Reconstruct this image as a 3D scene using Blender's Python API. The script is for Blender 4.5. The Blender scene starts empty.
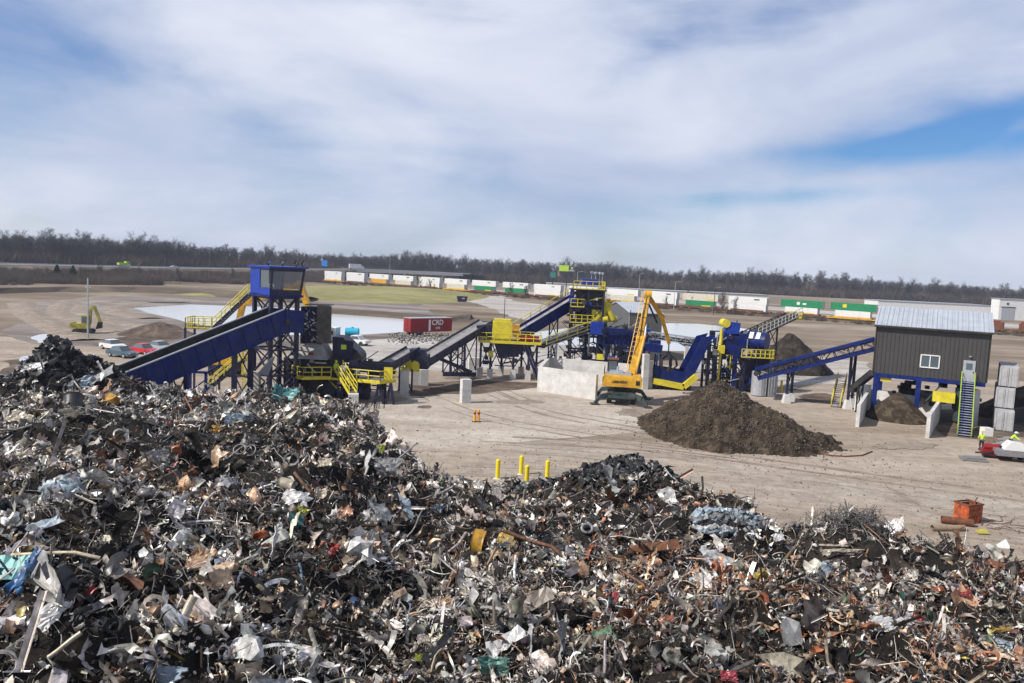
import bpy, bmesh, math, random
import numpy as np
from mathutils import Vector, Matrix, noise as mnoise
R = math.radians
rnd = random.Random(7)
rng = np.random.default_rng(11)
S = bpy.context.scene
C = S.collection
V = Vector
# ------------------------------------------------------------------ camera
CAMZ = 15.0; FPX = 796.0
pit = math.atan(74.5 / FPX); rol = R(2.66)
F = V((0, math.cos(pit), -math.sin(pit)))
R0 = V((1, 0, 0)); U0 = V((0, math.sin(pit), math.cos(pit)))
RT = math.cos(rol) * R0 + math.sin(rol) * U0
UP = -math.sin(rol) * R0 + math.cos(rol) * U0
cam = bpy.data.cameras.new('camera'); camo = bpy.data.objects.new('camera', cam); C.objects.link(camo)
cam.sensor_width = 36; cam.lens = 36 * FPX / 1024; cam.clip_end = 9000; cam.clip_start = 0.3
camo.matrix_world = Matrix(((RT.x, UP.x, -F.x, 0), (RT.y, UP.y, -F.y, 0), (RT.z, UP.z, -F.z, CAMZ), (0, 0, 0, 1)))
S.camera = camo

def ray(px, py):
    return F + RT * ((px - 512) / FPX) + UP * ((341.5 - py) / FPX)
def D(px, py, Y):
    d = ray(px, py); return V((d.x * Y / d.y, Y, CAMZ + d.z * Y / d.y))
def G(px, py, z=0.0):
    d = ray(px, py); t = (z - CAMZ) / d.z; return V((d.x * t, d.y * t, z))
def hor(px): return 267 + 0.0465 * (px - 512)

# ------------------------------------------------------------------ materials
def mat(name, col, rough=0.6, metal=0.0, var=0.25, scale=1.5, bump=0.0, bscale=20.0, dirt=None, dscale=0.7, damt=0.5, spec=0.5, attr=None):
    m = bpy.data.materials.new(name); m.use_nodes = True
    nt = m.node_tree; n = nt.nodes; l = nt.links
    b = n['Principled BSDF']
    b.inputs['Roughness'].default_value = rough; b.inputs['Metallic'].default_value = metal
    b.inputs['Specular IOR Level'].default_value = spec
    tc = n.new('ShaderNodeTexCoord')
    nz = n.new('ShaderNodeTexNoise'); nz.inputs['Scale'].default_value = scale; nz.inputs['Detail'].default_value = 5
    nz.inputs['Roughness'].default_value = 0.65
    l.new(tc.outputs['Object'], nz.inputs['Vector'])
    mr = n.new('ShaderNodeMapRange'); mr.inputs[1].default_value = 0.3; mr.inputs[2].default_value = 0.7
    mr.inputs[3].default_value = 1 - var; mr.inputs[4].default_value = 1 + var * 0.6
    l.new(nz.outputs['Fac'], mr.inputs[0])
    mx = n.new('ShaderNodeMix'); mx.data_type = 'RGBA'; mx.blend_type = 'MULTIPLY'; mx.inputs[0].default_value = 1
    if attr:
        at = n.new('ShaderNodeAttribute'); at.attribute_name = attr; l.new(at.outputs['Color'], mx.inputs[6])
    else:
        mx.inputs[6].default_value = (*col, 1)
    l.new(mr.outputs[0], mx.inputs[7])
    out = mx.outputs[2]
    if dirt:
        n2 = n.new('ShaderNodeTexNoise'); n2.inputs['Scale'].default_value = dscale; n2.inputs['Detail'].default_value = 7
        n2.inputs['Roughness'].default_value = 0.7
        l.new(tc.outputs['Object'], n2.inputs['Vector'])
        m2 = n.new('ShaderNodeMapRange'); m2.inputs[1].default_value = 0.45; m2.inputs[2].default_value = 0.68
        m2.inputs[3].default_value = 0; m2.inputs[4].default_value = damt
        l.new(n2.outputs['Fac'], m2.inputs[0])
        x2 = n.new('ShaderNodeMix'); x2.data_type = 'RGBA'
        l.new(m2.outputs[0], x2.inputs[0]); l.new(out, x2.inputs[6]); x2.inputs[7].default_value = (*dirt, 1)
        out = x2.outputs[2]
    l.new(out, b.inputs['Base Color'])
    if bump:
        n3 = n.new('ShaderNodeTexNoise'); n3.inputs['Scale'].default_value = bscale; n3.inputs['Detail'].default_value = 4
        l.new(tc.outputs['Object'], n3.inputs['Vector'])
        bp = n.new('ShaderNodeBump'); bp.inputs['Strength'].default_value = bump; bp.inputs['Distance'].default_value = 0.1
        l.new(n3.outputs['Fac'], bp.inputs['Height']); l.new(bp.outputs[0], b.inputs['Normal'])
    return m

M = {}
DUST = (0.30, 0.25, 0.20)
M['blue'] = mat('blue_paint', (0.002, 0.014, 0.14), 0.45, 0, 0.4, 1.2, dirt=(0.028, 0.038, 0.085), damt=0.7, dscale=1.1, spec=0.25)
M['blue_bright'] = mat('bright_blue_paint', (0.003, 0.038, 0.34), 0.4, 0, 0.25, 1.2, dirt=(0.05, 0.08, 0.2), damt=0.3)
M['navy'] = mat('dark_blue_steel', (0.010, 0.012, 0.052), 0.5, 0.1, 0.4, 1.5, dirt=(0.05, 0.045, 0.05), damt=0.5)
M['yellow'] = mat('yellow_paint', (0.72, 0.60, 0.03), 0.5, 0, 0.25, 1.5, dirt=(0.35, 0.28, 0.08), damt=0.35)
M['bollard'] = mat('bollard_yellow_paint', (0.85, 0.66, 0.01), 0.45, 0, 0.12, 3, dirt=(0.5, 0.36, 0.05), damt=0.25)
M['orange'] = mat('orange_yellow_paint', (0.74, 0.40, 0.02), 0.45, 0, 0.3, 1.5, dirt=(0.20, 0.09, 0.03), damt=0.65)
M['curtain'] = mat('dusty_grey_brown_plate', (0.13, 0.115, 0.10), 0.7, 0.1, 0.4, 1.5, dirt=(0.04, 0.035, 0.03), damt=0.6)
M['black'] = mat('black_rubber', (0.018, 0.019, 0.02), 0.75, 0, 0.4, 2, dirt=(0.10, 0.09, 0.08), damt=0.5)
M['belt'] = mat('conveyor_belt_rubber', (0.055, 0.06, 0.065), 0.7, 0, 0.3, 1.5, dirt=(0.3, 0.28, 0.26), damt=0.7, dscale=1.3)
M['belt_light'] = mat('dusty_belt_rubber', (0.24, 0.23, 0.23), 0.8, 0, 0.3, 1.5, dirt=(0.42, 0.38, 0.36), damt=0.7)
M['dark'] = mat('dark_machinery_steel', (0.025, 0.027, 0.03), 0.6, 0.3, 0.4, 2, dirt=(0.10, 0.07, 0.05), damt=0.5)
M['greensteel'] = mat('dark_green_grey_steel', (0.04, 0.065, 0.065), 0.55, 0.2, 0.35, 2, dirt=(0.16, 0.14, 0.11), damt=0.5)
M['grey'] = mat('grey_steel', (0.28, 0.28, 0.29), 0.5, 0.3, 0.3, 1.5, dirt=(0.18, 0.14, 0.10), damt=0.5)
M['galv'] = mat('galvanised_steel', (0.48, 0.50, 0.53), 0.4, 0.4, 0.2, 3)
M['white'] = mat('white_paint', (0.75, 0.75, 0.74), 0.5, 0, 0.12, 1.5, dirt=(0.45, 0.40, 0.34), damt=0.35)
M['concrete'] = mat('cast_concrete', (0.62, 0.61, 0.59), 0.85, 0, 0.2, 1.0, bump=0.3, bscale=6, dirt=(0.36, 0.33, 0.29), damt=0.55)
M['glass'] = mat('window_glass', (0.10, 0.13, 0.15), 0.08, 0.0, 0.2, 0.6, spec=1.0)
M['red'] = mat('red_paint', (0.26, 0.006, 0.012), 0.5, 0, 0.3, 0.8, dirt=(0.15, 0.03, 0.03), damt=0.4)
M['dgreen'] = mat('green_paint', (0.005, 0.22, 0.08), 0.5, 0, 0.2, 0.8)
M['cream'] = mat('cream_paint', (0.62, 0.58, 0.48), 0.6, 0, 0.2, 0.8, dirt=(0.4, 0.33, 0.24), damt=0.4)
M['rust'] = mat('rusty_steel', (0.20, 0.075, 0.035), 0.85, 0.1, 0.5, 3, dirt=(0.06, 0.03, 0.02), damt=0.7, dscale=2)
M['orange_rust'] = mat('worn_orange_paint', (0.52, 0.10, 0.025), 0.75, 0, 0.5, 4, dirt=(0.06, 0.025, 0.015), damt=1.0, dscale=2.8)
M['tyre'] = mat('tyre_rubber', (0.02, 0.02, 0.02), 0.9, 0, 0.3, 5, dirt=(0.12, 0.10, 0.08), damt=0.5)
M['hivis'] = mat('high_visibility_fabric', (0.50, 0.85, 0.03), 0.8, 0, 0.15, 8)
M['hivis_orange'] = mat('orange_fabric', (0.8, 0.35, 0.03), 0.8, 0, 0.15, 8)
M['cloth_dark'] = mat('dark_trouser_fabric', (0.02, 0.025, 0.04), 0.9, 0, 0.3, 8)
M['skin'] = mat('skin', (0.45, 0.26, 0.18), 0.6, 0, 0.1, 8)
M['teal'] = mat('teal_paint', (0.02, 0.26, 0.22), 0.5, 0, 0.3, 1.5, dirt=(0.1, 0.12, 0.1), damt=0.5)
M['lime'] = mat('lime_sign_paint', (0.50, 0.75, 0.05), 0.6, 0, 0.08, 1)
M['signblue'] = mat('road_sign_blue', (0.02, 0.22, 0.65), 0.5, 0, 0.08, 1)
M['cyan'] = mat('cyan_plastic', (0.02, 0.40, 0.60), 0.5, 0, 0.2, 1)
M['silver'] = mat('silver_car_paint', (0.50, 0.55, 0.58), 0.3, 0.3, 0.1, 1)
M['carred'] = mat('red_car_paint', (0.55, 0.02, 0.04), 0.3, 0, 0.1, 1)
M['cardark'] = mat('grey_blue_car_paint', (0.10, 0.15, 0.20), 0.3, 0.3, 0.1, 1)
M['bark'] = mat('grey_brown_bark', (0.085, 0.068, 0.06), 0.9, 0, 0.35, 0.6)
M['twig'] = mat('bare_twig_bark', (0.072, 0.060, 0.056), 0.9, 0, 0.4, 0.08)
M['evergreen'] = mat('evergreen_foliage', (0.018, 0.035, 0.016), 0.9, 0, 0.4, 1)
M['brush'] = mat('dry_brush_stems', (0.10, 0.075, 0.06), 0.95, 0, 0.45, 0.05, dirt=(0.20, 0.16, 0.11), dscale=0.03, damt=0.6)
M['asphalt'] = mat('road_asphalt', (0.20, 0.20, 0.21), 0.85, 0, 0.15, 0.3)
M['wood'] = mat('weathered_wood', (0.30, 0.22, 0.15), 0.85, 0, 0.35, 3)

def soil(name, c1, c2, c3, s1=0.6, s2=0.05, bump=0.6, stretch=(1, 1, 1), rot=0.0, bs=2.5, rough=0.95):
    m = bpy.data.materials.new(name); m.use_nodes = True
    nt = m.node_tree; n = nt.nodes; l = nt.links; b = n['Principled BSDF']
    b.inputs['Roughness'].default_value = rough; b.inputs['Specular IOR Level'].default_value = 0.25
    tc = n.new('ShaderNodeTexCoord'); mp = n.new('ShaderNodeMapping'); mp.inputs['Scale'].default_value = stretch
    mp.inputs['Rotation'].default_value = (0, 0, rot)
    l.new(tc.outputs['Object'], mp.inputs['Vector'])
    def nz(sc, det, src, dist=0.0):
        q = n.new('ShaderNodeTexNoise'); q.inputs['Scale'].default_value = sc; q.inputs['Detail'].default_value = det
        q.inputs['Roughness'].default_value = 0.68; q.inputs['Distortion'].default_value = dist
        l.new(src, q.inputs['Vector']); return q
    a = nz(s2, 8, mp.outputs[0], 0.6); c = nz(s1, 8, tc.outputs['Object'])
    r = n.new('ShaderNodeValToRGB'); e = r.color_ramp.elements
    e[0].position = 0.34; e[0].color = (*c1, 1); e[1].position = 0.66; e[1].color = (*c3, 1)
    k = r.color_ramp.elements.new(0.5); k.color = (*c2, 1)
    l.new(a.outputs['Fac'], r.inputs[0])
    mr = n.new('ShaderNodeMapRange'); mr.inputs[1].default_value = 0.3; mr.inputs[2].default_value = 0.7
    mr.inputs[3].default_value = 0.72; mr.inputs[4].default_value = 1.18; l.new(c.outputs['Fac'], mr.inputs[0])
    mx = n.new('ShaderNodeMix'); mx.data_type = 'RGBA'; mx.blend_type = 'MULTIPLY'; mx.inputs[0].default_value = 1
    l.new(r.outputs[0], mx.inputs[6]); l.new(mr.outputs[0], mx.inputs[7]); l.new(mx.outputs[2], b.inputs['Base Color'])
    d = nz(bs, 8, tc.outputs['Object']); bp = n.new('ShaderNodeBump'); bp.inputs['Strength'].default_value = bump
    bp.inputs['Distance'].default_value = 0.15; l.new(d.outputs['Fac'], bp.inputs['Height']); l.new(bp.outputs[0], b.inputs['Normal'])
    return m
M['ground'] = soil('compacted_yard_ground', (0.225, 0.178, 0.134), (0.35, 0.288, 0.23), (0.455, 0.39, 0.325), 0.9, 0.06, 0.35, (0.22, 1.6, 1), R(10))
M['far'] = soil('far_field_soil', (0.12, 0.09, 0.06), (0.23, 0.18, 0.13), (0.36, 0.30, 0.24), 0.08, 0.02, 0.2, (0.4, 1.6, 1), R(-15))
M['slab'] = soil('pale_concrete_slab', (0.33, 0.28, 0.23), (0.43, 0.375, 0.315), (0.52, 0.465, 0.405), 1.2, 0.10, 0.2, (0.4, 1.2, 1), R(12))
M['dirt'] = soil('dark_shredder_dirt', (0.020, 0.015, 0.010), (0.054, 0.039, 0.026), (0.132, 0.098, 0.068), 3.0, 0.9, 1.0, bs=7)
M['dirtdark'] = soil('dark_damp_soil', (0.06, 0.045, 0.036), (0.12, 0.09, 0.07), (0.20, 0.155, 0.12), 1.0, 0.3, 0.8, bs=3)
M['grass'] = soil('dormant_grass', (0.20, 0.19, 0.075), (0.27, 0.25, 0.10), (0.34, 0.30, 0.14), 0.15, 0.02, 0.4)
M['embank'] = soil('brown_embankment', (0.075, 0.06, 0.045), (0.13, 0.10, 0.075), (0.22, 0.175, 0.13), 0.12, 0.02, 0.6, (0.5, 1.5, 1))
M['mud'] = soil('grey_basin_mud', (0.13, 0.108, 0.095), (0.23, 0.20, 0.18), (0.35, 0.31, 0.285), 0.15, 0.04, 0.3, (0.5, 1.6, 1), R(20))
M['dirtdark_l'] = soil('damp_wheel_track_soil', (0.215, 0.172, 0.135), (0.285, 0.235, 0.19), (0.36, 0.31, 0.26), 1.5, 0.3, 0.5, bs=4)
M['pale_l'] = soil('dry_wheel_track_soil', (0.27, 0.225, 0.18), (0.36, 0.31, 0.26), (0.44, 0.39, 0.335), 1.5, 0.3, 0.5, bs=4)
M['dirtblack'] = soil('black_damp_dirt', (0.015, 0.012, 0.010), (0.035, 0.028, 0.022), (0.075, 0.06, 0.048), 3.0, 0.9, 1.0, bs=6)
M['digger'] = mat('faded_digger_yellow', (0.46, 0.40, 0.06), 0.6, 0, 0.4, 2, dirt=(0.12, 0.10, 0.06), damt=0.7)
M['blockgrey'] = mat('weathered_grey_steel_box', (0.42, 0.42, 0.43), 0.7, 0, 0.25, 1.2, dirt=(0.25, 0.23, 0.21), damt=0.6)
M['heapbase'] = soil('scrap_fines', (0.008, 0.007, 0.006), (0.022, 0.018, 0.015), (0.055, 0.042, 0.034), 6.0, 0.8, 1.0, bs=9)
M['gravelroad'] = soil('pale_gravel_road', (0.31, 0.28, 0.25), (0.43, 0.40, 0.37), (0.54, 0.51, 0.48), 0.5, 0.07, 0.3, (0.4, 1.4, 1), R(-12))
w = bpy.data.materials.new('still_pond_water'); w.use_nodes = True
wb = w.node_tree.nodes['Principled BSDF']; wb.inputs['Base Color'].default_value = (0.72, 0.72, 0.70, 1)  # pale sky reflection over mud put into the base colour
wb.inputs['Roughness'].default_value = 0.14; wb.inputs['Specular IOR Level'].default_value = 1.0; wb.inputs['IOR'].default_value = 1.5
wn = w.node_tree.nodes.new('ShaderNodeTexNoise'); wn.inputs['Scale'].default_value = 0.8; wn.inputs['Detail'].default_value = 4
wt = w.node_tree.nodes.new('ShaderNodeTexCoord'); w.node_tree.links.new(wt.outputs['Object'], wn.inputs['Vector'])
wp = w.node_tree.nodes.new('ShaderNodeBump'); wp.inputs['Strength'].default_value = 0.05
w.node_tree.links.new(wn.outputs['Fac'], wp.inputs['Height']); w.node_tree.links.new(wp.outputs[0], wb.inputs['Normal'])
M['water'] = w
g = bpy.data.materials.new('clear_window_glass'); g.use_nodes = True; gn = g.node_tree.nodes; gb = gn['Principled BSDF']
gb.inputs['Base Color'].default_value = (0.25, 0.3, 0.32, 1); gb.inputs['Roughness'].default_value = 0.05; gb.inputs['Specular IOR Level'].default_value = 1.0
gt = gn.new('ShaderNodeBsdfTransparent'); gm = gn.new('ShaderNodeMixShader'); gm.inputs[0].default_value = 0.35
g.node_tree.links.new(gt.outputs[0], gm.inputs[1]); g.node_tree.links.new(gb.outputs[0], gm.inputs[2]); g.node_tree.links.new(gm.outputs[0], gn['Material Output'].inputs['Surface'])
M['clear'] = g

def corrugated(name, col, pitch=0.3, rough=0.5, metal=0.3, axis='X', depth=0.4):
    m = mat(name, col, rough, metal, 0.15, 0.7)
    nt = m.node_tree; n = nt.nodes; l = nt.links
    tc = n.new('ShaderNodeTexCoord'); wv = n.new('ShaderNodeTexWave'); wv.bands_direction = axis
    wv.inputs['Scale'].default_value = 0.314 / pitch * 1.0
    l.new(tc.outputs['Object'], wv.inputs['Vector'])
    bp = n.new('ShaderNodeBump'); bp.inputs['Strength'].default_value = depth; bp.inputs['Distance'].default_value = 0.06
    l.new(wv.outputs['Fac'], bp.inputs['Height']); l.new(bp.outputs[0], n['Principled BSDF'].inputs['Normal'])
    return m
M['roofsteel'] = corrugated('pale_ribbed_roof_steel', (0.50, 0.54, 0.60), 0.35, 0.42, 0.25)
M['brownsteel'] = mat('dark_brown_ribbed_siding', (0.062, 0.059, 0.056), 0.5, 0.1, 0.15, 0.8)
M['shedgrey'] = mat('dark_grey_siding', (0.10, 0.105, 0.105), 0.5, 0.1, 0.15, 0.8)

# ------------------------------------------------------------------ mesh builder
OFF = {}
class MB:
    def __init__(s): s.v = []; s.f = []
    def add(s, vs, fs):
        o = len(s.v); s.v += [tuple(x) for x in vs]; s.f += [tuple(o + i for i in f) for f in fs]; return s
    def box(s, c, d, rz=0.0, rx=0.0, ry=0.0):
        c = V(c); Rm = Matrix.Rotation(rz, 3, 'Z') @ Matrix.Rotation(ry, 3, 'Y') @ Matrix.Rotation(rx, 3, 'X')
        vs = [c + Rm @ V((sx * d[0] / 2, sy * d[1] / 2, sz * d[2] / 2)) for sx in (-1, 1) for sy in (-1, 1) for sz in (-1, 1)]
        return s.add(vs, [(0, 1, 3, 2), (4, 6, 7, 5), (0, 4, 5, 1), (2, 3, 7, 6), (0, 2, 6, 4), (1, 5, 7, 3)])
    def beam(s, p, q, w=0.2, h=None, up=(0, 0, 1)):
        p = V(p); q = V(q); h = h or w; d = (q - p).normalized(); u = V(up)
        if abs(d.dot(u)) > 0.98: u = V((0, 1, 0))
        a = d.cross(u).normalized(); b = a.cross(d).normalized()
        vs = [e + a * (sa * w / 2) + b * (sb * h / 2) for e in (p, q) for sa in (-1, 1) for sb in (-1, 1)]
        return s.add(vs, [(0, 1, 3, 2), (4, 6, 7, 5), (0, 4, 5, 1), (2, 3, 7, 6), (0, 2, 6, 4), (1, 5, 7, 3)])
    def tube(s, p, q, r=0.05, r2=None, n=8, caps=True):
        p = V(p); q = V(q); r2 = r if r2 is None else r2; d = (q - p).normalized()
        u = V((0, 0, 1)) if abs(d.z) < 0.95 else V((1, 0, 0)); a = d.cross(u).normalized(); b = a.cross(d)
        vs = []
        for e, rr in ((p, r), (q, r2)):
            for i in range(n):
                t = 2 * math.pi * i / n; vs.append(e + (a * math.cos(t) + b * math.sin(t)) * rr)
        fs = [(i, (i + 1) % n, n + (i + 1) % n, n + i) for i in range(n)]
        if caps: fs += [tuple(range(n))[::-1], tuple(range(n, 2 * n))]
        return s.add(vs, fs)
    def prism(s, poly, e):
        e = V(e); n = len(poly); P = [V(p) for p in poly]
        return s.add(P + [p + e for p in P], [tuple(range(n))[::-1], tuple(range(n, 2 * n))] + [(i, (i + 1) % n, n + (i + 1) % n, n + i) for i in range(n)])
    def quad(s, a, b, c, d, t=0.04):
        a, b, c, d = V(a), V(b), V(c), V(d); nn = (b - a).cross(d - a).normalized() * t
        return s.prism([a, b, c, d], nn)
    def poly(s, pts):
        return s.add(pts, [tuple(range(len(pts)))])
    def path(s, pts, r=0.04, n=6):
        for a, b in zip(pts, pts[1:]): s.tube(a, b, r, n=n)
        return s
    def rail(s, pts, h=1.1, sp=1.6, r=0.04, mid=True):
        for a, b in zip(pts, pts[1:]):
            a = V(a); b = V(b); n = max(1, round((b - a).length / sp)); H = V((0, 0, h))
            s.tube(a + H, b + H, r, n=6)
            if mid: s.tube(a + H * 0.52, b + H * 0.52, r * 0.85, n=5)
            s.beam(a + V((0, 0, 0.06)), b + V((0, 0, 0.06)), 0.03, 0.14)
            for i in range(n + 1):
                c = a.lerp(b, i / n); s.tube(c, c + H, r, n=5)
        return s
    def build(s, name, m, parent=None, smooth=False, off=None):
        o_ = OFF.get(parent.name, V((0, 0, 0))) if parent else (off or V((0, 0, 0)))
        me = bpy.data.meshes.new(name)
        me.from_pydata([(x - o_[0], y - o_[1], z - o_[2]) for x, y, z in s.v], [], s.f); me.update()
        if smooth:
            for p in me.polygons: p.use_smooth = True
        bm = bmesh.new(); bm.from_mesh(me); bmesh.ops.recalc_face_normals(bm, faces=bm.faces); bm.to_mesh(me); bm.free()
        me.materials.append(M[m] if isinstance(m, str) else m)
        o = bpy.data.objects.new(name, me); C.objects.link(o)
        if parent: o.parent = parent
        elif off: o.location = off
        OFF[o.name] = o_
        return o
def text_mesh(o):
    me = bpy.data.meshes.new_from_object(o); n = bpy.data.objects.new(o.name, me); C.objects.link(n); n.parent = o.parent; n.location = o.location; n.rotation_euler = o.rotation_euler
    nm_ = o.name; bpy.data.objects.remove(o); n.name = nm_; return n
def tag(o, label, cat, group=None):
    o['label'] = label; o['category'] = cat
    if group: o['group'] = group
    return o
def thing(name, label, cat, loc=(0, 0, 0), rz=0.0, group=None, world=False):
    o = bpy.data.objects.new(name, None); C.objects.link(o); o.location = loc; o.rotation_euler = (0, 0, rz)
    o.empty_display_size = 0.5
    if world: OFF[o.name] = V(loc)
    return tag(o, label, cat, group)
def struct(o, kind='structure'): o['kind'] = kind; return o
def dup(o, loc, rz=0.0, label=None, group=None, sc=None):
    def cp(a, par):
        c = a.copy(); C.objects.link(c)
        if par: c.parent = par
        for ch in a.children: cp(ch, c)
        return c
    c = cp(o, None); c.location = loc; c.rotation_euler = (0, 0, rz)
    if sc is not None: c.scale = sc
    if label: c['label'] = label
    if group: c['group'] = group
    return c
def text(s, size, m, parent, loc, rot, name='lettering', ext=0.01):
    cu = bpy.data.curves.new(name, 'FONT'); cu.body = s; cu.size = size; cu.extrude = ext; cu.align_x = 'CENTER'; cu.align_y = 'CENTER'
    cu.offset = size * 0.012; cu.materials.append(M[m]); o = bpy.data.objects.new(name, cu); C.objects.link(o); o.parent = parent
    o.location = loc; o.rotation_euler = rot; return text_mesh(o)

# ------------------------------------------------------------------ numpy merging
def bulk(name, protos, inst, m, smooth=False):
    """protos: list of (verts Nx3, faces list of quads as Mx4 or Mx3 array); inst: per proto (pos, rot3x3, scale3, color) arrays"""
    VV = []; LL = []; LS = []; CC = []; off = 0; lo = 0
    for (pv, pf), (pos, rot, sc, col) in zip(protos, inst):
        n = len(pos)
        if n == 0: continue
        v = pv[None] * sc[:, None, :]
        v = np.einsum('nij,nkj->nki', rot, v) + pos[:, None, :]
        k = pf.shape[1]
        f = pf[None] + (np.arange(n) * len(pv))[:, None, None] + off
        VV.append(v.reshape(-1, 3)); LL.append(f.reshape(-1)); nf = n * len(pf)
        LS.append(lo + np.arange(nf) * k); lo += nf * k; off += n * len(pv)
        jit = 1 + rng.uniform(-0.22, 0.22, (n, len(pf), 1))
        c = col[:, None, :] * jit
        CC.append(c.reshape(-1, 3))
    Vv = np.concatenate(VV); L = np.concatenate(LL); st = np.concatenate(LS); Cc = np.concatenate(CC)
    me = bpy.data.meshes.new(name); me.vertices.add(len(Vv)); me.vertices.foreach_set('co', Vv.astype(np.float32).ravel())
    me.loops.add(len(L)); me.loops.foreach_set('vertex_index', L.astype(np.int32))
    me.polygons.add(len(st)); me.polygons.foreach_set('loop_start', st.astype(np.int32))
    me.update(calc_edges=True)
    if m.get('col'):
        a = me.attributes.new('Col', 'FLOAT_COLOR', 'FACE')
        a.data.foreach_set('color', np.concatenate([np.clip(Cc, 0, 1), np.ones((len(Cc), 1))], 1).astype(np.float32).ravel())
    if smooth: me.polygons.foreach_set('use_smooth', np.ones(len(st), bool))
    me.materials.append(m['mat']); o = bpy.data.objects.new(name, me); C.objects.link(o)
    return o
def rotm(n, tilt=1.0):
    """random rotations; tilt<1 keeps pieces nearer to flat"""
    az = rng.uniform(0, 2 * np.pi, n); ti = np.arccos(rng.uniform(-1, 1, n)) * tilt; ta = rng.uniform(0, 2 * np.pi, n)
    cz, sz = np.cos(az), np.sin(az); Z = np.zeros((n, 3, 3)); Z[:, 0, 0] = cz; Z[:, 0, 1] = -sz; Z[:, 1, 0] = sz; Z[:, 1, 1] = cz; Z[:, 2, 2] = 1
    a = np.stack([np.cos(ta), np.sin(ta), np.zeros(n)], 1); c = np.cos(ti)[:, None, None]; s_ = np.sin(ti)[:, None, None]
    K = np.zeros((n, 3, 3)); K[:, 0, 2] = a[:, 1]; K[:, 1, 2] = -a[:, 0]; K[:, 2, 0] = -a[:, 1]; K[:, 2, 1] = a[:, 0]
    Rr = np.eye(3)[None] + s_ * K + (1 - c) * (K @ K)
    return Rr @ Z
# ------------------------------------------------------------------ world, sun
SUN_EL = R(43); SH = V((math.cos(R(24)), math.sin(R(24)), 0))       # direction shadows fall
sd = V((SH.x * math.cos(SUN_EL), SH.y * math.cos(SUN_EL), -math.sin(SUN_EL)))
su = bpy.data.lights.new('sun', 'SUN'); su.energy = 5.0; su.angle = R(0.6); su.color = (1.0, 0.95, 0.88)
so = bpy.data.objects.new('sun', su); C.objects.link(so); so.rotation_euler = sd.to_track_quat('-Z', 'Y').to_euler()
so.location = (0, 0, 80)
W = bpy.data.worlds.new('World'); S.world = W; W.use_nodes = True
nt = W.node_tree; n = nt.nodes; l = nt.links; bg = n['Background']
sky = n.new('ShaderNodeTexSky'); sky.sky_type = 'NISHITA'; sky.sun_disc = False; sky.sun_elevation = SUN_EL
sky.sun_rotation = math.atan2(-SH.x, -SH.y); sky.dust_density = 0.6; sky.ozone_density = 1.6; sky.air_density = 1.0
def N(t, **k):
    q = n.new(t)
    for a, b in k.items(): setattr(q, a, b)
    return q
def mth(op, a, b=None, c=None, clamp=False):
    q = N('ShaderNodeMath', operation=op, use_clamp=clamp)
    for i, x in enumerate((a, b, c)):
        if x is None: continue
        if hasattr(x, 'default_value') or hasattr(x, 'is_linked'): l.new(x, q.inputs[i])
        else: q.inputs[i].default_value = x
    return q.outputs[0]
tc = N('ShaderNodeTexCoord'); sp = N('ShaderNodeSeparateXYZ'); l.new(tc.outputs['Generated'], sp.inputs[0])
X_, Y_, Z_ = sp.outputs
az = mth('ARCTAN2', X_, Y_); el = mth('ARCSINE', Z_)
def azel(px, py):
    d = ray(px, py).normalized(); return math.atan2(d.x, d.y), math.asin(d.z)
cmb = N('ShaderNodeCombineXYZ'); l.new(az, cmb.inputs[0]); l.new(el, cmb.inputs[1])
def noise(scale, rot, stretch, det, loc=(0, 0, 0), dist=0.5, rough=0.5):
    mp = N('ShaderNodeMapping'); mp.inputs['Rotation'].default_value = (0, 0, rot); mp.inputs['Scale'].default_value = stretch
    mp.inputs['Location'].default_value = loc
    l.new(cmb.outputs[0], mp.inputs['Vector']); q = N('ShaderNodeTexNoise'); q.inputs['Scale'].default_value = scale
    q.inputs['Detail'].default_value = det; q.inputs['Distortion'].default_value = dist; q.inputs['Roughness'].default_value = rough
    l.new(mp.outputs[0], q.inputs['Vector']); return q.outputs['Fac']
def blob(px, py, wx, wy, rot=0.0):
    a, e = azel(px, py); ca, sa = math.cos(rot), math.sin(rot); wx /= FPX; wy /= FPX
    da = mth('SUBTRACT', az, a); de = mth('SUBTRACT', el, e)
    u = mth('ADD', mth('MULTIPLY', da, ca / wx), mth('MULTIPLY', de, sa / wx)); v = mth('ADD', mth('MULTIPLY', da, -sa / wy), mth('MULTIPLY', de, ca / wy))
    return mth('EXPONENT', mth('MULTIPLY', mth('ADD', mth('MULTIPLY', u, u), mth('MULTIPLY', v, v)), -1.0))
n1 = noise(2.2, R(-28), (1.0, 2.2, 1), 6, (1.3, 0.7, 0), 0.8); n2 = noise(5, R(-32), (0.8, 1.9, 1), 8, (3, 1, 0), 0.6)
dens = mth('ADD', 0.80, mth('MULTIPLY', mth('SUBTRACT', n1, 0.5), 1.2)); dens = mth('ADD', dens, mth('MULTIPLY', mth('SUBTRACT', n2, 0.5), 0.7)); n4 = noise(9, R(-34), (0.5, 2.2, 1), 9, (5, 4, 0), 0.9, 0.62); dens = mth('ADD', dens, mth('MULTIPLY', mth('SUBTRACT', n4, 0.5), 0.60)); n5 = noise(3.5, R(25), (0.9, 1.3, 1), 8, (2, 9, 0), 1.0, 0.6); dens = mth('ADD', dens, mth('MULTIPLY', mth('SUBTRACT', n5, 0.5), 0.6))
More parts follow.
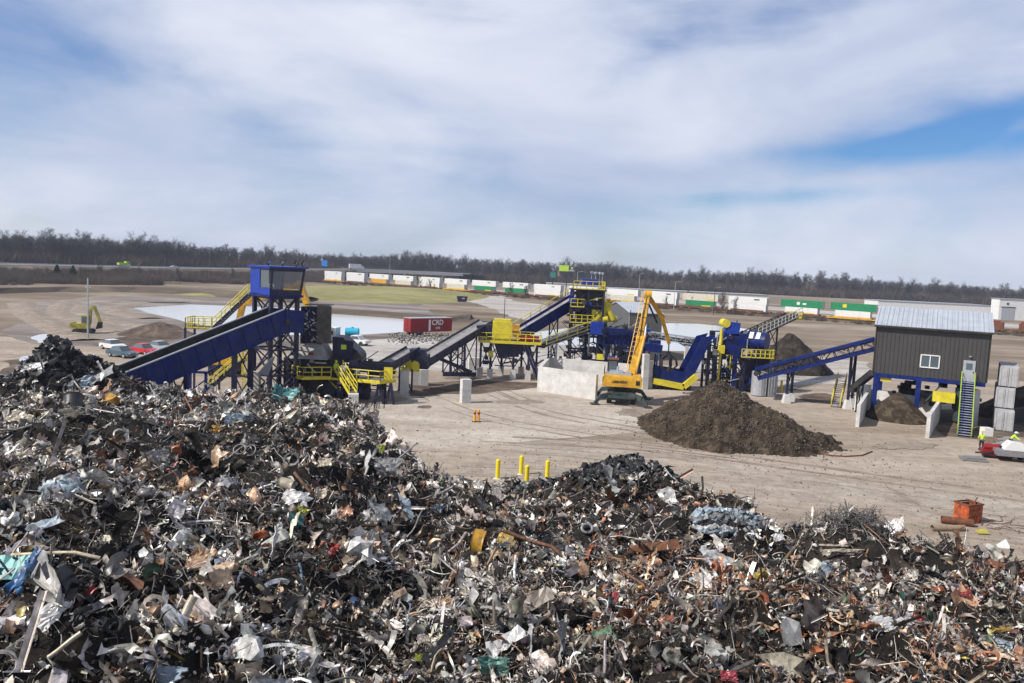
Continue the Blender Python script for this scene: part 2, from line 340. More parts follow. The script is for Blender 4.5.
for (bx, by, wx, wy, ro, am) in ((-10, 55, 100, 60, 0, -0.40), (75, 72, 60, 26, 0, -0.25), (15, 120, 70, 25, 0, -0.25), (1010, 118, 140, 22, R(14), -0.86), (860, 148, 110, 9, R(4), -0.40), (1012, 130, 26, 7, R(30), 0.35), (900, 128, 40, 6, R(18), 0.18), (1010, 148, 60, 14, 0, -0.3),
        (640, 65, 90, 22, R(40), -0.3), (270, 150, 70, 60, R(-40), -0.35), (520, 190, 60, 16, 0, -0.3), (760, 22, 60, 14, R(10), -0.15), (780, 196, 90, 8, R(4), -0.4), (860, 178, 70, 9, R(4), 0.25),
        (640, 140, 130, 30, R(28), 0.5), (380, 30, 220, 40, R(-6), 0.35), (870, 60, 130, 40, R(15), 0.35), (160, 110, 60, 60, R(-40), 0.35), (110, 190, 140, 40, 0, 0.2), (560, 5, 60, 30, 0, 0.3)):
    dens = mth('ADD', dens, mth('MULTIPLY', blob(bx, by, wx, wy, ro), am))
dens = mth('MULTIPLY', mth('MAXIMUM', dens, 0.04), 1.0, clamp=True)
ramp = N('ShaderNodeMapRange', interpolation_type='SMOOTHSTEP'); l.new(dens, ramp.inputs[0])
ramp.inputs[1].default_value = -0.05; ramp.inputs[2].default_value = 1.05
mix = N('ShaderNodeMix', data_type='RGBA'); l.new(ramp.outputs[0], mix.inputs[0])
hs = N('ShaderNodeHueSaturation'); hs.inputs['Saturation'].default_value = 1.25; hs.inputs['Value'].default_value = 0.95; l.new(sky.outputs[0], hs.inputs['Color'])
hb = N('ShaderNodeMix', data_type='RGBA', blend_type='MULTIPLY'); hb.inputs[0].default_value = 1; hb.inputs[7].default_value = (0.66, 0.85, 1.14, 1); l.new(hs.outputs[0], hb.inputs[6]); l.new(hb.outputs[2], mix.inputs[6])
# cloud brightness: thicker veil a little brighter, slightly blue-grey
cr = N('ShaderNodeMix', data_type='RGBA'); n3 = noise(3.0, R(-20), (0.8, 2.0, 1), 6, (7, 2, 0), 0.4)
m3 = N('ShaderNodeMapRange'); m3.inputs[1].default_value = 0.3; m3.inputs[2].default_value = 0.7; l.new(n3, m3.inputs[0]); l.new(m3.outputs[0], cr.inputs[0])
CLOUD = 8.4
cr.inputs[6].default_value = (0.50 * CLOUD, 0.60 * CLOUD, 0.84 * CLOUD, 1); cr.inputs[7].default_value = (0.94 * CLOUD, 0.98 * CLOUD, 1.10 * CLOUD, 1)
ov = N('ShaderNodeMapRange'); ov.inputs[1].default_value = R(24); ov.inputs[2].default_value = R(50); ov.inputs[3].default_value = 1.0; ov.inputs[4].default_value = 0.42; l.new(el, ov.inputs[0])  # clouds dimmed high overhead, out of view, to lower ambient light on the heap
co = N('ShaderNodeVectorMath', operation='SCALE'); l.new(cr.outputs[2], co.inputs[0]); l.new(ov.outputs[0], co.inputs['Scale']); l.new(co.outputs[0], mix.inputs[7]); l.new(mix.outputs[2], bg.inputs['Color']); bg.inputs['Strength'].default_value = 0.10
S.view_settings.view_transform = 'Standard'; S.view_settings.look = 'None'; S.view_settings.exposure = 0.04; S.view_settings.gamma = 1.0
S.cycles.max_bounces = 5; S.cycles.volume_bounces = 0; S.cycles.diffuse_bounces = 3; S.cycles.glossy_bounces = 3
S.cycles.use_denoising = True

# ------------------------------------------------------------------ terrain
def sheet(name, pts, m, z, kind='structure', sub=False):
    mb = MB(); mb.poly([(p[0], p[1], z) for p in pts]); o = mb.build(name, m)
    if o.data.polygons[0].normal.z < 0: o.data.flip_normals()
    return struct(o, kind)
def smooth_poly(pts, it=2):
    for _ in range(it):
        q = []
        for i in range(len(pts)):
            a = pts[i]; b = pts[(i + 1) % len(pts)]
            q.append(tuple(a[k] * 0.75 + b[k] * 0.25 for k in range(2))); q.append(tuple(a[k] * 0.25 + b[k] * 0.75 for k in range(2)))
        pts = q
    return pts
def gp(lst, z=0): return [tuple(G(x, y, z))[:2] for x, y in lst]
mb = MB(); mb.poly([(-4000, -300, 0), (4000, -300, 0), (4000, 6000, 0), (-4000, 6000, 0)]); struct(mb.build('ground', 'ground'))
sheet('far_field', [(-3500, 128), (-60, 128), (60, 132), (3500, 140), (3500, 5500), (-3500, 5500)], 'far', 0.006)
def ragged(pts, amp, it=3, seed=0):
    """jittered outline so that sheet edges look natural"""
    r_ = random.Random(seed); pts = [V((p[0], p[1])) for p in pts]
    for k in range(it):
        q = []
        for i in range(len(pts)):
            a = pts[i]; b = pts[(i + 1) % len(pts)]; d = (b - a); nn = V((-d.y, d.x))
            q += [a, a.lerp(b, 0.5) + nn * r_.uniform(-amp, amp)]
        pts = q
    return [(p.x, p.y) for p in pts]
sheet('slab', ragged(gp([(330, 415), (470, 380), (560, 392), (640, 400), (668, 415), (640, 432), (470, 446), (400, 452)]), 0.03), 'slab', 0.010)
sheet('packed_soil', ragged(gp([(560, 470), (700, 462), (880, 500), (1100, 540), (1100, 640), (700, 560)]), 0.08, 3, 2), 'ground', 0.012)
# basins and ponds
mud = sheet('basin_floor', ragged(gp([(0, 331), (25, 303), (130, 296), (420, 304), (450, 330), (330, 344), (180, 352), (40, 345)]), 0.05, 3, 3), 'mud', 0.014)
sheet('pond_water', ragged(gp([(133, 308), (190, 304.5), (300, 308), (405, 316), (452, 321), (440, 330), (330, 337), (260, 333), (185, 322)]), 0.03, 3, 4), 'water', 0.03)
sheet('pond_water', ragged(gp([(610, 322), (700, 324), (765, 331), (760, 341), (705, 352), (640, 350), (560, 345), (520, 335)]), 0.03, 3, 5), 'water', 0.03)
sheet('pale_yard', ragged(gp([(330, 345), (450, 334), (560, 345), (640, 352), (640, 372), (480, 370), (330, 372)]), 0.05, 3, 6), 'gravelroad', 0.018)
sheet('pale_yard', ragged(gp([(700, 352), (800, 356), (870, 362), (868, 384), (770, 386), (690, 372)]), 0.05, 3, 7), 'gravelroad', 0.018)
for i, pl in enumerate(([(30, 338), (45, 334), (64, 336), (58, 342), (38, 343)], [(25, 322), (38, 318), (60, 331), (48, 333)], [(20, 357), (60, 352), (75, 360), (30, 364)])):
    sheet('puddle_water', ragged(gp(pl), 0.08, 3, 20 + i), 'water', 0.026)
sheet('access_road', ragged(gp([(470, 292), (486, 293), (520, 302), (560, 318), (524, 320), (490, 308), (474, 298)]), 0.1, 3, 33), 'gravelroad', 0.02)
sheet('access_road', gp([(455, 288), (620, 296), (1100, 330), (1100, 334), (620, 299), (440, 291)]), 'gravelroad', 0.022)
sheet('dark_soil', ragged(gp([(0, 361), (40, 356), (70, 360), (50, 372), (0, 374)]), 0.1, 3, 8), 'dirtdark', 0.024)
sheet('dark_soil', ragged(gp([(92, 345), (140, 330), (190, 336), (170, 345), (120, 352)]), 0.1, 3, 9), 'dirtdark', 0.024)
sheet('dark_soil', ragged(gp([(400, 385), (480, 380), (560, 384), (480, 394), (410, 396)]), 0.1, 3, 10), 'dirtdark', 0.026)
sheet('dark_soil', ragged(gp([(930, 410), (1060, 400), (1060, 430), (985, 440), (945, 436)]), 0.1, 3, 11), 'dirtdark', 0.027)

def strip(name, line, m, kind='structure', dz=0.0):
    """line: list of lists of world points (cross-sections)"""
    mb = MB(); k = len(line[0])
    for c in line: mb.v += [(p[0], p[1], p[2] + dz) for p in c]
    for i in range(len(line) - 1):
        for j in range(k - 1): mb.f.append((i * k + j, i * k + j + 1, (i + 1) * k + j + 1, (i + 1) * k + j))
    o = mb.build(name, m, smooth=False)
    return struct(o, kind) if kind else o
# highway on its embankment: left part nearer, running away to the right and over the bridge
HW = []   # centre line points with deck height
for px, Y, z in ((-420, 240, 5.0), (-150, 330, 5.0), (0, 385, 5.0), (60, 410, 5.0), (130, 440, 5.2), (200, 490, 5.4), (260, 550, 5.8), (310, 610, 6.4), (345, 650, 6.9), (455, 690, 6.9), (500, 860, 4.0), (560, 1100, 1.0), (620, 1500, .3)):
    X = (px - 512) / FPX * Y; HW.append(V((X, Y, z)))
def normals(line):
    out = []
    for i, p in enumerate(line):
        a = line[max(0, i - 1)]; b = line[min(len(line) - 1, i + 1)]; d = (b - a); d.z = 0; d.normalize(); out.append(V((d.y, -d.x, 0)))
    return out
nm = normals(HW)
secs = []
for i_, (p, q) in enumerate(zip(HW[:9], nm)):
    w = 14
    secs.append([p + q * (w + min(p.z * 16, (9 - i_) * 14)) - V((0, 0, p.z + 0.05)), p + q * (w + min(p.z * 7, (9 - i_) * 6)) - V((0, 0, p.z * 0.55)), p + q * w - V((0, 0, 0.15)), p - q * w - V((0, 0, 0.15)), p - q * (w + 20) - V((0, 0, p.z * 0.6)), p - q * 400 - V((0, 0, p.z * 0.6))])
strip('embankment', secs, 'embank')
strip('highway', [[p + q * 12, p - q * 12] for p, q in zip(HW, nm)], 'asphalt', dz=0.02)
mb = MB()
for s_ in (11.4, 0.3, -11.4):
    for (p, q), (p2, q2) in zip(list(zip(HW, nm)), list(zip(HW, nm))[1:]): mb.beam(p + q * s_ + V((0, 0, 0.045)), p2 + q2 * s_ + V((0, 0, 0.045)), 0.25, 0.02)
struct(mb.build('highway_lane_lines', 'white'))
gr = thing('guardrail', 'long pale steel guardrail along the near edge of the highway', 'guardrail', HW[2], world=True)
mr_ = MB(); mp_ = MB()
for (p, q), (p2, q2) in zip(list(zip(HW, nm))[:9], list(zip(HW, nm))[1:9]):
    mr_.beam(p + q * 12.6 + V((0, 0, 0.8)), p2 + q2 * 12.6 + V((0, 0, 0.8)), 0.15, 0.55)
    k = int((p2 - p).length / 8)
    for i in range(k):
        c = (p + q * 12.6).lerp(p2 + q2 * 12.6, i / k); mp_.box((c.x, c.y + .2, c.z + 0.3), (0.2, 0.2, 0.9))
mr_.build('rail', 'galv', gr); mp_.build('posts', 'galv', gr)
# bridge deck over the railway
br = thing('road_bridge', 'long low concrete road bridge over the railway, carrying a white truck', 'bridge', HW[9], world=True)
mb = MB(); mp = MB(); mw = MB()
for (p, q), (p2, q2) in zip(list(zip(HW, nm))[8:9], list(zip(HW, nm))[9:10]):
    mb.beam(p - V((0, 0, 0.9)), p2 - V((0, 0, 0.9)), 25, 1.5)
    for s_ in (12.4, -12.4): mw.beam(p + q * s_ + V((0, 0, 0.5)), p2 + q2 * s_ + V((0, 0, 0.5)), 0.3, 0.9)
for t in (0.12, 0.45, 0.8):
    c = HW[8].lerp(HW[9], t)
    for s_ in (-9, 0, 9): mp.tube(c + nm[8] * s_ - V((0, 0, 7)), c + nm[8] * s_ - V((0, 0, 1.6)), 0.7, n=10)
    mp.beam(c + nm[8] * -11 - V((0, 0, 1.9)), c + nm[8] * 11 - V((0, 0, 1.9)), 1.2, 0.9)
mb.build('bridge_deck', 'concrete', br); mp.build('piers', 'concrete', br); mw.build('parapet', 'galv', br)
# dormant grass rise and eroded bank
def mound(name, cx, cy, rx, ry, h, m, seed=0, p=2.0, n_=40, rough=0.0, rot=0.0, kind='structure', label=None, cat=None, z0=-0.03, fs=0.6, cone=False, parent=None):
    mb = MB(); k = n_; nr = max(8, n_ // 2); ca, sa = math.cos(rot), math.sin(rot)
    for j in range(nr + 1):
        t = j / nr
        for i in range(k):
            a = 2 * math.pi * i / k; e = 1 + 0.13 * mnoise.noise(V((math.cos(a) * 1.3 + seed, math.sin(a) * 1.3, seed)))
            x = rx * t * math.cos(a) * e; y = ry * t * math.sin(a) * e
            g = (1 - t) if cone else (1 - t ** p)
            if cone: g = (1 - math.sqrt(t * t + 0.004) / 1.002) 
            z = h * max(g, 0)
            wx, wy = cx + ca * x - sa * y, cy + sa * x + ca * y
            z += rough * min(1, 4 * (1 - t)) * (mnoise.fractal(V((wx * fs, wy * fs, seed)), 0.7, 2.1, 5))
            mb.v.append((wx, wy, z + z0 * (1 if t >= 1 else 0)))
    for j in range(nr):
        for i in range(k): mb.f.append((j * k + i, j * k + (i + 1) % k, (j + 1) * k + (i + 1) % k, (j + 1) * k + i))
    o = mb.build(name, m, parent, smooth=True, off=None if parent else V((cx, cy, 0)))
    if label: tag(o, label, cat)
    elif kind: struct(o, kind)
    return o
g1 = gp([(305, 311), (460, 311)]); gc = G(370, 296)
mound('grass_rise', -62, 375, 52, 92, 2.1, 'grass', 3, 2.4, 60, 0.25, fs=0.02)
mound('grass_rise', -95, 300, 42, 25, 1.4, 'grass', 9, 2.2, 50, 0.2, fs=0.03)
def track(pts, w, m, name='wheel_tracks', z=0.016, off=1.0):
    P = [G(*q) for q in pts]; Q = []
    for i in range(len(P) - 1):
        for s_ in range(8):
            t = s_ / 8; a = P[max(i - 1, 0)]; b = P[i]; c = P[i + 1]; d = P[min(i + 2, len(P) - 1)]
            Q.append(0.5 * ((2 * b) + (c - a) * t + (2 * a - 5 * b + 4 * c - d) * t * t + (3 * b - a - 3 * c + d) * t ** 3))
    nn = normals(Q); mb = MB()
    for sg in (-1, 1):
        o = len(mb.v)
        for i, (p, q) in enumerate(zip(Q, nn)):
            ww = w * (.6 + .5 * mnoise.noise(V((p.x * .3, p.y * .3, sg)))); mb.v += [tuple(p + q * (sg * off - ww) + V((0, 0, z))), tuple(p + q * (sg * off + ww) + V((0, 0, z)))]
        for i in range(len(Q) - 1):
            if mnoise.noise(V((Q[i].x * .12, Q[i].y * .12, 7 + sg))) > -.28: mb.f.append((o + 2 * i, o + 2 * i + 1, o + 2 * i + 3, o + 2 * i + 2))
    struct(mb.build(name, m))
rt = random.Random(21)
for i in range(9):
    y0_ = rt.uniform(432, 520); k = rt.uniform(-12, 22); track([(rt.uniform(380, 560), y0_), (660 + rt.uniform(-30, 30), y0_ + k * .3 + 8), (800, y0_ + k + 22), (930, y0_ + k + 40), (1120, y0_ + k * 1.3 + 62)], rt.uniform(.3, .8), rt.choice(('dirtdark_l', 'pale_l', 'pale_l')), z=.014 + i * .0006, off=rt.uniform(.9, 1.2))
for i in range(3):
    x0_ = rt.uniform(420, 520); track([(x0_ - 30, 372 + i), (x0_, 392), (x0_ + 60, 412 + i * 2), (x0_ + 180, 432 + i * 3), (x0_ + 330, 452 + i * 3)], rt.uniform(.2, .4), 'dirtdark_l', z=.024 + i * .0006)
for i, (x_, y_, a_, b_) in enumerate(((425, 407, 7, 1.6), (392, 399, 16, 3), (520, 402, 26, 2.5), (820, 398, 20, 5), (640, 412, 26, 5), (905, 446, 34, 4))):
    pts = [(x_ + a_ * math.cos(t * 6.283 / 10), y_ + b_ * math.sin(t * 6.283 / 10)) for t in range(10)]; sheet('ground_stain', ragged(gp(pts), 0.3, 4, 40 + i), ('dirtdark', 'dirtdark_l', 'dirtdark_l')[i % 3], .030 + i * .0007)
for i, pl in enumerate(([(100, 297), (64, 303), (58, 314), (92, 327), (140, 337)], [(120, 301), (84, 305), (76, 312), (105, 321), (150, 328)], [(20, 303), (30, 315), (50, 326), (85, 341)], [(180, 303), (140, 303), (112, 308), (118, 314), (150, 319)])):
    P_ = [G(*q) for q in pl]; strip('soil_berm', [[p + V((-2.6, -2, -.02)), p + V((-.6, 0, .3)), p + V((.6, 1, .3)), p + V((2.6, 3, -.02))] for p in P_], 'dirtdark_l')
mb = MB()
bank = [G(300, 312), G(340, 314), G(380, 317), G(420, 320), G(445, 322), G(470, 320)]
strip('pond_bank', [[p + V((0, -1.5, -0.02)), p + V((0, 2, 0.9 + 0.3 * math.sin(i * 2.1))), p + V((0, 6, 1.2)), p + V((0, 14, -0.02))] for i, p in enumerate(bank)], 'embank')
for i in range(5):
    pts = [(-30, 297 + i * 0.4), (60, 292.5), (180, 294), (300, 298)]
strip('dry_bank', [[p + V((0, -3, -.02)), p + V((0, 6, 1.5)), p + V((0, 14, 1.6)), p + V((0, 30, -.02))] for p in [G(-80, 296), G(0, 293.5), G(60, 292), G(130, 292), G(200, 295), G(250, 299), G(300, 303)]], 'embank')
# railway: ballast and rails
TD = V((0.783, -0.622, 0)).normalized(); TN = V((-TD.y, TD.x, 0)); T0 = V((-31, 430, 0))
tp = [T0 + TD * t for t in (-260, -150, 0, 150, 420)]
strip('railway_ballast', [[p - TN * 5, p - TN * 2.6 + V((0, 0, 0.6)), p + TN * 2.6 + V((0, 0, 0.6)), p + TN * 5] for p in tp], 'embank', dz=0.01)
mb = MB()
for s_ in (-0.72, 0.72): mb.beam(tp[0] + TN * s_ + V((0, 0, 0.72)), tp[-1] + TN * s_ + V((0, 0, 0.72)), 0.1, 0.2)
struct(mb.build('railway_rails', 'rust'))

# ------------------------------------------------------------------ trees
def make_tree(seed, h=16.0, spread=0.30, twigs=700):
    r_ = random.Random(seed); tr = MB(); cr = MB(); ends = []
    def grow(p, d, L, r, lev):
        mb = tr if lev < 1 else cr; n = 3 if lev else 6; a = p
        for i in range(n):
            b = a + d * (L / n); rr = r * (1 - 0.6 * i / n); mb.tube(a, b, rr, rr * 0.87, n=5 if lev == 0 else 3, caps=False)
            if lev < 3:
                for _ in range(2):
                    ax = V((r_.uniform(-1, 1), r_.uniform(-1, 1), r_.uniform(-.2, .7))).normalized()
                    nd = (d * r_.uniform(0.6, 1.0) + ax * (0.75 if lev else 0.75)).normalized(); nd.z = abs(nd.z) * 0.9 + 0.15
                    grow(b, nd.normalized(), L * r_.uniform(0.38, 0.58) * (1 if lev else 0.75), rr * 0.5, lev + 1)
            if lev >= 2: ends.append((b, d))
            a = b; d = (d + V((r_.uniform(-1, 1), r_.uniform(-1, 1), r_.uniform(-.3, .6))) * 0.17).normalized()
    grow(V((0, 0, -0.3)), V((0, 0, 1)), h * 0.86, h * 0.018, 0)
    for _ in range(twigs):
        b, d = r_.choice(ends); d2 = (d + V((r_.gauss(0, .7), r_.gauss(0, .7), r_.gauss(0.2, .5)))).normalized(); L = r_.uniform(0.7, 1.9) * h / 16
        sd_ = d2.cross(V((r_.gauss(0, 1), r_.gauss(0, 1), r_.gauss(0, 1)))).normalized() * 0.05 * h / 16
        e = b + d2 * L; k = b + d2 * L * .5 + sd_ * 3; cr.add([b - sd_, b + sd_, e], [(0, 1, 2)]); cr.add([k - sd_, k + sd_, k + (d2 + sd_.normalized() * .6) * L * .6], [(0, 1, 2)])
    top = max(v[2] for v in tr.v + cr.v); k = h / top
    for mb in (tr, cr): mb.v = [(x * k, y * k, z * k) for x, y, z in mb.v]
    return tr, cr
protos = []
for s_ in range(6):
    hh = [16, 15, 17, 16, 14, 18][s_]
    tr, cr = make_tree(s_ + 1, hh, twigs=1500)
    protos.append((tr, cr, hh))
LAND = [(-60, 400), (0, 430), (100, 470), (200, 540), (300, 640), (345, 700), (345, 600), (430, 560), (560, 600), (665, 640), (672, 760), (800, 760), (900, 740), (1100, 700)]
def treeline(px):
    """(depth, top pixel above horizon, base z)"""
    if px < 345:
        Y = np.interp(px, [-60, 0, 100, 200, 300, 345], [410, 435, 470, 540, 640, 700]); up = np.interp(px, [-60, 0, 50, 100, 170, 190, 250, 300, 345], [11, 11, 14, 12, 13, 10, 9, 7, 6]); zb = 2.2
    elif px < 664:
        Y = np.interp(px, [345, 430, 560, 664], [745, 730, 750, 760]); up = np.interp(px, [345, 400, 430, 450, 500, 560, 600, 640, 664], [5, 9.5, 13, 10.5, 8.5, 9, 10.5, 9, 5.5]); zb = 0
    else:
        Y = np.interp(px, [664, 800, 1000, 1150], [780, 770, 740, 700]); up = np.interp(px, [664, 700, 760, 800, 850, 900, 1000, 1100], [3, 6.5, 8.5, 7.5, 7, 6, 4.5, 4]); zb = 0
    return Y, up, zb
cnt = 0; first = {}
def arr(mb):
    v = np.array(mb.v); f = [list(x) for x in mb.f]; q = [x if len(x) == 4 else x + [x[-1]] for x in f]; return v, q
for i in range(190):
    px = -25 + (1075) * (i + rnd.uniform(-.4, .4)) / 190
    Y, up, zb = treeline(px); Y += rnd.uniform(-8, 6); zt = CAMZ + (up + rnd.choice((rnd.uniform(-5, 0.5), rnd.uniform(-4.5, 1.0), rnd.uniform(1, 5.5)))) * Y / FPX
    k = rnd.randrange(6); X = D(px, hor(px), Y).x; sc = (zt - zb) / protos[k][2] * rnd.choice((1.0, 1.0, 1.0, 0.9, 1.06))
    lab = 'tall bare grey-brown tree in the wood beyond the highway' if px < 345 else ('bare tree in the middle stretch of woodland behind the white goods train' if px < 664 else 'bare tree at the far edge of the field behind the sorting building')
    grp = 'bare trees beyond the highway' if px < 345 else ('bare trees behind the train' if px < 664 else 'bare trees along the far field')
    if k not in first:
        t = thing('bare_tree', lab, 'tree', (X, Y, zb), 0, grp)
        a = protos[k][0].build('trunk', 'bark', t); b = protos[k][1].build('crown', 'twig', t)
        first[k] = t; t.scale = (sc, sc, sc); t.rotation_euler.z = rnd.uniform(0, 6)
    else: dup(first[k], (X, Y, zb), rnd.uniform(0, 6), lab, grp, (sc * rnd.uniform(.9, 1.25),) * 2 + (sc,))
# the mass of the woods behind them: one stuff object
def merged_tree(k):
    tr, cr, hh = protos[k]; v = np.array(tr.v + cr.v); o = len(tr.v)
    f = [x for x in tr.f] + [tuple(o + i for i in x) for x in cr.f]
    tri = []
    for x in f:
        tri.append(x[:3])
        if len(x) == 4: tri.append((x[0], x[2], x[3]))
    return v / hh, np.array(tri)
mt = [merged_tree(k) for k in range(4)]
pos = [[] for _ in mt]; sc_ = [[] for _ in mt]
for i in range(760):
    px = rnd.uniform(-120, 1140) if i < 730 else rnd.uniform(336, 374); Y, up, zb = treeline(px); dY = rnd.uniform(6, 90); Y2 = Y + dY
    zt = CAMZ + (up + rnd.uniform(-3.4, -0.6)) * Y / FPX; k = rnd.randrange(4); X = D(px, hor(px), Y).x * Y2 / Y
    pos[k].append((X, Y2, zb)); h = zt - zb; sc_[k].append((h * 1.2, h * 1.2, h))
inst = []
for k in range(4):
    nn = len(pos[k]); inst.append((np.array(pos[k]), rotm(nn, 0.0), np.array(sc_[k]), np.ones((nn, 3)) * 0.1))
wo = bulk('woodland', mt, inst, {'mat': M['twig']}); struct(wo, 'stuff'); wo['label'] = 'far wood of bare trees massed along the horizon'
# undergrowth: sprays of thin stems
def spray(seed, n_=60, h=1.0):
    r_ = np.random.default_rng(seed); v = []; f = []
    for i in range(n_):
        b = np.array([r_.normal(0, .28), r_.normal(0, .28), 0.0]); d = np.array([r_.normal(0, .45), r_.normal(0, .45), 1.0]); d /= np.linalg.norm(d); L = r_.uniform(.4, 1.0)
        b = b + d * r_.uniform(0, .3); s_ = np.cross(d, r_.normal(size=3)); s_ /= np.linalg.norm(s_); s_ *= 0.02
        o = len(v); v += [b - s_, b + s_, b + d * L]; f.append((o, o + 1, o + 2))
    return np.array(v), np.array(f)
sps = [spray(i, 90) for i in range(4)]
def brush(name, cnt_, fn, hr, label):
    P = [fn() for _ in range(cnt_)]; k = np.array([rnd.randrange(4) for _ in P]); inst = []
    for j in range(4):
        pp = np.array([p for p, q in zip(P, k) if q == j]).reshape(-1, 3); nn = len(pp); h = rng.uniform(hr[0], hr[1], nn)
        inst.append((pp, rotm(nn, 0), np.stack([h * 1.1, h * 1.1, h], 1), np.ones((nn, 3)) * .1))
    o = bulk(name, sps, inst, {'mat': M['brush']}); struct(o, 'stuff'); o['label'] = label; return o
def on_emb():
    i = rnd.choice([0, 1, 2, 3, 4, 5, 6, 7]); t = rnd.random(); p = HW[i].lerp(HW[i + 1], t); q = nm[i].lerp(nm[i + 1], t); s = .22 + .78 * rnd.random() ** 0.7
    wd = p.z * 16 if i < 3 else min(p.z * 16, (9 - i - t) * 14); s *= 1 + .35 * mnoise.noise(V((p.x * .03, p.y * .03, 1))); o = s * wd; fm = .44; dz_ = p.z * (.55 * s / fm if s < fm else .55 + .45 * (s - fm) / (1 - fm))
    return tuple(p + q * (15 + o) + V((0, 0, -dz_ - .15)))
brush('brush_scrub', 5200, on_emb, (0.9, 3.0), 'leafless brown scrub covering the highway embankment')
def under():
    px = rnd.uniform(-100, 1130); Y, up, zb = treeline(px); Y2 = Y + rnd.uniform(-12, 10); return (D(px, hor(px), Y).x * Y2 / Y, Y2, zb - .2)
brush('undergrowth_scrub', 4200, under, (4, 10.5), 'leafless undergrowth at the foot of the far woods')
def byrail():
    t = rnd.uniform(-120, 330); s = rnd.choice((-1, 1)); return tuple(T0 + TD * t + TN * (s * rnd.uniform(6.5, 12) - (0 if s > 0 else 0)))
brush('trackside_scrub', 800, byrail, (0.6, 2.4), 'low dry scrub beside the railway')
# small bare trees standing in front of the train and the embankment
for px, Y, h in ((420, 440, 9), (690, 352, 9), (724, 322, 9.5), (736, 320, 8), (668, 345, 6), (512, 395, 8), (527, 390, 7), (432, 438, 7), (180, 360, 8), (140, 385, 7), (100, 380, 7), (234, 420, 8)):
    if px < 300: z = 0.5
    else: z = 0
    k = rnd.randrange(6); dup(first[k], (D(px, hor(px), Y).x, Y, z), rnd.uniform(0, 6), 'small leafless tree standing alone in front of the railway or embankment', 'lone bare saplings', (h / protos[k][2],) * 3)
# two dark evergreen bushes on the embankment
def evergreen(loc, h, label):
    t = thing('evergreen_bush', label, 'bush', loc, 0)
    tk = MB(); tk.tube((0, 0, -.3), (0, 0, h * .5), .18, .1); tk.build('trunk', 'bark', t)
    mb = MB(); r_ = random.Random(int(h * 100))
    for i in range(900):
        z = r_.random() ** 1.3; a = r_.uniform(0, 6.28); rr = (1 - z * .85) * h * .42 * r_.uniform(.4, 1.05); c = V((rr * math.cos(a), rr * math.sin(a), h * (0.06 + z * .92)))
        d = V((r_.gauss(0, 1), r_.gauss(0, 1), r_.gauss(0, 1))).normalized() * .35; e = d.cross(V((0, .3, 1))).normalized() * .2
        mb.add([c - d, c + e, c + d, c - e], [(0, 1, 2, 3)])
    mb.build('foliage', 'evergreen', t)
p = D(57, 266, 345); evergreen((p.x, 345, 1.6), 5.2, 'larger of two dark evergreen bushes on the highway embankment')
p = D(73, 266, 350); evergreen((p.x, 350, 2.0), 4.6, 'smaller of two dark evergreen bushes on the highway embankment, on the right')
p = D(905, 290, 700)
for px in (908, 757):
    p = D(px, 290, 690); evergreen((p.x, 690, 0), 15.5, 'dark evergreen tree against the far bare woods, ' + ('above the sorting building roof' if px > 800 else 'over the white containers'))
Z3 = V((0, 0, 1))
def flat(p, z=0.0): return V((p[0], p[1], z))
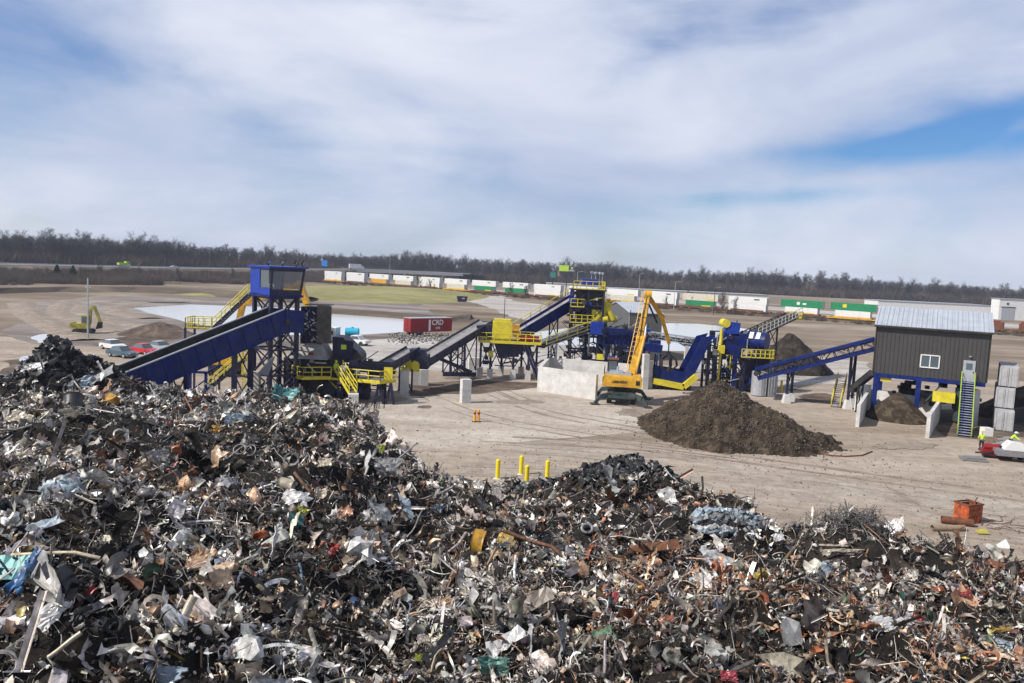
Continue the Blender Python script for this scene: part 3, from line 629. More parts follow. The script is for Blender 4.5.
def conveyor(label, A, B, w, up=0.5, down=0.5, belt='belt', panel='blue', rim=None, legs=(), truss=False, rail=None, name='conveyor', ribs=1.8, group=None, foot=None, chord=.12, railm='yellow'):
    A = V(A); B = V(B); d = (B - A).normalized(); s = d.cross(Z3).normalized(); u = s.cross(d).normalized()
    t = thing(name, label, 'conveyor', flat(A.lerp(B, .5)), world=True, group=group)
    mb = MB(); hw = w / 2 - 0.05; L = (B - A).length
    a, b = A, B
    mb.prism([a - s * hw + u * .18, a - s * hw * .45, a + s * hw * .45, a + s * hw + u * .18, a + s * hw + u * .10, a + s * hw * .45 - u * .07, a - s * hw * .45 - u * .07, a - s * hw + u * .10], b - a)
    mb.build('belt', belt, t)
    for sg in (1, -1):
        o = s * (sg * w / 2)
        mb = MB()
        if truss:
            n_ = max(2, round(L / 1.5))
            mb.beam(A + o + u * up, B + o + u * up, chord); mb.beam(A + o - u * down, B + o - u * down, chord)
            for i in range(n_):
                p = A.lerp(B, i / n_) + o; q = A.lerp(B, (i + 1) / n_) + o
                mb.beam(p + u * up, p - u * down, .09); mb.beam(p - u * down if i % 2 else p + u * up, q + u * up if i % 2 else q - u * down, .07)
        else:
            c0 = (up - down) / 2; mb.beam(A + o + u * c0, B + o + u * c0, .06, up + down, up=u)
            mb.beam(A + o * 1.0 + u * up, B + o + u * up, .16, .07, up=u); mb.beam(A + o - u * down, B + o - u * down, .18, .09, up=u)
            n_ = max(2, round(L / ribs))
            for i in range(n_ + 1):
                p = A.lerp(B, i / n_) + o + s * sg * .05; mb.beam(p + u * (up - .05), p - u * (down - .05), .08, .12, up=d)
        mb.build('side_panel', panel, t)
        if rim:
            mb = MB(); mb.beam(A + o + u * (up + .07), B + o + u * (up + .07), .2, .1, up=u); mb.build('rim', rim, t)
    mb = MB(); n_ = max(3, round(L / 1.2))
    for i in range(n_ + 1):
        p = A.lerp(B, i / n_) - u * .16; mb.tube(p - s * hw, p + s * hw, .07, n=6)
    mb.build('rollers', 'dark', t)
    for nm_, p in (('head_drum', B), ('tail_drum', A)):
        mb = MB(); mb.tube(p - s * (w / 2 + .12) - u * .25, p + s * (w / 2 + .12) - u * .25, .32, n=14); mb.build(nm_, 'dark', t)
    mb = MB()
    for sg in (1, -1): mb.beam(A + s * sg * w * .3 - u * (down * .8), B + s * sg * w * .3 - u * (down * .8), .12, .25, up=u)
    mb.build('underframe', 'navy', t)
    for lg in legs:
        tt, base, thick = lg[0], lg[1], lg[2] if len(lg) > 2 else .28
        p = A.lerp(B, tt) - u * down
        for sg in (1, -1):
            q = p + s * sg * w * .5; e = V((q.x, q.y, base)); mb = MB(); mb.beam(q, e, thick); mb.box((e.x, e.y, base + .05), (thick * 1.8, thick * 1.8, .08)); mb.build('leg', panel if panel != 'blue' else 'navy', t)
        zt = p.z; n2 = max(1, int((zt - base) / 2.4)); mb = MB(); o = s * w * .5
        for k in range(n2):
            z0 = base + (zt - base) * k / n2; z1 = base + (zt - base) * (k + 1) / n2
            a_ = flat(p + o, z0); b_ = flat(p - o, z1); c_ = flat(p + o, z1); d_ = flat(p - o, z0)
            mb.beam(a_, b_, .10); mb.beam(c_, d_, .10); mb.beam(c_, b_, .14)
        mb.build('leg_bracing', 'navy', t)
    if rail is not None:
        for sg in (rail if isinstance(rail, tuple) else (rail,)):
            mb = MB(); o = s * sg * (w / 2 + .9)
            mw = MB(); mw.beam(A + s * sg * (w / 2 + .5) + u * .02, B + s * sg * (w / 2 + .5) + u * .02, .85, .06, up=u); mw.build('walkway', 'navy', t)
            n_ = max(2, round(L / 1.7)); mb.tube(A + o + Z3 * 1.15, B + o + Z3 * 1.15, .05, n=6); mb.tube(A + o + Z3 * .62, B + o + Z3 * .62, .04, n=5)
            mb.beam(A + o + Z3 * .05, B + o + Z3 * .05, .04, .14)
            for i in range(n_ + 1): p = A.lerp(B, i / n_) + o; mb.tube(p, p + Z3 * 1.15, .05, n=5)
            mb.build('handrail', railm, t)
    return t
def stairs(label, A, B, w=1.0, name='staircase', rail='yellow', str_='navy', tread='grey', group=None):
    """A bottom centre, B top centre"""
    A = V(A); B = V(B); d = B - A; hd = V((d.x, d.y, 0)).normalized(); s = V((hd.y, -hd.x, 0))
    t = thing(name, label, 'staircase', A, world=True, group=group); n_ = max(3, round(d.z / .22)); mb = MB()
    for i in range(n_):
        p = A.lerp(B, (i + .6) / n_); mb.box(p, (w, .27, .05), rz=math.atan2(s.y, s.x))
    mb.build('treads', tread, t)
    for sg in (1, -1):
        o = s * sg * w / 2; mb = MB(); mb.beam(A + o, B + o, .07, .3); mb.build('stringer', str_, t)
        mb = MB(); k = max(2, round(d.length / 1.3)); mb.tube(A + o + Z3 * 1.05, B + o + Z3 * 1.05, .05, n=6); mb.tube(A + o + Z3 * .55, B + o + Z3 * .55, .04, n=5)
        for i in range(k + 1): p = A.lerp(B, i / k) + o; mb.tube(p, p + Z3 * 1.05, .045, n=5)
        mb.build('handrail', rail, t)
    return t
def post_block(px, Y, w, h, label, group=None, rz=.2):
    t = MB(); X = D(px, hor(px) + CAMZ * FPX / Y, Y).x
    t.box((X, Y, h / 2), (w, w, h), rz=rz)
    for k in range(1, int(h / .75) + 1): t.box((X, Y, k * .75 - .02), (w + .02, w + .02, .03), rz=rz)
    o = t.build('concrete_block_post', 'concrete', off=V((X, Y, 0))); return tag(o, label, 'concrete block', group)

# ================================================================== left plant
A = D(126, 373, 68); B = D(284, 310, 80)
dn = (B - A).normalized(); sn = dn.cross(Z3).normalized(); un = sn.cross(dn)
WI = 2.9
Ac = A - sn * WI / 2 - un * 1.0; Bc = B - sn * WI / 2 - un * 1.0
infeed = conveyor('huge deep-sided blue infeed conveyor rising from the scrap heap to the control cab tower', Ac, Bc, WI, up=1.0, down=1.25, belt='black', panel='blue', rim='galv', legs=((.30, 0, .35), (.72, 0, .45)), name='infeed_conveyor', ribs=1.7)
mb = MB()
for sg in (1, -1): mb.beam(Ac + sn * sg * (WI / 2 - .07) + un * .55, Bc + sn * sg * (WI / 2 - .07) + un * .55, .04, .9, up=un)
mb.build('wear_liner', 'black', infeed)
# level head section
Hc = Bc + V((dn.x, dn.y, 0)).normalized() * 2.1
mb = MB(); hh = V((dn.x, dn.y, 0)).normalized()
for sg in (1, -1): mb.beam(Bc + sn * sg * WI / 2 + Z3 * -.15, Hc + sn * sg * WI / 2 + Z3 * -.35, .07, 2.3)
mb.beam(Bc - Z3 * 1.2, Hc - Z3 * 1.4, WI, .1); mb.build('head_section', 'blue', infeed)
mb = MB(); mb.beam(Bc + Z3 * .1, Hc + Z3 * -.1, WI - .1, .06); mb.build('head_belt', 'black', infeed)
# low loading plate
mb = MB(); q = Ac; mb.prism([q - sn * -WI * .5 + un * .9, q + sn * -WI * .5 + un * .9, q + sn * -WI * .5 + un * .9 - hh * 5 - Z3 * 1.2, q - sn * -WI * .5 - hh * 3 - Z3 * .4], V((0, 0, -.08)))
mb.build('loading_plate', 'dark', infeed)

# control tower
Y0 = 82; c = D(270, 297, Y0 - 1)
zc = CAMZ - (297 - hor(268)) * (Y0 - 1) / FPX
th = R(46)
tw = thing('control_tower', 'blue operator cab with slanted windows on a tall trussed tower above the infeed conveyor', 'control cab', (c.x, c.y, 0), th)
w_, d_, h_ = 3.6, 4.0, 3.0
fl = MB(); fl.box((w_ / 2, d_ / 2, zc + .1), (w_ + .3, d_ + .3, .25)); fl.build('cab_floor', 'blue', tw)
mb = MB()
for (x, y) in ((0.1, 0.1), (w_ - .1, 0.1), (0.1, d_ - .1), (w_ - .1, d_ - .1)):
    ox = .35 if x > 1 else 0; mb.beam((x, y, zc + .2), (x + ox, y - (.18 if y < 1 else 0), zc + h_), .2)
mb.box((w_ / 2, 0.05, zc + .45), (w_, .12, .6)); mb.box((w_ / 2 + .15, -.08, zc + h_ - .15), (w_ + .3, .14, .4))
mb.build('cab_frame', 'navy', tw)
mb = MB(); mb.box((0, d_ * .77, zc + h_ / 2 + .15), (.14, d_ * .46, h_ - .25)); mb.box((0, d_ * .27, zc + .55), (.14, d_ * .54, .75)); mb.box((0, d_ * .27, zc + h_ - .12), (.14, d_ * .54, .25)); mb.box((0, d_ * .52, zc + h_ / 2), (.16, .12, h_ - .3))
mb.box((w_ / 2, d_, zc + h_ / 2 + .1), (w_, .12, h_ - .2)); mb.build('cab_wall', 'blue_bright', tw)
mb = MB(); mb.box((w_ / 2 + .15, d_ / 2 - .05, zc + h_ + .08), (w_ + .9, d_ + .6, .18)); mb.build('cab_roof', 'blue_bright', tw)
for k in range(3):
    mb = MB(); x0 = .2 + k * (w_ - .3) / 3; x1 = x0 + (w_ - .3) / 3 - .07; zb, zt = zc + .8, zc + h_ - .35
    kk = .12; mb.prism([(x0 + kk * k * .0, .0, zb), (x1, .0, zb), (x1 + .1 * (k == 2) + .12, -.16, zt), (x0 + .05, -.16, zt)], (0, .03, 0)); mb.build('window', 'clear', tw)
mb = MB(); mb.box((-.02, d_ * .26, zc + 1.9), (.05, d_ * .42, 1.9)); mb.build('window', 'clear', tw)
mb = MB(); mb.prism([(w_, .15, zc + .8), (w_, d_ - .2, zc + .8), (w_ + .3, d_ - .2, zc + h_ - .3), (w_ + .3, .0, zc + h_ - .3)], (.03, 0, 0)); mb.build('window', 'clear', tw)
for k, (x, y) in enumerate(((.2, .8), (1.5, .3), (3.1, .3), (w_ + .2, .2))):
    mb = MB(); mb.tube((x, y, zc + h_ + .1), (x, y, zc + h_ + .45), .05, n=6); mb.box((x, y, zc + h_ + .62), (.5, .3, .42), rz=.4 * k, rx=.4); f_ = mb.build('floodlight', 'black', tw)
    mb = MB(); mb.box((x - .0, y - .17, zc + h_ + .56), (.4, .03, .32), rz=.4 * k, rx=.4); mb.build('lens', 'galv', f_)
for (x, y) in ((.3, .3), (w_ - .3, .3), (.3, d_ - .3), (w_ - .3, d_ - .3)):
    mb = MB(); mb.beam((x, y, 0), (x, y, zc), .38); mb.box((x, y, .1), (.8, .8, .2)); mb.build('leg', 'navy', tw)
mb = MB()
nb = 4
for k in range(nb):
    z0 = zc * k / nb; z1 = zc * (k + 1) / nb; P = [(.3, .3), (w_ - .3, .3), (w_ - .3, d_ - .3), (.3, d_ - .3)]
    for i in range(4):
        a, b = P[i], P[(i + 1) % 4]; mb.beam((*a, z0), (*b, z1), .13); mb.beam((*b, z0), (*a, z1), .13); mb.beam((*a, z1 - .1), (*b, z1 - .1), .2)
mb.build('bracing', 'navy', tw)
# far landing, upper stairs
lz = CAMZ - (327 - hor(200)) * 86 / FPX
L1 = D(191, 327, 86); L2 = D(213, 328, 85)
ld = thing('access_landing', 'small yellow-railed landing at the foot of the cab stairs, left of the tower', 'platform', flat(L1), world=True)
x0, x1, y0, y1 = L1.x, L2.x, 84.5, 87.0
mb = MB(); mb.box(((x0 + x1) / 2, (y0 + y1) / 2, lz), (x1 - x0, y1 - y0, .12)); mb.build('deck', 'navy', ld)
mb = MB(); mb.rail([(x0, y1, lz), (x0, y0, lz), (x1, y0, lz)], sp=.7, r=.055); mb.rail([(x0, y1, lz), (x1, y1, lz)], sp=.8, r=.055); mb.build('handrail', 'yellow', ld)
for x, y in ((x0, y0), (x1, y0), (x0, y1), (x1, y1)):
    mb = MB(); mb.beam((x, y, 0), (x, y, lz), .2); mb.build('leg', 'navy', ld)
S0 = V((x1 - .1, 85.6, lz)); S1 = D(250, 297, 85.6); S1.z = zc
stairs('upper yellow-railed staircase climbing to the back door of the blue cab', S0, S1, 1.1)
# lower stairs, ladder, column
a = D(207, 388, 81); b = D(245, 361, 81)
st = stairs('lower yellow-railed staircase beneath the big infeed conveyor', (a.x, 81, .9), (b.x, 81, 4.3), 1.0)
ta = thing('stair_trestle', 'short blue steel trestle standing under the big infeed conveyor', 'trestle', (D(190, 398, 80).x, 80, 0))
for x in (0, 1.6):
    mb = MB(); mb.beam((x, 0, 0), (x, 0, 2.9), .24); mb.box((x, 0, .2), (.5, .5, .4)); mb.build('leg', 'blue', ta)
mb = MB(); mb.beam((-.15, 0, 2.9), (1.8, 0, 2.9), .24); mb.beam((0, .05, .9), (1.6, .05, 2.2), .12); mb.beam((1.5, 0, 2.8), (2.6, 1.4, 3.6), .14); mb.build('cross_beam', 'blue', ta)
la = thing('ladder', 'tall yellow caged ladder at the tower foot beneath the conveyor', 'ladder', (D(247, 402, 81).x, 80.6, 0))
mb = MB()
for x in (-.35, .35): mb.beam((x, 0, 0), (x, 0, 5.6), .09)
mb.build('rails', 'yellow', la); mb = MB()
for i in range(19): mb.tube((-.35, 0, .25 + i * .29), (.35, 0, .25 + i * .29), .03, n=5)
mb.build('rungs', 'yellow', la); mb = MB()
for z in np.arange(2.2, 5.6, .8):
    pts = [V((.38 * math.cos(a_), -.05 - .62 * math.sin(a_), z)) for a_ in np.linspace(0, math.pi, 9)]; mb.path(pts, .03, 5)
for a_ in np.linspace(.4, math.pi - .4, 4): mb.beam((.38 * math.cos(a_), -.05 - .62 * math.sin(a_), 2.2), (.38 * math.cos(a_), -.05 - .62 * math.sin(a_), 5.4), .04)
mb.build('safety_cage', 'yellow', la)
mb = MB(); X = D(255, 390, 82).x; mb.box((X, 82.3, 1.45), (.8, .8, 2.9)); tag(mb.build('concrete_column', 'concrete', off=V((X, 82.3, 0))), 'tall grey concrete column beside the yellow caged ladder', 'column')
mb = MB(); p = D(266, 366, 80.2); mb.quad(p + V((-.9, 0, -.9)), p + V((.3, -.2, -.9)), p + V((.95, 0, 1.1)), p + V((.4, .3, .8)), .06); tag(mb.build('deflector_plate', 'galv', off=flat(p, p.z)), 'pale bent steel deflector plate hung on the tower legs', 'plate')
# shredder
M['hood'] = mat('dusty_pale_hood_steel', (0.36, 0.345, 0.325), 0.6, 0.1, 0.35, 1.5, dirt=(0.16, 0.13, 0.11), damt=0.6)
sx = lambda px, py=370, Y=85: D(px, py, Y).x
sh = thing('shredder', 'large dark shredder house under the head of the infeed conveyor', 'shredder', (sx(308), 86, 0), world=True)
mb = MB(); mb.box((sx(308), 87, 2.1), (5.2, 4.2, 4.2)); 
for k in range(6): mb.box((sx(290) + k * 1.0 - .1, 84.83, 2.0), (.16, .1, 3.6))
mb.box((sx(300), 84.7, 1.0), (1.5, .4, 1.4)); mb.box((sx(318), 84.7, 1.6), (1.3, .5, 1.1)); mb.build('shredder_body', 'dark', sh)
mb = MB(); x0, x1, xa, xb = sx(290), sx(329), sx(305), sx(320); y0, y1 = 83.9, 87.8
P0 = [(x0, y0, 4.25), (x1, y0, 4.25), (x1, y1, 4.25), (x0, y1, 4.25)]; P1 = [(xa, 85.6, 5.9), (xb, 85.6, 5.9), (xb, 87.8, 5.9), (xa, 87.8, 5.9)]
mb.add(P0 + P1, [(0, 1, 5, 4), (1, 2, 6, 5), (2, 3, 7, 6), (3, 0, 4, 7), (4, 5, 6, 7), (3, 2, 1, 0)]); mb.build('feed_hood', 'hood', sh)
mb = MB(); mb.box((sx(322.5), 85.2, 7.9), (1.55, .12, 4.0)); mb.box((sx(315), 86.4, 9.95), (2.6, 2.4, .08)); mb.build('curtain_plate', 'curtain', sh)
mb = MB(); mb.box((sx(309), 86.6, 7.7), (2.3, 2.2, 4.0)); mb.build('drop_chute', 'navy', sh)
rr_ = random.Random(3); mb = MB()
for i in range(60):
    p = V((sx(rr_.uniform(300, 318)), 85.3 + rr_.uniform(-.2, .2), rr_.uniform(6, 9.6))); dd = V((rr_.gauss(0, 1), rr_.gauss(0, .4), rr_.gauss(0, 1))).normalized() * .25; e = V((rr_.gauss(0, 1), rr_.gauss(0, 1), rr_.gauss(0, 1))).normalized() * .12; mb.add([p - dd, p + e, p + dd, p - e], [(0, 1, 2, 3)])
mb.build('caught_scrap', 'galv', sh)
mb = MB(); X0, X1 = sx(331), sx(359); mb.prism([(X0, 85.4, 6.6), (X0 + 1.1, 85.4, 6.6), (X1, 85.4, 4.9), (X1 + .2, 85.4, 3.9), (X0, 85.4, 3.9)], (0, 3, 0)); mb.build('sloped_housing', 'navy', sh)
mb = MB(); X = sx(344); mb.box((X, 85.25, 5.3), (1.7, .3, 2.1), ry=.1); mb.build('drive_guard', 'navy', sh)
mb = MB(); mb.box((X - .1, 85.02, 5.6), (.55, .1, .5)); mb.build('warning_plate', 'lime', sh)
mb = MB(); mb.tube((sx(356), 85.0, 4.5), (sx(356), 88, 4.5), .55, n=16); mb.build('flywheel', 'dark', sh)
mb = MB(); mb.box((sx(312), 84.45, 4.6), (.5, .3, .6)); mb.build('junction_box', 'red', sh)
mb = MB(); 
for px_, r_ in ((300, .5), (330, .7), (350, .45), (366, .5)): mb.tube((sx(px_), 84.6, .9), (sx(px_), 86, .9), r_, n=14)
for k in range(5): mb.box((sx(295 + k * 17), 86 + rr_.uniform(-.5, .5), .8), (1.4, 1.2, 1.6 + rr_.uniform(0, .8)))
mb.build('drive_motors', 'navy', sh)
# access platform with yellow rails
pf = thing('access_platform', 'long yellow-railed access platform in front of the dark shredder', 'platform', (sx(340), 83, 0), world=True)
dz = 2.4; pts = [D(292, 375, 84), D(302.5, 378, 82.8), D(331, 374.5, 84), D(345, 375.5, 83.4), D(380, 382.6, 82.4), D(396, 381, 84)]
pts = [V((p.x, p.y, dz)) for p in pts]
mb = MB(); mb.poly([(p.x, p.y, dz) for p in pts] + [(pts[-1].x - .3, 85.6, dz), (pts[0].x, 85.6, dz)]); mb2 = MB(); mb2.prism([V(v) for v in mb.v], (0, 0, -.15)); mb2.build('deck', 'grey', pf)
mb = MB(); mb.rail(pts[:4][:3], sp=1.0, r=.06); mb.rail(pts[3:], sp=1.25, r=.06)
for a, b in zip(pts, pts[1:]): mb.beam(a - Z3 * .1 + V((0, -.08, 0)), b - Z3 * .1 + V((0, -.08, 0)), .08, .22)
mb.build('handrail', 'yellow', pf)
mb = MB(); X = sx(389, 375, 83.5); mb.box((X, 83, 3.2), (.9, .1, 1.4)); mb.build('gate_panel', 'yellow', pf)
for x0_, x1_ in ((375, 379), (384, 379), (386, 391), (394, 391)):
    mb = MB(); a = D(x0_ + (0), 405, 83); b = D(x1_, 384, 83); mb.beam((a.x, 82.8, 0), (b.x, 82.9, dz - .15), .26); mb.build('leg', 'navy', pf)
for px_ in (298, 345, 360):
    mb = MB(); X = sx(px_); mb.beam((X, 84, 0), (X, 84, dz - .15), .2); mb.build('leg', 'navy', pf)
stairs('steep yellow-railed stairs dropping from the platform to a white block post', (D(353, 396, 79.0).x, 79, 1.7 - .1), (D(338, 372, 83).x, 83.4, dz + .9), .8, tread='grey', str_='yellow')
post_block(353, 78.4, 1.0, 1.7, 'white concrete block post at the foot of the steep yellow stairs, beside the scrap crest')
post_block(404, 90, .95, 2.75, 'tall white concrete block post beside the yellow tail of the conveyor')
post_block(416, 97, .95, 1.95, 'left of two squat white blocks under the conveyor tail')
post_block(424, 97, .95, 2.0, 'right of two squat white blocks under the conveyor tail')
post_block(465, 86, 1.0, 2.6, 'lone white concrete block post standing free on the open yard', rz=.35)
# feed beam and conveyors B and C
conveyor('low flat navy discharge conveyor running right from the shredder behind the platform', (sx(352), 85.4, 3.6), (D(392, 372, 87).x, 87, 3.3), 1.6, .5, .5, belt='belt', panel='navy', legs=((.8, 0),))
a = D(376, 371, 86); b = D(413, 349.5, 93)
conveyor('short inclined navy conveyor handing over to the longer pale-belted one', a, b, 1.7, .35, .45, belt='belt_light', panel='navy', legs=((.8, 0, .2),))
a = D(421, 361, 94); b = D(486, 322, 109)
convC = conveyor('long inclined navy conveyor with a dusty pale belt, right of the white block posts', a, b, 2.1, .3, .55, belt='belt_light', panel='navy', legs=((.42, 1.2, .18), (.72, 1.2, .18)))
mb = MB(); p = D(408, 362, 92); mb.box((p.x, p.y, p.z), (1.5, 1.3, .9), ry=.3); mb.tube(p + V((-.9, -.7, 0)), p + V((-.9, .7, 0)), .55, n=12); mb.tube(p + V((.9, -.75, -.3)), p + V((.9, .7, -.3)), .5, n=12); mb.box((p.x + .3, p.y - .5, p.z - .8), (2.2, .3, .5)); tag(mb.build('conveyor_tail_guard', 'yellow', off=flat(p, p.z)), 'dirty yellow guard and drive on the tail of the inclined conveyors', 'guard')
mb = MB(); p = D(418, 361, 93); mb.box((p.x, p.y, p.z), (2.6, 2.3, 1.6)); mb.box((p.x, p.y, p.z + 1.1), (1.8, 1.9, .7)); tag(mb.build('transfer_chute', 'navy', off=flat(p, p.z)), 'dark blue transfer box between the two inclined conveyors', 'chute')
fb = thing('brace_foot', 'navy diagonal brace and long foot beam under the inclined conveyor', 'brace', flat(D(458, 374, 104)), world=True)
mb = MB(); a = D(443, 372, 104); b = D(476, 375, 105); mb.beam((a.x, 104, .55), (b.x, 105, .55), .6, .55); mb.build('foot_beam', 'navy', fb)
mb = MB(); a = D(434, 357, 99); b = D(471, 373, 104.5); mb.beam(a, b, .22); mb.beam(a + V((0, 1.5, 0)), b + V((0, 1.5, 0)), .22); mb.build('diagonal_brace', 'navy', fb)
for px_, Y in ((450, 103), (464, 105)):
    mb = MB(); a = D(px_, 372, Y); b = D(px_ + .5, 340 if px_ < 460 else 332, Y); mb.beam((a.x, Y, .5), (b.x, Y, b.z), .2); mb.beam((a.x, Y + 2, .5), (b.x, Y + 2, b.z), .2); mb.build('post', 'navy', fb)
mb = MB(); xs = [D(450, 372, 103).x, D(464, 372, 105).x]
for k in range(3): 
    z0 = .6 + k * 1.6; mb.beam((xs[0], 103, z0), (xs[1], 105, z0 + 1.6), .12); mb.beam((xs[1], 105, z0), (xs[0], 103, z0 + 1.6), .12)
mb.build('bracing', 'navy', fb)

# ================================================================== magnet station
YM = 107
dk = CAMZ - (341 - hor(510)) * YM / FPX
ms = thing('magnet_separator', 'yellow boxed magnet separator on a railed blue platform with many legs on white piers', 'separator', (D(510, 370, YM).x, YM, 0), world=True)
xl, xr = D(479, 340, YM).x, D(541, 343, YM).x
mb = MB(); mb.box(((xl + xr) / 2, YM + .5, dk - .1), (xr - xl, 4.2, .2)); mb.build('deck', 'navy', ms)
mb = MB(); mb.rail([(xl, YM + 2.4, dk), (xl, YM - 1.5, dk), (xr, YM - 1.5, dk)], sp=1.1, r=.06); mb.rail([(xl, YM + 2.5, dk), (xr, YM + 2.5, dk)], sp=1.3, r=.05); mb.beam((xl, YM - 1.6, dk - .1), (xr, YM - 1.6, dk - .1), .08, .28); mb.build('handrail', 'yellow', ms)
X = D(503, 330, YM).x
mb = MB(); mb.box((X - .1, YM, dk + 1.35), (2.6, 2.2, 2.5)); mb.box((X - .1, YM, dk + 2.75), (2.3, 1.9, .35)); mb.build('magnet_housing', 'yellow', ms)
mb = MB(); mb.box((X + 1.7, YM - .3, dk + 1.9), (1.0, 1.6, .8)); mb.tube((X + 1.8, YM - .8, dk + 1.1), (X + 1.8, YM + .8, dk + 1.1), .5, n=14); mb.build('magnet_drive', 'orange', ms)
mb = MB(); mb.box((X + 3.6, YM - .9, dk + .55), (2.6, .4, .7)); mb.build('red_motors', 'red', ms)
mb = MB(); mb.prism([(D(494, 341, YM).x, YM - .9, dk - .2), (D(534, 341, YM).x, YM - .9, dk - .2), (D(516, 357, YM).x, YM - .9, dk - 2.0), (D(499, 357, YM).x, YM - .9, dk - 2.3)], (0, 2.4, 0)); mb.build('collecting_hopper', 'navy', ms)
mb = MB(); mb.prism([(xl - .4, YM - .9, dk + 1.9), (X - 1.5, YM - .9, dk + 2.2), (X - 1.5, YM - .9, dk + .3), (xl, YM - .9, dk + .5)], (0, 2.4, 0)); mb.build('inlet_hood', 'navy', ms)
for px_, dy in ((480, 0), (490, -1.2), (501, 2.2), (513, -1.0), (528, -1.2), (521, 2.3), (536, 1.4)):
    x = D(px_, 370, YM + dy).x; mb = MB(); mb.beam((x, YM + dy, 1.3), (x, YM + dy, dk - .2), .3); lg = mb.build('leg', 'navy', ms)
    mb = MB(); mb.box((x, YM + dy, .65), (.75, .75, 1.3)); mb.build('pier', 'concrete', lg)
mb = MB(); PX = [480, 490, 501, 513, 528, 536]
for a_, b_ in zip(PX, PX[1:]):
    xa, xb = D(a_, 370, YM).x, D(b_, 370, YM).x; mb.beam((xa, YM - .6, 1.4), (xb, YM - .6, dk - .3), .14); mb.beam((xb, YM + .8, 1.4), (xa, YM + .8, dk - .3), .14)
mb.beam((D(524, 349, YM - 2).x, YM - 1.6, dk - .3), (D(538, 370, YM - 2).x, YM - 3.2, .4), .3, .2); mb.beam((D(527, 349, YM - 2).x, YM - 1.6, dk - .3), (D(541, 370, YM - 2).x, YM - 3.2, .4), .3, .2)
mb.build('bracing', 'navy', ms)
for px_ in (470, 476): post_block(px_ + 1, 110, .8, 2.2, ('left' if px_ < 475 else 'right') + ' of two pale block piers behind the foot beam of the inclined conveyor')
mb = MB(); p = D(504, 322, 112); mb.tube((p.x, 112, 0), (p.x, 112, CAMZ - (298 - hor(504)) * 112 / FPX), .09, .05, n=6); tag(mb.build('light_mast', 'dark', off=V((p.x, 112, 0))), 'thin dark mast rising behind the yellow magnet box', 'mast')
# conveyor D and screening tower
a = D(518, 333, 111); b = D(584, 293, 116)
conveyor('steep blue conveyor with a railed walkway climbing to the tall screening tower', a, b, 2.2, .5, .9, belt='belt_light', panel='blue', rail=-1, legs=((.5, 0, .2),))
YT = 113
zt = CAMZ - (287 - hor(590)) * YT / FPX; zw = CAMZ - (323 - hor(590)) * YT / FPX
tx = lambda px: D(px, 320, YT).x
sc = thing('screening_tower', 'tall dark screening tower with yellow rails and a bright blue box on top', 'screening tower', (tx(588), YT, 0), world=True)
mb = MB()
for px_ in (571, 586, 601):
    for dy in (-1.8, 1.8): mb2 = MB(); mb2.beam((tx(px_), YT + dy, 0), (tx(px_), YT + dy, zt - .4), .28); mb2.build('column', 'navy', sc)
for k, z in enumerate(np.linspace(1.5, zt - .4, 6)):
    for dy in (-1.8, 1.8): mb.beam((tx(571), YT + dy, z), (tx(601), YT + dy, z), .22)
for k, (z0, z1) in enumerate(zip(np.linspace(.2, zt - .4, 6), np.linspace(.2, zt - .4, 6)[1:])):
    for a_, b_ in ((571, 586), (586, 601)):
        mb.beam((tx(a_), YT - 1.85, z0), (tx(b_), YT - 1.85, z1), .12); mb.beam((tx(b_), YT + 1.85, z0), (tx(a_), YT + 1.85, z1), .12)
mb.build('bracing', 'navy', sc)
mb = MB(); mb.box((tx(588), YT, zw + 2.9), (3.6, 3.0, 3.6)); mb.box((tx(580), YT - .3, zw + 1.1), (1.4, 2.4, 1.4)); mb.build('screen_box', 'dark', sc)
mb = MB(); mb.box((tx(587), YT - .2, zt + .65), (2.2, 1.8, .95)); mb.build('top_drive', 'blue_bright', sc)
mb = MB(); mb.box((tx(586), YT, zt - .4), (5.0, 3.9, .15)); mb.box((tx(583), YT, zw), (5.4, 4.2, .15)); mb.box((tx(578), YT, zw + 2.2), (2.6, 4.2, .12)); mb.build('decks', 'navy', sc)
mb = MB(); mb.rail([(tx(571), YT - 2.1, zt - .3), (tx(602), YT - 2.1, zt - .3), (tx(602), YT + 2, zt - .3)], sp=.9, r=.05); mb.rail([(tx(569), YT - 2.1, zw + .1), (tx(592), YT - 2.1, zw + .1)], sp=.9, r=.05); mb.rail([(tx(569), YT - 2.1, zw + 2.3), (tx(582), YT - 2.1, zw + 2.3)], sp=.9, r=.05); mb.build('handrail', 'yellow', sc)
for k, (dx, dy) in enumerate(((-.5, 0), (.2, -.2), (.9, 0), (1.4, -.1))):
    mb = MB(); x = tx(592) + dx * .8; mb.tube((x, YT + dy, zt), (x, YT + dy, zt + 1.9), .05, n=5); mb.box((x, YT + dy - .1, zt + 2.0), (.45, .25, .3), rz=k * .5, rx=.4); mb.build('floodlight', 'galv', sc)
mb = MB(); mb.box((tx(597), YT - 1, zw + 1.2), (1.9, 1.2, 1.6)); mb.box((tx(603), YT - .6, zw + 2.2), (1.6, 1.2, 2.1), ry=.3); mb.box((tx(609), YT - .8, zw + .8), (1.9, 1.0, .9)); mb.tube((tx(601), YT - 1.6, zw + .7), (tx(606), YT - 1.6, zw + .7), .5, n=12); mb.tube((tx(607), YT - 1.4, zw + 1.9), (tx(612), YT - 1.4, zw + .7), .35, n=12)
tag(mb.build('yellow_drive_unit', 'yellow', off=flat(D(600, 315, YT), zw)), 'cluster of yellow motors and guards on the right of the screening tower', 'motor')
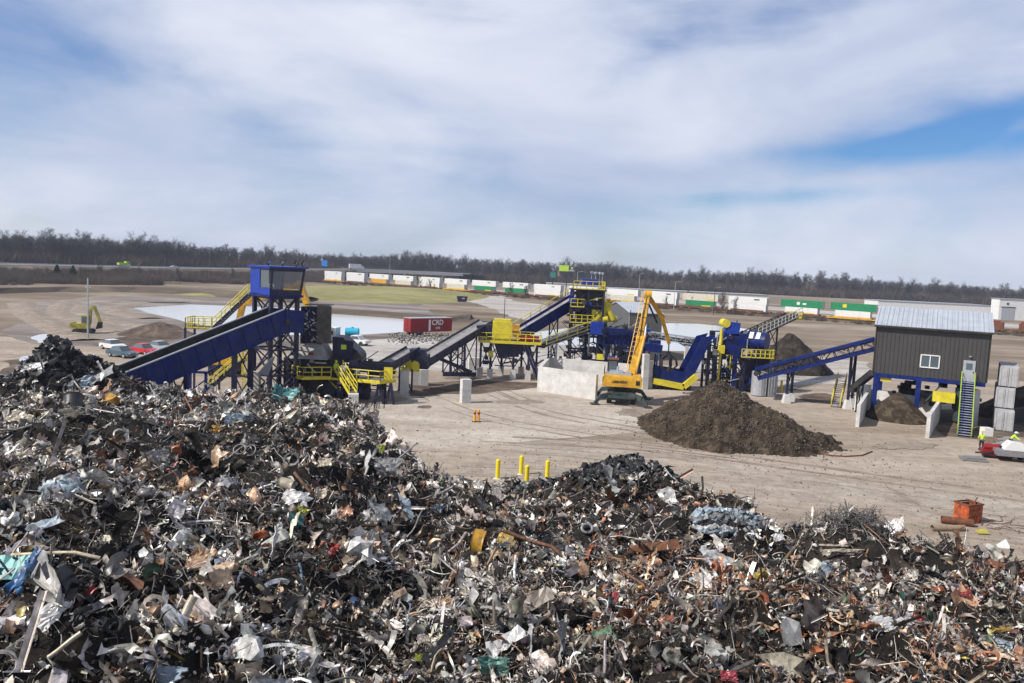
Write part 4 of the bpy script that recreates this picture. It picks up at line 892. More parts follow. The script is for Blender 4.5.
# sloping walkway along (541,343)->(590,325)
a = D(541, 342.5, 106); b = D(592, 325, 110)
conveyor('gently rising conveyor with yellow railed walkway joining the magnet platform to the screening tower', a + V((0, 1.5, -.3)), b + V((0, 1.5, -.3)), 1.3, .3, .5, belt='belt', panel='galv', truss=True, rail=1, legs=((.25, 0, .25), (.9, 0, .25)))
mb = MB(); p = D(597, 328, 109); mb.box((p.x, p.y, p.z), (1.7, 1.6, 1.7)); tag(mb.build('electrical_cabinet', 'blue_bright', off=flat(p, p.z - .85)), 'bright blue box at the head of the sloping railed walkway', 'cabinet')
# middle complex
YC = 110
mc = thing('sorting_line_frame', 'low blue sorting line on crowded trestle legs behind the concrete bunker', 'sorting line', (D(625, 360, YC).x, YC, 0), world=True)
cx = lambda px: D(px, 345, YC).x
z1 = CAMZ - (334 - hor(620)) * YC / FPX; z0 = CAMZ - (344 - hor(620)) * YC / FPX
mb = MB(); mb.box(((cx(597) + cx(646)) / 2, YC, (z0 + z1) / 2), (cx(646) - cx(597), 2.6, z1 - z0)); mb.box((cx(612), YC - 1.0, z1 + .4), (3.6, 1.2, .9)); mb.box((cx(628), YC - .8, z1 + .3), (2.0, 1.4, .8), ry=.2)
for k in range(12): mb.box((cx(598 + k * 4.1), YC - 1.36, (z0 + z1) / 2), (.12, .12, z1 - z0))
mb.build('line_body', 'blue', mc)
for k, px_ in enumerate((598, 604, 610, 616, 622, 632, 640, 646)):
    mb = MB(); x = cx(px_); mb.beam((x, YC - 1.2, 0), (x + (.3 if k % 2 else -.3), YC - 1.2, z0), .26); mb.beam((x, YC + 1.2, 0), (x, YC + 1.2, z0), .22); mb.build('leg', 'navy', mc)
mb = MB()
for k in range(7):
    xa, xb = cx(597 + 6.5 * k), cx(603.5 + 6.5 * k); mb.beam((xa, YC - 1.2, .2), (xb, YC - 1.2, z0), .13); mb.beam((xb, YC - 1.2, .2), (xa, YC - 1.2, z0), .13)
for k in range(20):
    x = cx(rr_.uniform(568, 640)); y = YC + rr_.uniform(-1, 2); mb.box((x, y, rr_.uniform(.6, 3.6)), (rr_.uniform(.3, 1.4), .8, rr_.uniform(.3, 1.0)))
mb.build('bracing', 'navy', mc)
mb = MB(); p = D(628, 353, 111); mb.box((p.x, p.y + 1.4, p.z - 1.2), (2.4, 1.4, 2.4)); mb.box((p.x, p.y + 1.4, p.z + .05), (2.5, 1.5, .12)); tag(mb.build('control_cabinet', 'white', off=flat(p)), 'pale control cabinet standing behind the material handler', 'cabinet')
# ladder of dark legs under tower with hanging rusty boxes
mb = MB(); p = D(565, 354, 111)
for dx in (-.6, .4): mb.box((p.x + dx, p.y, 1.4), (.7, .8, 2.0)); mb.box((p.x + dx, p.y, 2.6), (.4, .4, .5))
tag(mb.build('rusty_tank', 'rust', off=flat(p)), 'pair of rusty brown upright tanks under the sloping walkway', 'tank')
# gabled shed
SY = 138; zr = CAMZ - (302 - hor(620)) * (SY + 7) / FPX; ze = CAMZ - (312.5 - hor(635)) * SY / FPX
o = D(630, 320, SY); gs = thing('gabled_shed', 'dark grey gabled shed with a pale roof behind the material handler', 'shed', (o.x, SY, 0), R(-6))
dpt = 13; Lw = 5.4; sk = -4.6
mb = MB(); mb.prism([(0, 0, 0), (Lw, 0, 0), (Lw, 0, ze), (0, 0, ze)], (0, .1, 0)); 
gl = [V((0, 0, 0)), V((sk, dpt, 0)), V((sk, dpt, ze)), V((sk / 2, dpt / 2, zr)), V((0, 0, ze))]; mb.prism(gl, (.1, 0, 0)); mb.prism([g_ + V((Lw, 0, 0)) for g_ in gl], (.1, 0, 0))
mb.prism([(sk, dpt, 0), (sk + Lw, dpt, 0), (sk + Lw, dpt, ze), (sk, dpt, ze)], (0, .1, 0))
for k in range(14): mb.box((.2 + k * .4, -.03, ze / 2), (.06, .06, ze))
mb.build('wall', 'shedgrey', gs)
for s0, s1, n_ in (((-.25, -.3, ze - .05), (sk / 2 - .25, dpt / 2, zr + .08), 0), ((sk - .25, dpt + .3, ze - .05), (sk / 2 - .25, dpt / 2, zr + .08), 1)):
    a = V(s0); b = V(s1); mb = MB(); e = V((Lw + .6, 0, 0)); mb.quad(a, a + e, b + e, b, .12); mb.build('roof', 'roofsteel', gs)
mb = MB(); mb.box((.9, -.08, 3.0), (1.0, .08, .8)); mb.build('sign', 'white', gs)

def clutter(parent, x0, x1, y0, y1, z0, z1, n_, m, seed, name='pipework', boxes=.3):
    r_ = random.Random(seed); mb = MB()
    for i in range(n_):
        a = V((r_.uniform(x0, x1), r_.uniform(y0, y1), r_.uniform(z0, z1)))
        if r_.random() < boxes: mb.box(a, (r_.uniform(.2, .9), r_.uniform(.2, .7), r_.uniform(.2, .8)), rz=r_.uniform(-.3, .3))
        else:
            d = r_.choice((V((1, 0, 0)), V((0, 0, 1)), V((.8, 0, .6)), V((-.7, 0, .7)), V((1, 0, .25)))) * r_.uniform(.6, 2.6); mb.beam(a, a + d, r_.uniform(.06, .16))
    mb.build(name, m, parent)
for k, (m_, nn_, bx_) in enumerate((('navy', 60, .3), ('dark', 50, .4), ('blue_bright', 12, .6), ('yellow', 9, .3), ('galv', 14, .3), ('rust', 6, .8))):
    clutter(mc, cx(596), cx(650), YC - 1.9, YC + 2, .3, z1 + 1.0, nn_, m_, 60 + k, boxes=bx_)
    clutter(sc, tx(568), tx(606), YT - 2.1, YT + 1.5, .5, zt - 1.0, nn_, m_, 70 + k, boxes=bx_)
for k, (m_, nn_, bx_) in enumerate((('navy', 40, .3), ('dark', 40, .5), ('galv', 10, .4), ('yellow', 5, .4), ('rust', 5, .6), ('blue_bright', 6, .5))):
    clutter(sh, sx(288), sx(372), 84.3, 85.6, .2, 4.2, nn_, m_, 80 + k, boxes=bx_)
    clutter(ms, xl + .5, xr - .3, YM - 1.3, YM + 2, 1.2, dk, nn_ // 2, m_, 90 + k, boxes=bx_)
# ================================================================== bunker with near wall
def wallblock(mb, a, b, h, t=.5):
    a = V(a); b = V(b); mb.beam(a + Z3 * h / 2, b + Z3 * h / 2, t, h)
bk = thing('concrete_bunker', 'open pale concrete bunker with a long bright front wall, left of the material handler', 'bunker', flat(G(568, 395)), world=True)
a = G(538, 390.5); b = G(596, 400); c_ = a + V((1.6, 10.5, 0)); e_ = b + V((3.0, 12.0, 0))
for nm_, p, q in (('front_wall', a, b), ('side_wall', a + V((.2, .3, 0)), c_), ('back_wall', c_, e_ + V((2.5, 0.3, 0)))):
    mb = MB(); wallblock(mb, p, q, 3.0, .45); mb.build(nm_, 'concrete', bk)
# ================================================================== material handler
EY = 93.5; eo = G(624, 402); eo = V((eo.x - .35, eo.y, 0))
mh = thing('material_handler', 'yellow-orange material handler with tall latticed boom, grapple and spread outriggers', 'material handler', eo, R(-8))
mb = MB(); mb.box((0, 0, 1.15), (2.9, 4.6, .55)); mb.box((0, 0, 1.55), (1.8, 1.8, .5)); mb.build('chassis', 'greensteel', mh)
for sx_ in (-1, 1):
    for sy_ in (-1, 1):
        mb = MB(); mb.beam((sx_ * .9, sy_ * 2.2, 1.25), (sx_ * 2.3, sy_ * 2.9, .95), .45, .5); mb.beam((sx_ * 2.3, sy_ * 2.9, 1.0), (sx_ * 2.9, sy_ * 3.1, .2), .3, .35); mb.box((sx_ * 2.95, sy_ * 3.12, .1), (.9, .9, .16), rz=.3); mb.build('outrigger', 'greensteel', mh)
        mb = MB(); x = sx_ * 1.35; y = sy_ * 1.35; mb.tube((x - .28, y, .62), (x + .28, y, .62), .62, n=18); wh = mb.build('wheel', 'tyre', mh)
        mb = MB(); mb.tube((x + sx_ * .25, y, .62), (x + sx_ * .31, y, .62), .3, n=12); mb.build('rim', 'grey', wh)
mb = MB(); mb.box((0, -2.9, 1.0), (3.0, .5, .25)); mb.prism([(-1.6, -2.6, .55), (-.2, -2.6, .55), (-.3, -2.6, 1.35), (-1.2, -2.6, 1.45)], (0, .4, 0)); mb.build('tool_box', 'greensteel', mh)
mb = MB(); mb.box((0, 0, 1.9), (1.9, 1.9, .3)); mb.build('slew_ring', 'dark', mh)
# upper structure: counterweight faces the camera
mb = MB(); mb.prism([(-2.2, -2.3, 2.05), (2.2, -2.3, 2.05), (2.25, -2.3, 3.0), (2.0, -2.2, 3.35), (-2.0, -2.2, 3.35), (-2.25, -2.3, 3.0)], (0, 1.2, 0)); cw = mb.build('counterweight', 'orange', mh)
mb = MB(); mb.box((-1.25, .3, 2.6), (1.7, 2.8, 1.1)); mb.box((1.25, .3, 2.6), (1.7, 2.8, 1.2)); mb.box((0, .3, 2.2), (1.0, 2.6, .3)); mb.build('engine_cover', 'orange', mh)
mb = MB(); mb.box((-.45, -.6, 3.4), (2.9, 2.3, .16)); mb.box((-.7, -.5, 3.55), (1.5, 1.5, .25)); mb.tube((-.6, -.4, 3.5), (-.6, -.4, 4.15), .12, n=8); mb.box((.6, -.9, 3.55), (.6, .8, .25)); mb.build('engine_deck', 'galv', mh)
mb = MB(); mb.rail([(-2.1, 1.3, 3.2), (-2.1, -1.2, 3.2)], h=.8, sp=1.0, r=.03); mb.build('deck_rail', 'dark', mh)
text('LIEBHERR', .42, 'dark', mh, (-.3, -2.32, 2.62), (math.pi / 2, 0, 0))
mb = MB(); mb.box((1.75, -2.31, 2.6), (.45, .04, .5)); mb.build('vent_grille', 'dark', cw)
mb = MB(); mb.box((-1.2, 1.7, 3.9), (1.2, 1.7, 1.7)); cb = mb.build('cab', 'dark', mh)
mb = MB(); mb.box((-1.2, 1.7, 4.0), (1.24, 1.4, 1.1)); mb.box((-1.2, 1.7, 4.0), (.9, 1.75, 1.2)); mb.build('window', 'glass', cb)
mb = MB(); mb.box((-1.2, 1.7, 4.8), (1.35, 1.9, .1)); mb.build('cab_roof', 'rust', cb)
# boom up to (647,294), stick to (668,340), local coords via inverse
Mi = (Matrix.Translation(eo) @ Matrix.Rotation(R(-8), 4, 'Z')).inverted()
bt = Mi @ D(648, 295, 97.0); b0 = V((.95, .9, 3.0)); mid = Mi @ D(640, 340, 95.0)
mb = MB()
mb.beam(b0, mid, .75, .95, up=(0, 1, 0)); mb.beam(mid, bt, .6, .75, up=(0, 1, 0)); mb.tube(bt - V((.45, 0, 0)), bt + V((.45, 0, 0)), .55, n=14); mb.tube(mid - V((.5, 0, 0)), mid + V((.5, 0, 0)), .6, n=14); bm_ = mb.build('boom', 'orange', mh)
mb = MB(); off = V((-.46, -.2, 0)); a = b0 + off; b = bt + off
for o2 in (V((-.22, 0, 0)), V((.22, 0, 0))): mb.beam(a + o2, b + o2, .07)
for k in range(18): p = a.lerp(b, k / 17); mb.tube(p - V((.22, 0, 0)), p + V((.22, 0, 0)), .035, n=5)
pass
mb.build('boom_ladder', 'orange', bm_)
mb = MB(); mb.tube(V((1.35, .6, 2.8)), mid + V((.55, -.4, .6)), .17, n=10); mb.build('boom_cylinder', 'orange', mh); mb = MB(); mb.tube(mid + V((.55, -.4, .6)), mid.lerp(bt, .35) + V((.4, -.3, 0)), .1, n=8); mb.build('cylinder_rod', 'galv', mh)
se = Mi @ D(669, 343, 99); sm = bt.lerp(se, .5) + V((.35, 0, .35))
mb = MB(); mb.beam(bt, sm, .55, .75, up=(0, 1, 0)); mb.beam(sm, se, .45, .55, up=(0, 1, 0)); mb.tube(sm - V((0, .35, 0)), sm + V((0, .35, 0)), .38, n=12); stk = mb.build('stick', 'orange', mh)
for o2 in (V((.3, -.48, 0)), V((-.12, -.48, 0))):
    mb = MB(); mb.tube(b0 + o2, mid + o2, .05, n=6); mb.tube(mid + o2, bt + o2 * .9, .05, n=6); mb.build('hydraulic_hose', 'dark', bm_)
mb = MB()
for t_ in (.15, .4, .65, .9): p_ = b0.lerp(mid, t_); mb.box(p_ + V((0, -.02, 0)), (.84, .96, .1), ry=.1)
for t_ in (.2, .5, .8): p_ = mid.lerp(bt, t_); mb.box(p_ + V((0, -.02, 0)), (.68, .84, .09), ry=.1)
mb.build('boom_bands', 'rust', bm_)
mb = MB(); mb.tube(bt + V((-.2, -.3, -.4)), sm + V((-.5, -.3, -.8)), .12, n=8); mb.build('hydraulic_hose', 'dark', stk)
gr_ = se - V((0, 0, 2.3)); mb = MB(); mb.tube(se, se - V((0, 0, 1.1)), .09, n=6); mb.box(se - V((0, 0, 1.3)), (.6, .6, .5)); gb = mb.build('grapple_head', 'dark', mh)
for k in range(5):
    a_ = k * 2 * math.pi / 5; e = V((math.cos(a_), math.sin(a_), 0)); mb = MB(); c0 = se - V((0, 0, 1.5)); p1 = c0 + e * 1.0 - V((0, 0, .5)); p2 = c0 + e * 1.15 - V((0, 0, 1.3)); p3 = c0 + e * .25 - V((0, 0, 2.1))
    mb.beam(c0 + e * .2, p1, .25); mb.beam(p1, p2, .28); mb.beam(p2, p3, .18); mb.build('tine', 'dark', gb)

# ================================================================== right middle group
a = D(646, 334.5, 112); b = D(706, 343, 110)
conveyor('level trussed conveyor with white bands linking the handler area to the blue tower', a, b, 1.4, .45, .4, truss=True, panel='galv', belt='belt', legs=())
mb = MB(); p = D(652, 349, 104); mb.box((p.x, p.y, p.z + .2), (2.4, 1.8, 1.0), ry=.08); mb.box((p.x - 1.6, p.y, p.z - .3), (1.2, 1.8, 1.1)); mb.box((p.x + .3, p.y, p.z + 1.0), (1.4, 1.2, .4))
for dx in (-1.8, -.8, .6, 1.3): mb.beam((p.x + dx, p.y - .7, 0), (p.x + dx, p.y - .7, p.z - .7), .18); mb.beam((p.x + dx, p.y + .7, 0), (p.x + dx, p.y + .7, p.z - .7), .18)
tag(mb.build('blue_feeder', 'blue', off=flat(p)), 'boxy blue feeder on thin legs directly behind the hanging grapple', 'feeder')
for k, px_ in enumerate((644, 648)): post_block(px_, 102.5 + k, .75, 4.6 - k, ('slim tall white pillar close behind the handler boom', 'second slim white pillar behind the handler boom')[k])
ap = thing('apron_feeder', 'blue trough feeder with a yellow skirt, rising to the right behind the dirt heap', 'feeder', flat(G(680, 388)), world=True)
YA = 103; P = lambda px, py, dy=0: D(px, py, YA + dy)
def zof(px, py, Y): return CAMZ - (py - hor(px)) * Y / FPX
a0, a1, a2 = P(654, 374), P(684, 380), P(709, 340)
for dy in (0, 3.2):
    mb = MB(); mb.prism([P(654, 367) + V((0, dy, 0)), P(684, 372) + V((0, dy, 0)), P(702, 338) + V((0, dy, 0)), P(714, 335) + V((0, dy, 0)), P(692, 380) + V((0, dy, 0)), P(683, 384.5) + V((0, dy, 0)), P(654, 380) + V((0, dy, 0))], (0, .1, 0)); mb.build('side_panel', 'blue', ap)
mb = MB(); mb.quad(P(654, 379), P(684, 384), P(684, 384) + V((0, 3.2, 0)), P(654, 379) + V((0, 3.2, 0))); mb.quad(P(685, 383), P(712, 341), P(712, 341) + V((0, 3.2, 0)), P(685, 383) + V((0, 3.2, 0))); mb.quad(P(654, 367), P(654, 380), P(654, 380) + V((0, 3.2, 0)), P(654, 367) + V((0, 3.2, 0))); mb.build('apron_belt', 'navy', ap)
mb = MB(); f = V((0, -.25, 0))
for p, q in ((P(653, 380.5), P(683, 386.5)), (P(683, 386.5), P(696, 376))): mb.beam(p + f, q + f, .5, .75)
mb.build('yellow_skirt', 'yellow', ap)
mb = MB()
for px_ in (656, 666, 676, 690): p = P(px_, 384); mb.box((p.x, YA + 1.6, max(.3, (p.z - .6) / 2)), (.4, 3.0, max(.6, p.z - .6)))
mb.build('support_frame', 'dark', ap)
# tower
bt_ = thing('drum_tower', 'tall bright blue chute tower with a yellow drum on top, behind the brown dirt heap', 'processing tower', (D(722, 385, 106).x, 106, 0), world=True)
YB = 106; bx = lambda px: D(px, 360, YB).x; bz = lambda px, py, Y=YB: CAMZ - (py - hor(px)) * Y / FPX
for px_ in (706, 712, 719, 733):
    for dy in (-1.0, 1.6):
        mb = MB(); mb.beam((bx(px_), YB + dy, 0), (bx(px_), YB + dy, bz(px_, 338 if px_ < 730 else 350)), .3 if px_ < 730 else .5); mb.build('leg', 'navy' if px_ < 730 else 'blue', bt_)
mb = MB()
for k in range(4):
    z0_, z1_ = k * 1.9 + .2, k * 1.9 + 2.1
    mb.beam((bx(706), YB - 1, z0_), (bx(719), YB - 1, z1_), .13); mb.beam((bx(719), YB - 1, z1_), (bx(706), YB - 1, z1_), .16)
mb.build('bracing', 'navy', bt_)
mb = MB(); mb.prism([(bx(721), YB - 1.3, bz(721, 333)), (bx(743), YB - 1.3, bz(743, 333)), (bx(743), YB - 1.3, bz(743, 347)), (bx(735), YB - 1.3, bz(735, 357)), (bx(724), YB - 1.3, bz(724, 352))], (0, 2.8, 0)); mb.build('chute_body', 'blue', bt_)
mb = MB(); mb.box((bx(729), YB - .4, bz(729, 328)), (1.6, 1.8, 1.7), ry=.06); mb.prism([(bx(720), YB - 1.2, bz(720, 330)), (bx(726), YB - 1.2, bz(726, 325)), (bx(728), YB - 1.2, bz(728, 334)), (bx(721), YB - 1.2, bz(721, 338))], (0, 2, 0)); mb.build('head_box', 'blue_bright', bt_)
mb = MB(); mb.tube((bx(721), YB - 1.4, bz(721, 322.5)), (bx(721), YB + .3, bz(721, 322.5)), .55, n=16); mb.tube((bx(717), YB - 1.3, bz(717, 343)), (bx(717), YB - 1.3, bz(717, 328)), .22, n=8); mb.box((bx(717.5), YB - 1.5, bz(717, 348)), (.8, .5, 1.1)); mb.tube((bx(716.5), YB - 1.3, bz(717, 384)), (bx(717.5), YB - 1.3, bz(717, 352)), .15, n=6); mb.build('yellow_drive', 'yellow', bt_)
ds = thing('drum_screen', 'round blue drum screen with three white panels and yellow rails beside the chute tower', 'drum screen', (D(748, 385, 107).x, 107, 0), world=True)
dl = (bx(741), 106.6, bz(741, 340)); dr_ = (D(767, 345, 104.6).x, 104.6, bz(765, 341))
mb = MB(); mb.tube(dl, dr_, 1.25, n=24); mb.build('drum', 'blue', ds)
for t_ in (.22, .48, .74):
    c0 = V(dl).lerp(V(dr_), t_); ax = (V(dr_) - V(dl)).normalized(); fr = V((-ax.y, ax.x, 0)) * -1; fr = fr if fr.y < 0 else -fr; upv = V((0, 0, 1)); nn_ = (fr * .8 + upv * .6).normalized()
    c1 = c0 + nn_ * 1.28; tv = (upv * .8 - fr * .6); mb = MB(); mb.quad(c1 - ax * .27 - tv * .5, c1 + ax * .27 - tv * .5, c1 + ax * .27 + tv * .5, c1 - ax * .27 + tv * .5, .06); mb.build('inspection_panel', 'white', ds)
zp = bz(750, 356); xa, xb = bx(736), bx(768)
mb = MB(); mb.box(((xa + xb) / 2, 105.2, zp), (xb - xa, 3.4, .15)); mb.build('deck', 'navy', ds)
mb = MB(); mb.rail([(xa, 103.5, zp), (xb, 103.5, zp), (xb, 106, zp)], sp=.65, r=.055); mb.build('handrail', 'yellow', ds)
mb = MB(); mb.prism([(bx(738), 104.4, zp - .1), (bx(765), 104.4, zp - .1), (bx(760), 104.4, zp - 2.6), (bx(745), 104.4, zp - 3.0)], (0, 2.2, 0)); mb.box((bx(757), 105.5, 1.2), (5, 2, 2.0)); mb.build('lower_hopper', 'navy', ds)
for px_ in (740, 752, 764):
    mb = MB(); mb.beam((bx(px_), 103.9, 0), (bx(px_), 103.9, zp), .22); mb.build('leg', 'navy', ds)
mb = MB(); p = D(765, 380, 101.5); X = p.x
mb.tube((X - .7, 101.5, .1), (X - .7, 101.5, 3.1), 1.0, n=18); mb.box((X + .8, 101.5, 1.5), (1.1, 1.6, 2.9))
for k in range(4): mb.beam((X - .1 + k * .35, 100.6, .2), (X - .1 + k * .35, 100.6, 3), .08)
tag(mb.build('storage_tank', 'galv', off=flat(p)), 'grey upright tank and cabinet below the long blue conveyor tail', 'tank')
# splayed white tree-like support (twin head light mast) behind
sm_ = thing('splayed_support', 'white post with splayed dark arms standing in the pale yard behind the feeder', 'support post', (D(686, 360, 122).x, 122, 0))
mb = MB(); mb.beam((0, 0, 0), (0, 0, 4.2), .6); mb.build('post', 'concrete', sm_); mb = MB()
for k in range(6): a_ = R(-60 + 24 * k); mb.beam((0, 0, 4.0), (math.sin(a_) * 1.9, .3 * (-1) ** k, 4.0 + math.cos(a_) * 1.6), .2)
mb.beam((-1.8, 0, 5.2), (1.8, 0, 5.2), .15); mb.build('arms', 'greensteel', sm_)
for k, (m_, nn_, bx_) in enumerate((('navy', 50, .3), ('dark', 40, .4), ('blue_bright', 8, .5), ('yellow', 8, .3), ('galv', 12, .4))):
    clutter(ds, bx(737), bx(766), 103.9, 106.5, .3, 5.2, nn_, m_, 100 + k, boxes=bx_)
    clutter(bt_, bx(705), bx(736), YB - 1.4, YB + 1.2, .3, 7.4, nn_, m_, 110 + k, boxes=bx_)
# stacker conveyor E
a = D(747, 335, 108); b = D(792, 314.5, 124)
conveyor('dark trussed stacker conveyor with yellow rails rising toward the pointed dirt cone', a, b, 1.3, .4, .7, truss=True, panel='dark', belt='belt', rail=1, railm='cream', legs=((.55, 0, .2),), name='stacker_conveyor')
mb = MB(); p = D(795, 315.5, 124.5); mb.rail([p + V((-1.6, -.9, -.5)), p + V((.9, -.9, -.5)), p + V((.9, .9, -.5))], sp=.6, r=.08); mb.box(p + V((-.4, 0, -.55)), (2.8, 2, .15)); tag(mb.build('head_platform', 'yellow', off=flat(p, p.z)), 'small yellow railed platform at the tip of the stacker conveyor', 'platform')
p = D(789, 360, 132)
mound('dirt_cone', p.x, 132, 7.2, 7, zof(789, 330, 132), 'dirtblack', 5, 1, 44, .3, kind=None, label='pointed dark dirt cone beneath the tip of the stacker conveyor', cat='dirt pile', cone=True, fs=.8)
# long blue conveyor F
a = D(757, 371, 98.5); b = D(875, 341, 92.5)
conveyor('long blue conveyor rising right into the brown sorting building', a, b, 1.5, .3, .95, belt='belt', panel='blue', legs=(), truss=True, chord=.34)
def trestle(px, pyb, Y, pyt, label):
    x = D(px, pyb, Y).x; t = thing('conveyor_trestle', label, 'trestle', (x, Y, 0)); zt_ = zof(px, pyt, Y)
    for k, dx in enumerate((0, 1.0)):
        mb = MB(); mb.beam((dx, dx * 1.2, .9), (dx, dx * 1.2, zt_), .26); lg = mb.build('leg', 'navy', t)
        mb = MB(); mb.add([(dx + sx2 * s_, dx * 1.2 + sy2 * s_, z) for z, s_ in ((0, .45), (1.1, .28)) for sx2, sy2 in ((-1, -1), (1, -1), (1, 1), (-1, 1))], [(0, 1, 5, 4), (1, 2, 6, 5), (2, 3, 7, 6), (3, 0, 4, 7), (4, 5, 6, 7)]); mb.build('footing', 'concrete', lg)
    mb = MB(); mb.beam((0, 0, 2.0), (1.0, 1.2, zt_ - .3), .12); mb.beam((0, 0, 1.6), (1.6, 1.2, 1.6), .12); mb.build('bracing', 'navy', t)
trestle(786, 402, 96.5, 366, 'nearer-left trestle with white footings under the long blue conveyor')
trestle(847, 410, 94, 352, 'trestle with white footings under the long blue conveyor, next to the brown building')
stairs('small yellow and black stair beside the trestle near the brown building', (D(834, 408, 95).x, 94.6, 0), (D(845, 386, 96).x, 97, 3.0), 1.0)
conveyor('short dark conveyor sloping up under the brown building from the yellow stair', D(853, 388, 93), D(874, 371, 91), 1.0, .2, .3, panel='dark', legs=((.3, 0, .15),))
mb = MB(); p = D(863, 395, 93); mb.box((p.x, p.y, 1.6), (1.3, 1.1, 3.2)); tag(mb.build('white_cabinet', 'white', off=flat(p)), 'white upright cabinet left of the side bunker', 'cabinet')
for k, px_ in enumerate((775, 781)):
    mb = MB(); p = G(px_, 392); mb.tube((p.x, p.y, 0), (p.x, p.y, 1.5), .15, n=10); mb.tube((p.x, p.y, 1.5), (p.x, p.y, 1.56), .12, n=10); tag(mb.build('safety_post', 'bollard', off=p), ('left' if k == 0 else 'right') + ' of two short yellow posts beside the grey tank', 'post')

M['limerail'] = mat('faded_lime_paint', (0.36, 0.50, 0.05), 0.5, 0, 0.2, 2)
# ================================================================== sorting building
fzl = 4.9; BL = D(874, 372, 90.4); BR = D(985, 384.2, 85.3)
Lb = math.hypot(BR.x - BL.x, BR.y - BL.y); rzb = math.atan2(BR.y - BL.y, BR.x - BL.x)
eaz = zof(876, 323.5, 90.4) - .05; bd = 11.0; rdz = eaz + 1.75
sb = thing('sorting_building', 'dark brown ribbed sorting building raised on blue steel legs, with a pale metal roof', 'building', (BL.x, BL.y, 0), rzb)
mb = MB(); mb.box((Lb / 2, 0, (fzl + eaz) / 2), (Lb, .12, eaz - fzl)); mb.box((Lb / 2, bd, (fzl + eaz) / 2), (Lb, .12, eaz - fzl))
for x in (0, Lb): mb.prism([(x - .06, .06, fzl), (x - .06, bd - .06, fzl), (x - .06, bd - .06, eaz), (x - .06, bd / 2, rdz), (x - .06, .06, eaz)], (.12, 0, 0))
mb.build('wall', 'brownsteel', sb)
mb = MB(); k = 0.15
while k < Lb: mb.box((k, -.085, (fzl + eaz) / 2), (.07, .06, eaz - fzl - .1)); k += .42
k = .3
while k < bd: mb.box((-.085, k, (fzl + eaz) / 2), (.06, .07, eaz - fzl - .1)); k += .42
mb.build('siding_ribs', 'brownsteel', sb)
for sg in (0, 1):
    y0_ = -.45 if sg == 0 else bd + .45; a = V((-.35, y0_, eaz - .12)); b = V((-.35, bd / 2, rdz + .08)); e = V((Lb + .7, 0, 0)); mb = MB(); mb.quad(a, a + e, b + e, b, .1)
    k = .2
    while k < Lb + .6:
        mb.beam(a + V((k, 0, .13)), b + V((k, 0, .13)), .05, .07); k += .5
    mb.build('roof', 'roofsteel', sb)
mb = MB(); mb.box((Lb / 2, -.5, eaz - .18), (Lb + .7, .16, .2)); mb.box((Lb + .12, -.02, (fzl + eaz) / 2), (.14, .2, eaz - fzl)); mb.box((-.12, -.02, (fzl + eaz) / 2), (.14, .2, eaz - fzl)); mb.build('trim', 'dark', sb)
wx0 = Lb * (920 - 874) / 114; wz = zof(928, 361, 88)
mb = MB()
for bxx in ((1.0, 0, 1.55, .1), (1.0, 0, .1, .1)): pass
wx0 += .3
for (dx, dz_, w2, h2) in ((.85, 1.36, 1.9, .12), (.85, 0, 1.9, .12), (-.06, .68, .12, 1.48), (1.76, .68, .12, 1.48), (.85, .68, .1, 1.3)): mb.box((wx0 + dx - .05, -.13, wz - .7 + dz_), (w2, .12, h2))
wf = mb.build('window', 'white', sb); mb = MB(); mb.box((wx0 + .8, -.10, wz), (1.7, .04, 1.3)); mb.build('pane', 'glass', wf)
dx0 = Lb * (971 - 874) / 114
mb = MB(); mb.box((dx0, -.14, fzl + 1.15), (1.15, .1, 2.3)); dr = mb.build('door', 'galv', sb); mb = MB(); mb.box((dx0, -.20, fzl + 1.65), (.6, .04, .7)); mb.build('pane', 'glass', dr); mb = MB(); mb.box((dx0 + .42, -.22, fzl + 1.05), (.06, .08, .2)); mb.build('handle', 'dark', dr)
mb = MB(); mb.box((dx0, -.3, fzl + 2.75), (.2, .35, .12)); mb.build('wall_lamp', 'galv', sb)
mb = MB(); mb.box((Lb / 2, .05, fzl - .22), (Lb + .1, .3, .45)); mb.box((Lb / 2, bd - .1, fzl - .22), (Lb + .1, .3, .45)); 
for x in (.15, Lb * .42, Lb - .15): mb.box((x, bd / 2, fzl - .22), (.3, bd - .5, .42))
mb.box((Lb / 2, bd / 2, fzl - .02), (Lb - .3, bd - .4, .06)); mb.build('floor_beams', 'blue', sb)
for x in (.25, Lb * .42, Lb - 1.2):
    for y in (.1, bd - .2): mb = MB(); mb.box((x, y, (fzl - .45) / 2), (.5, .5, fzl - .45)); mb.build('leg', 'blue', sb)
mb = MB(); 
for k in range(30): x = rr_.uniform(1.2, Lb * .95); mb.box((x, rr_.uniform(1.5, 7), rr_.uniform(1.5, 4.0)), (rr_.uniform(.3, 1.6), .6, rr_.uniform(.2, .9)), rz=rr_.uniform(-.3, .3))
mb.build('chute_machinery', 'dark', sb)
for k in range(2):
    mb = MB(); x = (Lb * (883 - 874) / 114, Lb * .62)[k]; mb.box((x + .4, .55 if k == 0 else .2, (4.2, 2.9)[k]), ((1.1, 2.2)[k], .8, (.4, 1.1)[k])); mb.build('yellow_guard', 'yellow', sb)
mb = MB(); mb.beam((Lb * .5, .6, 2.2), (Lb * .62, .6, 4.1), .15); mb.box((Lb * .55, 3, 2.5), (3, 2, 1)); mb.tube((Lb - 2.2, 1.0, .3), (Lb - 2.2, 1.0, 4), .5, n=12); mb.build('discharge_chutes', 'greensteel', sb)
Mb = Matrix.Translation((BL.x, BL.y, 0)) @ Matrix.Rotation(rzb, 4, 'Z')
tp_ = Mb @ V((dx0, -.35, fzl)); bt2 = D(964, 438, 79.5)
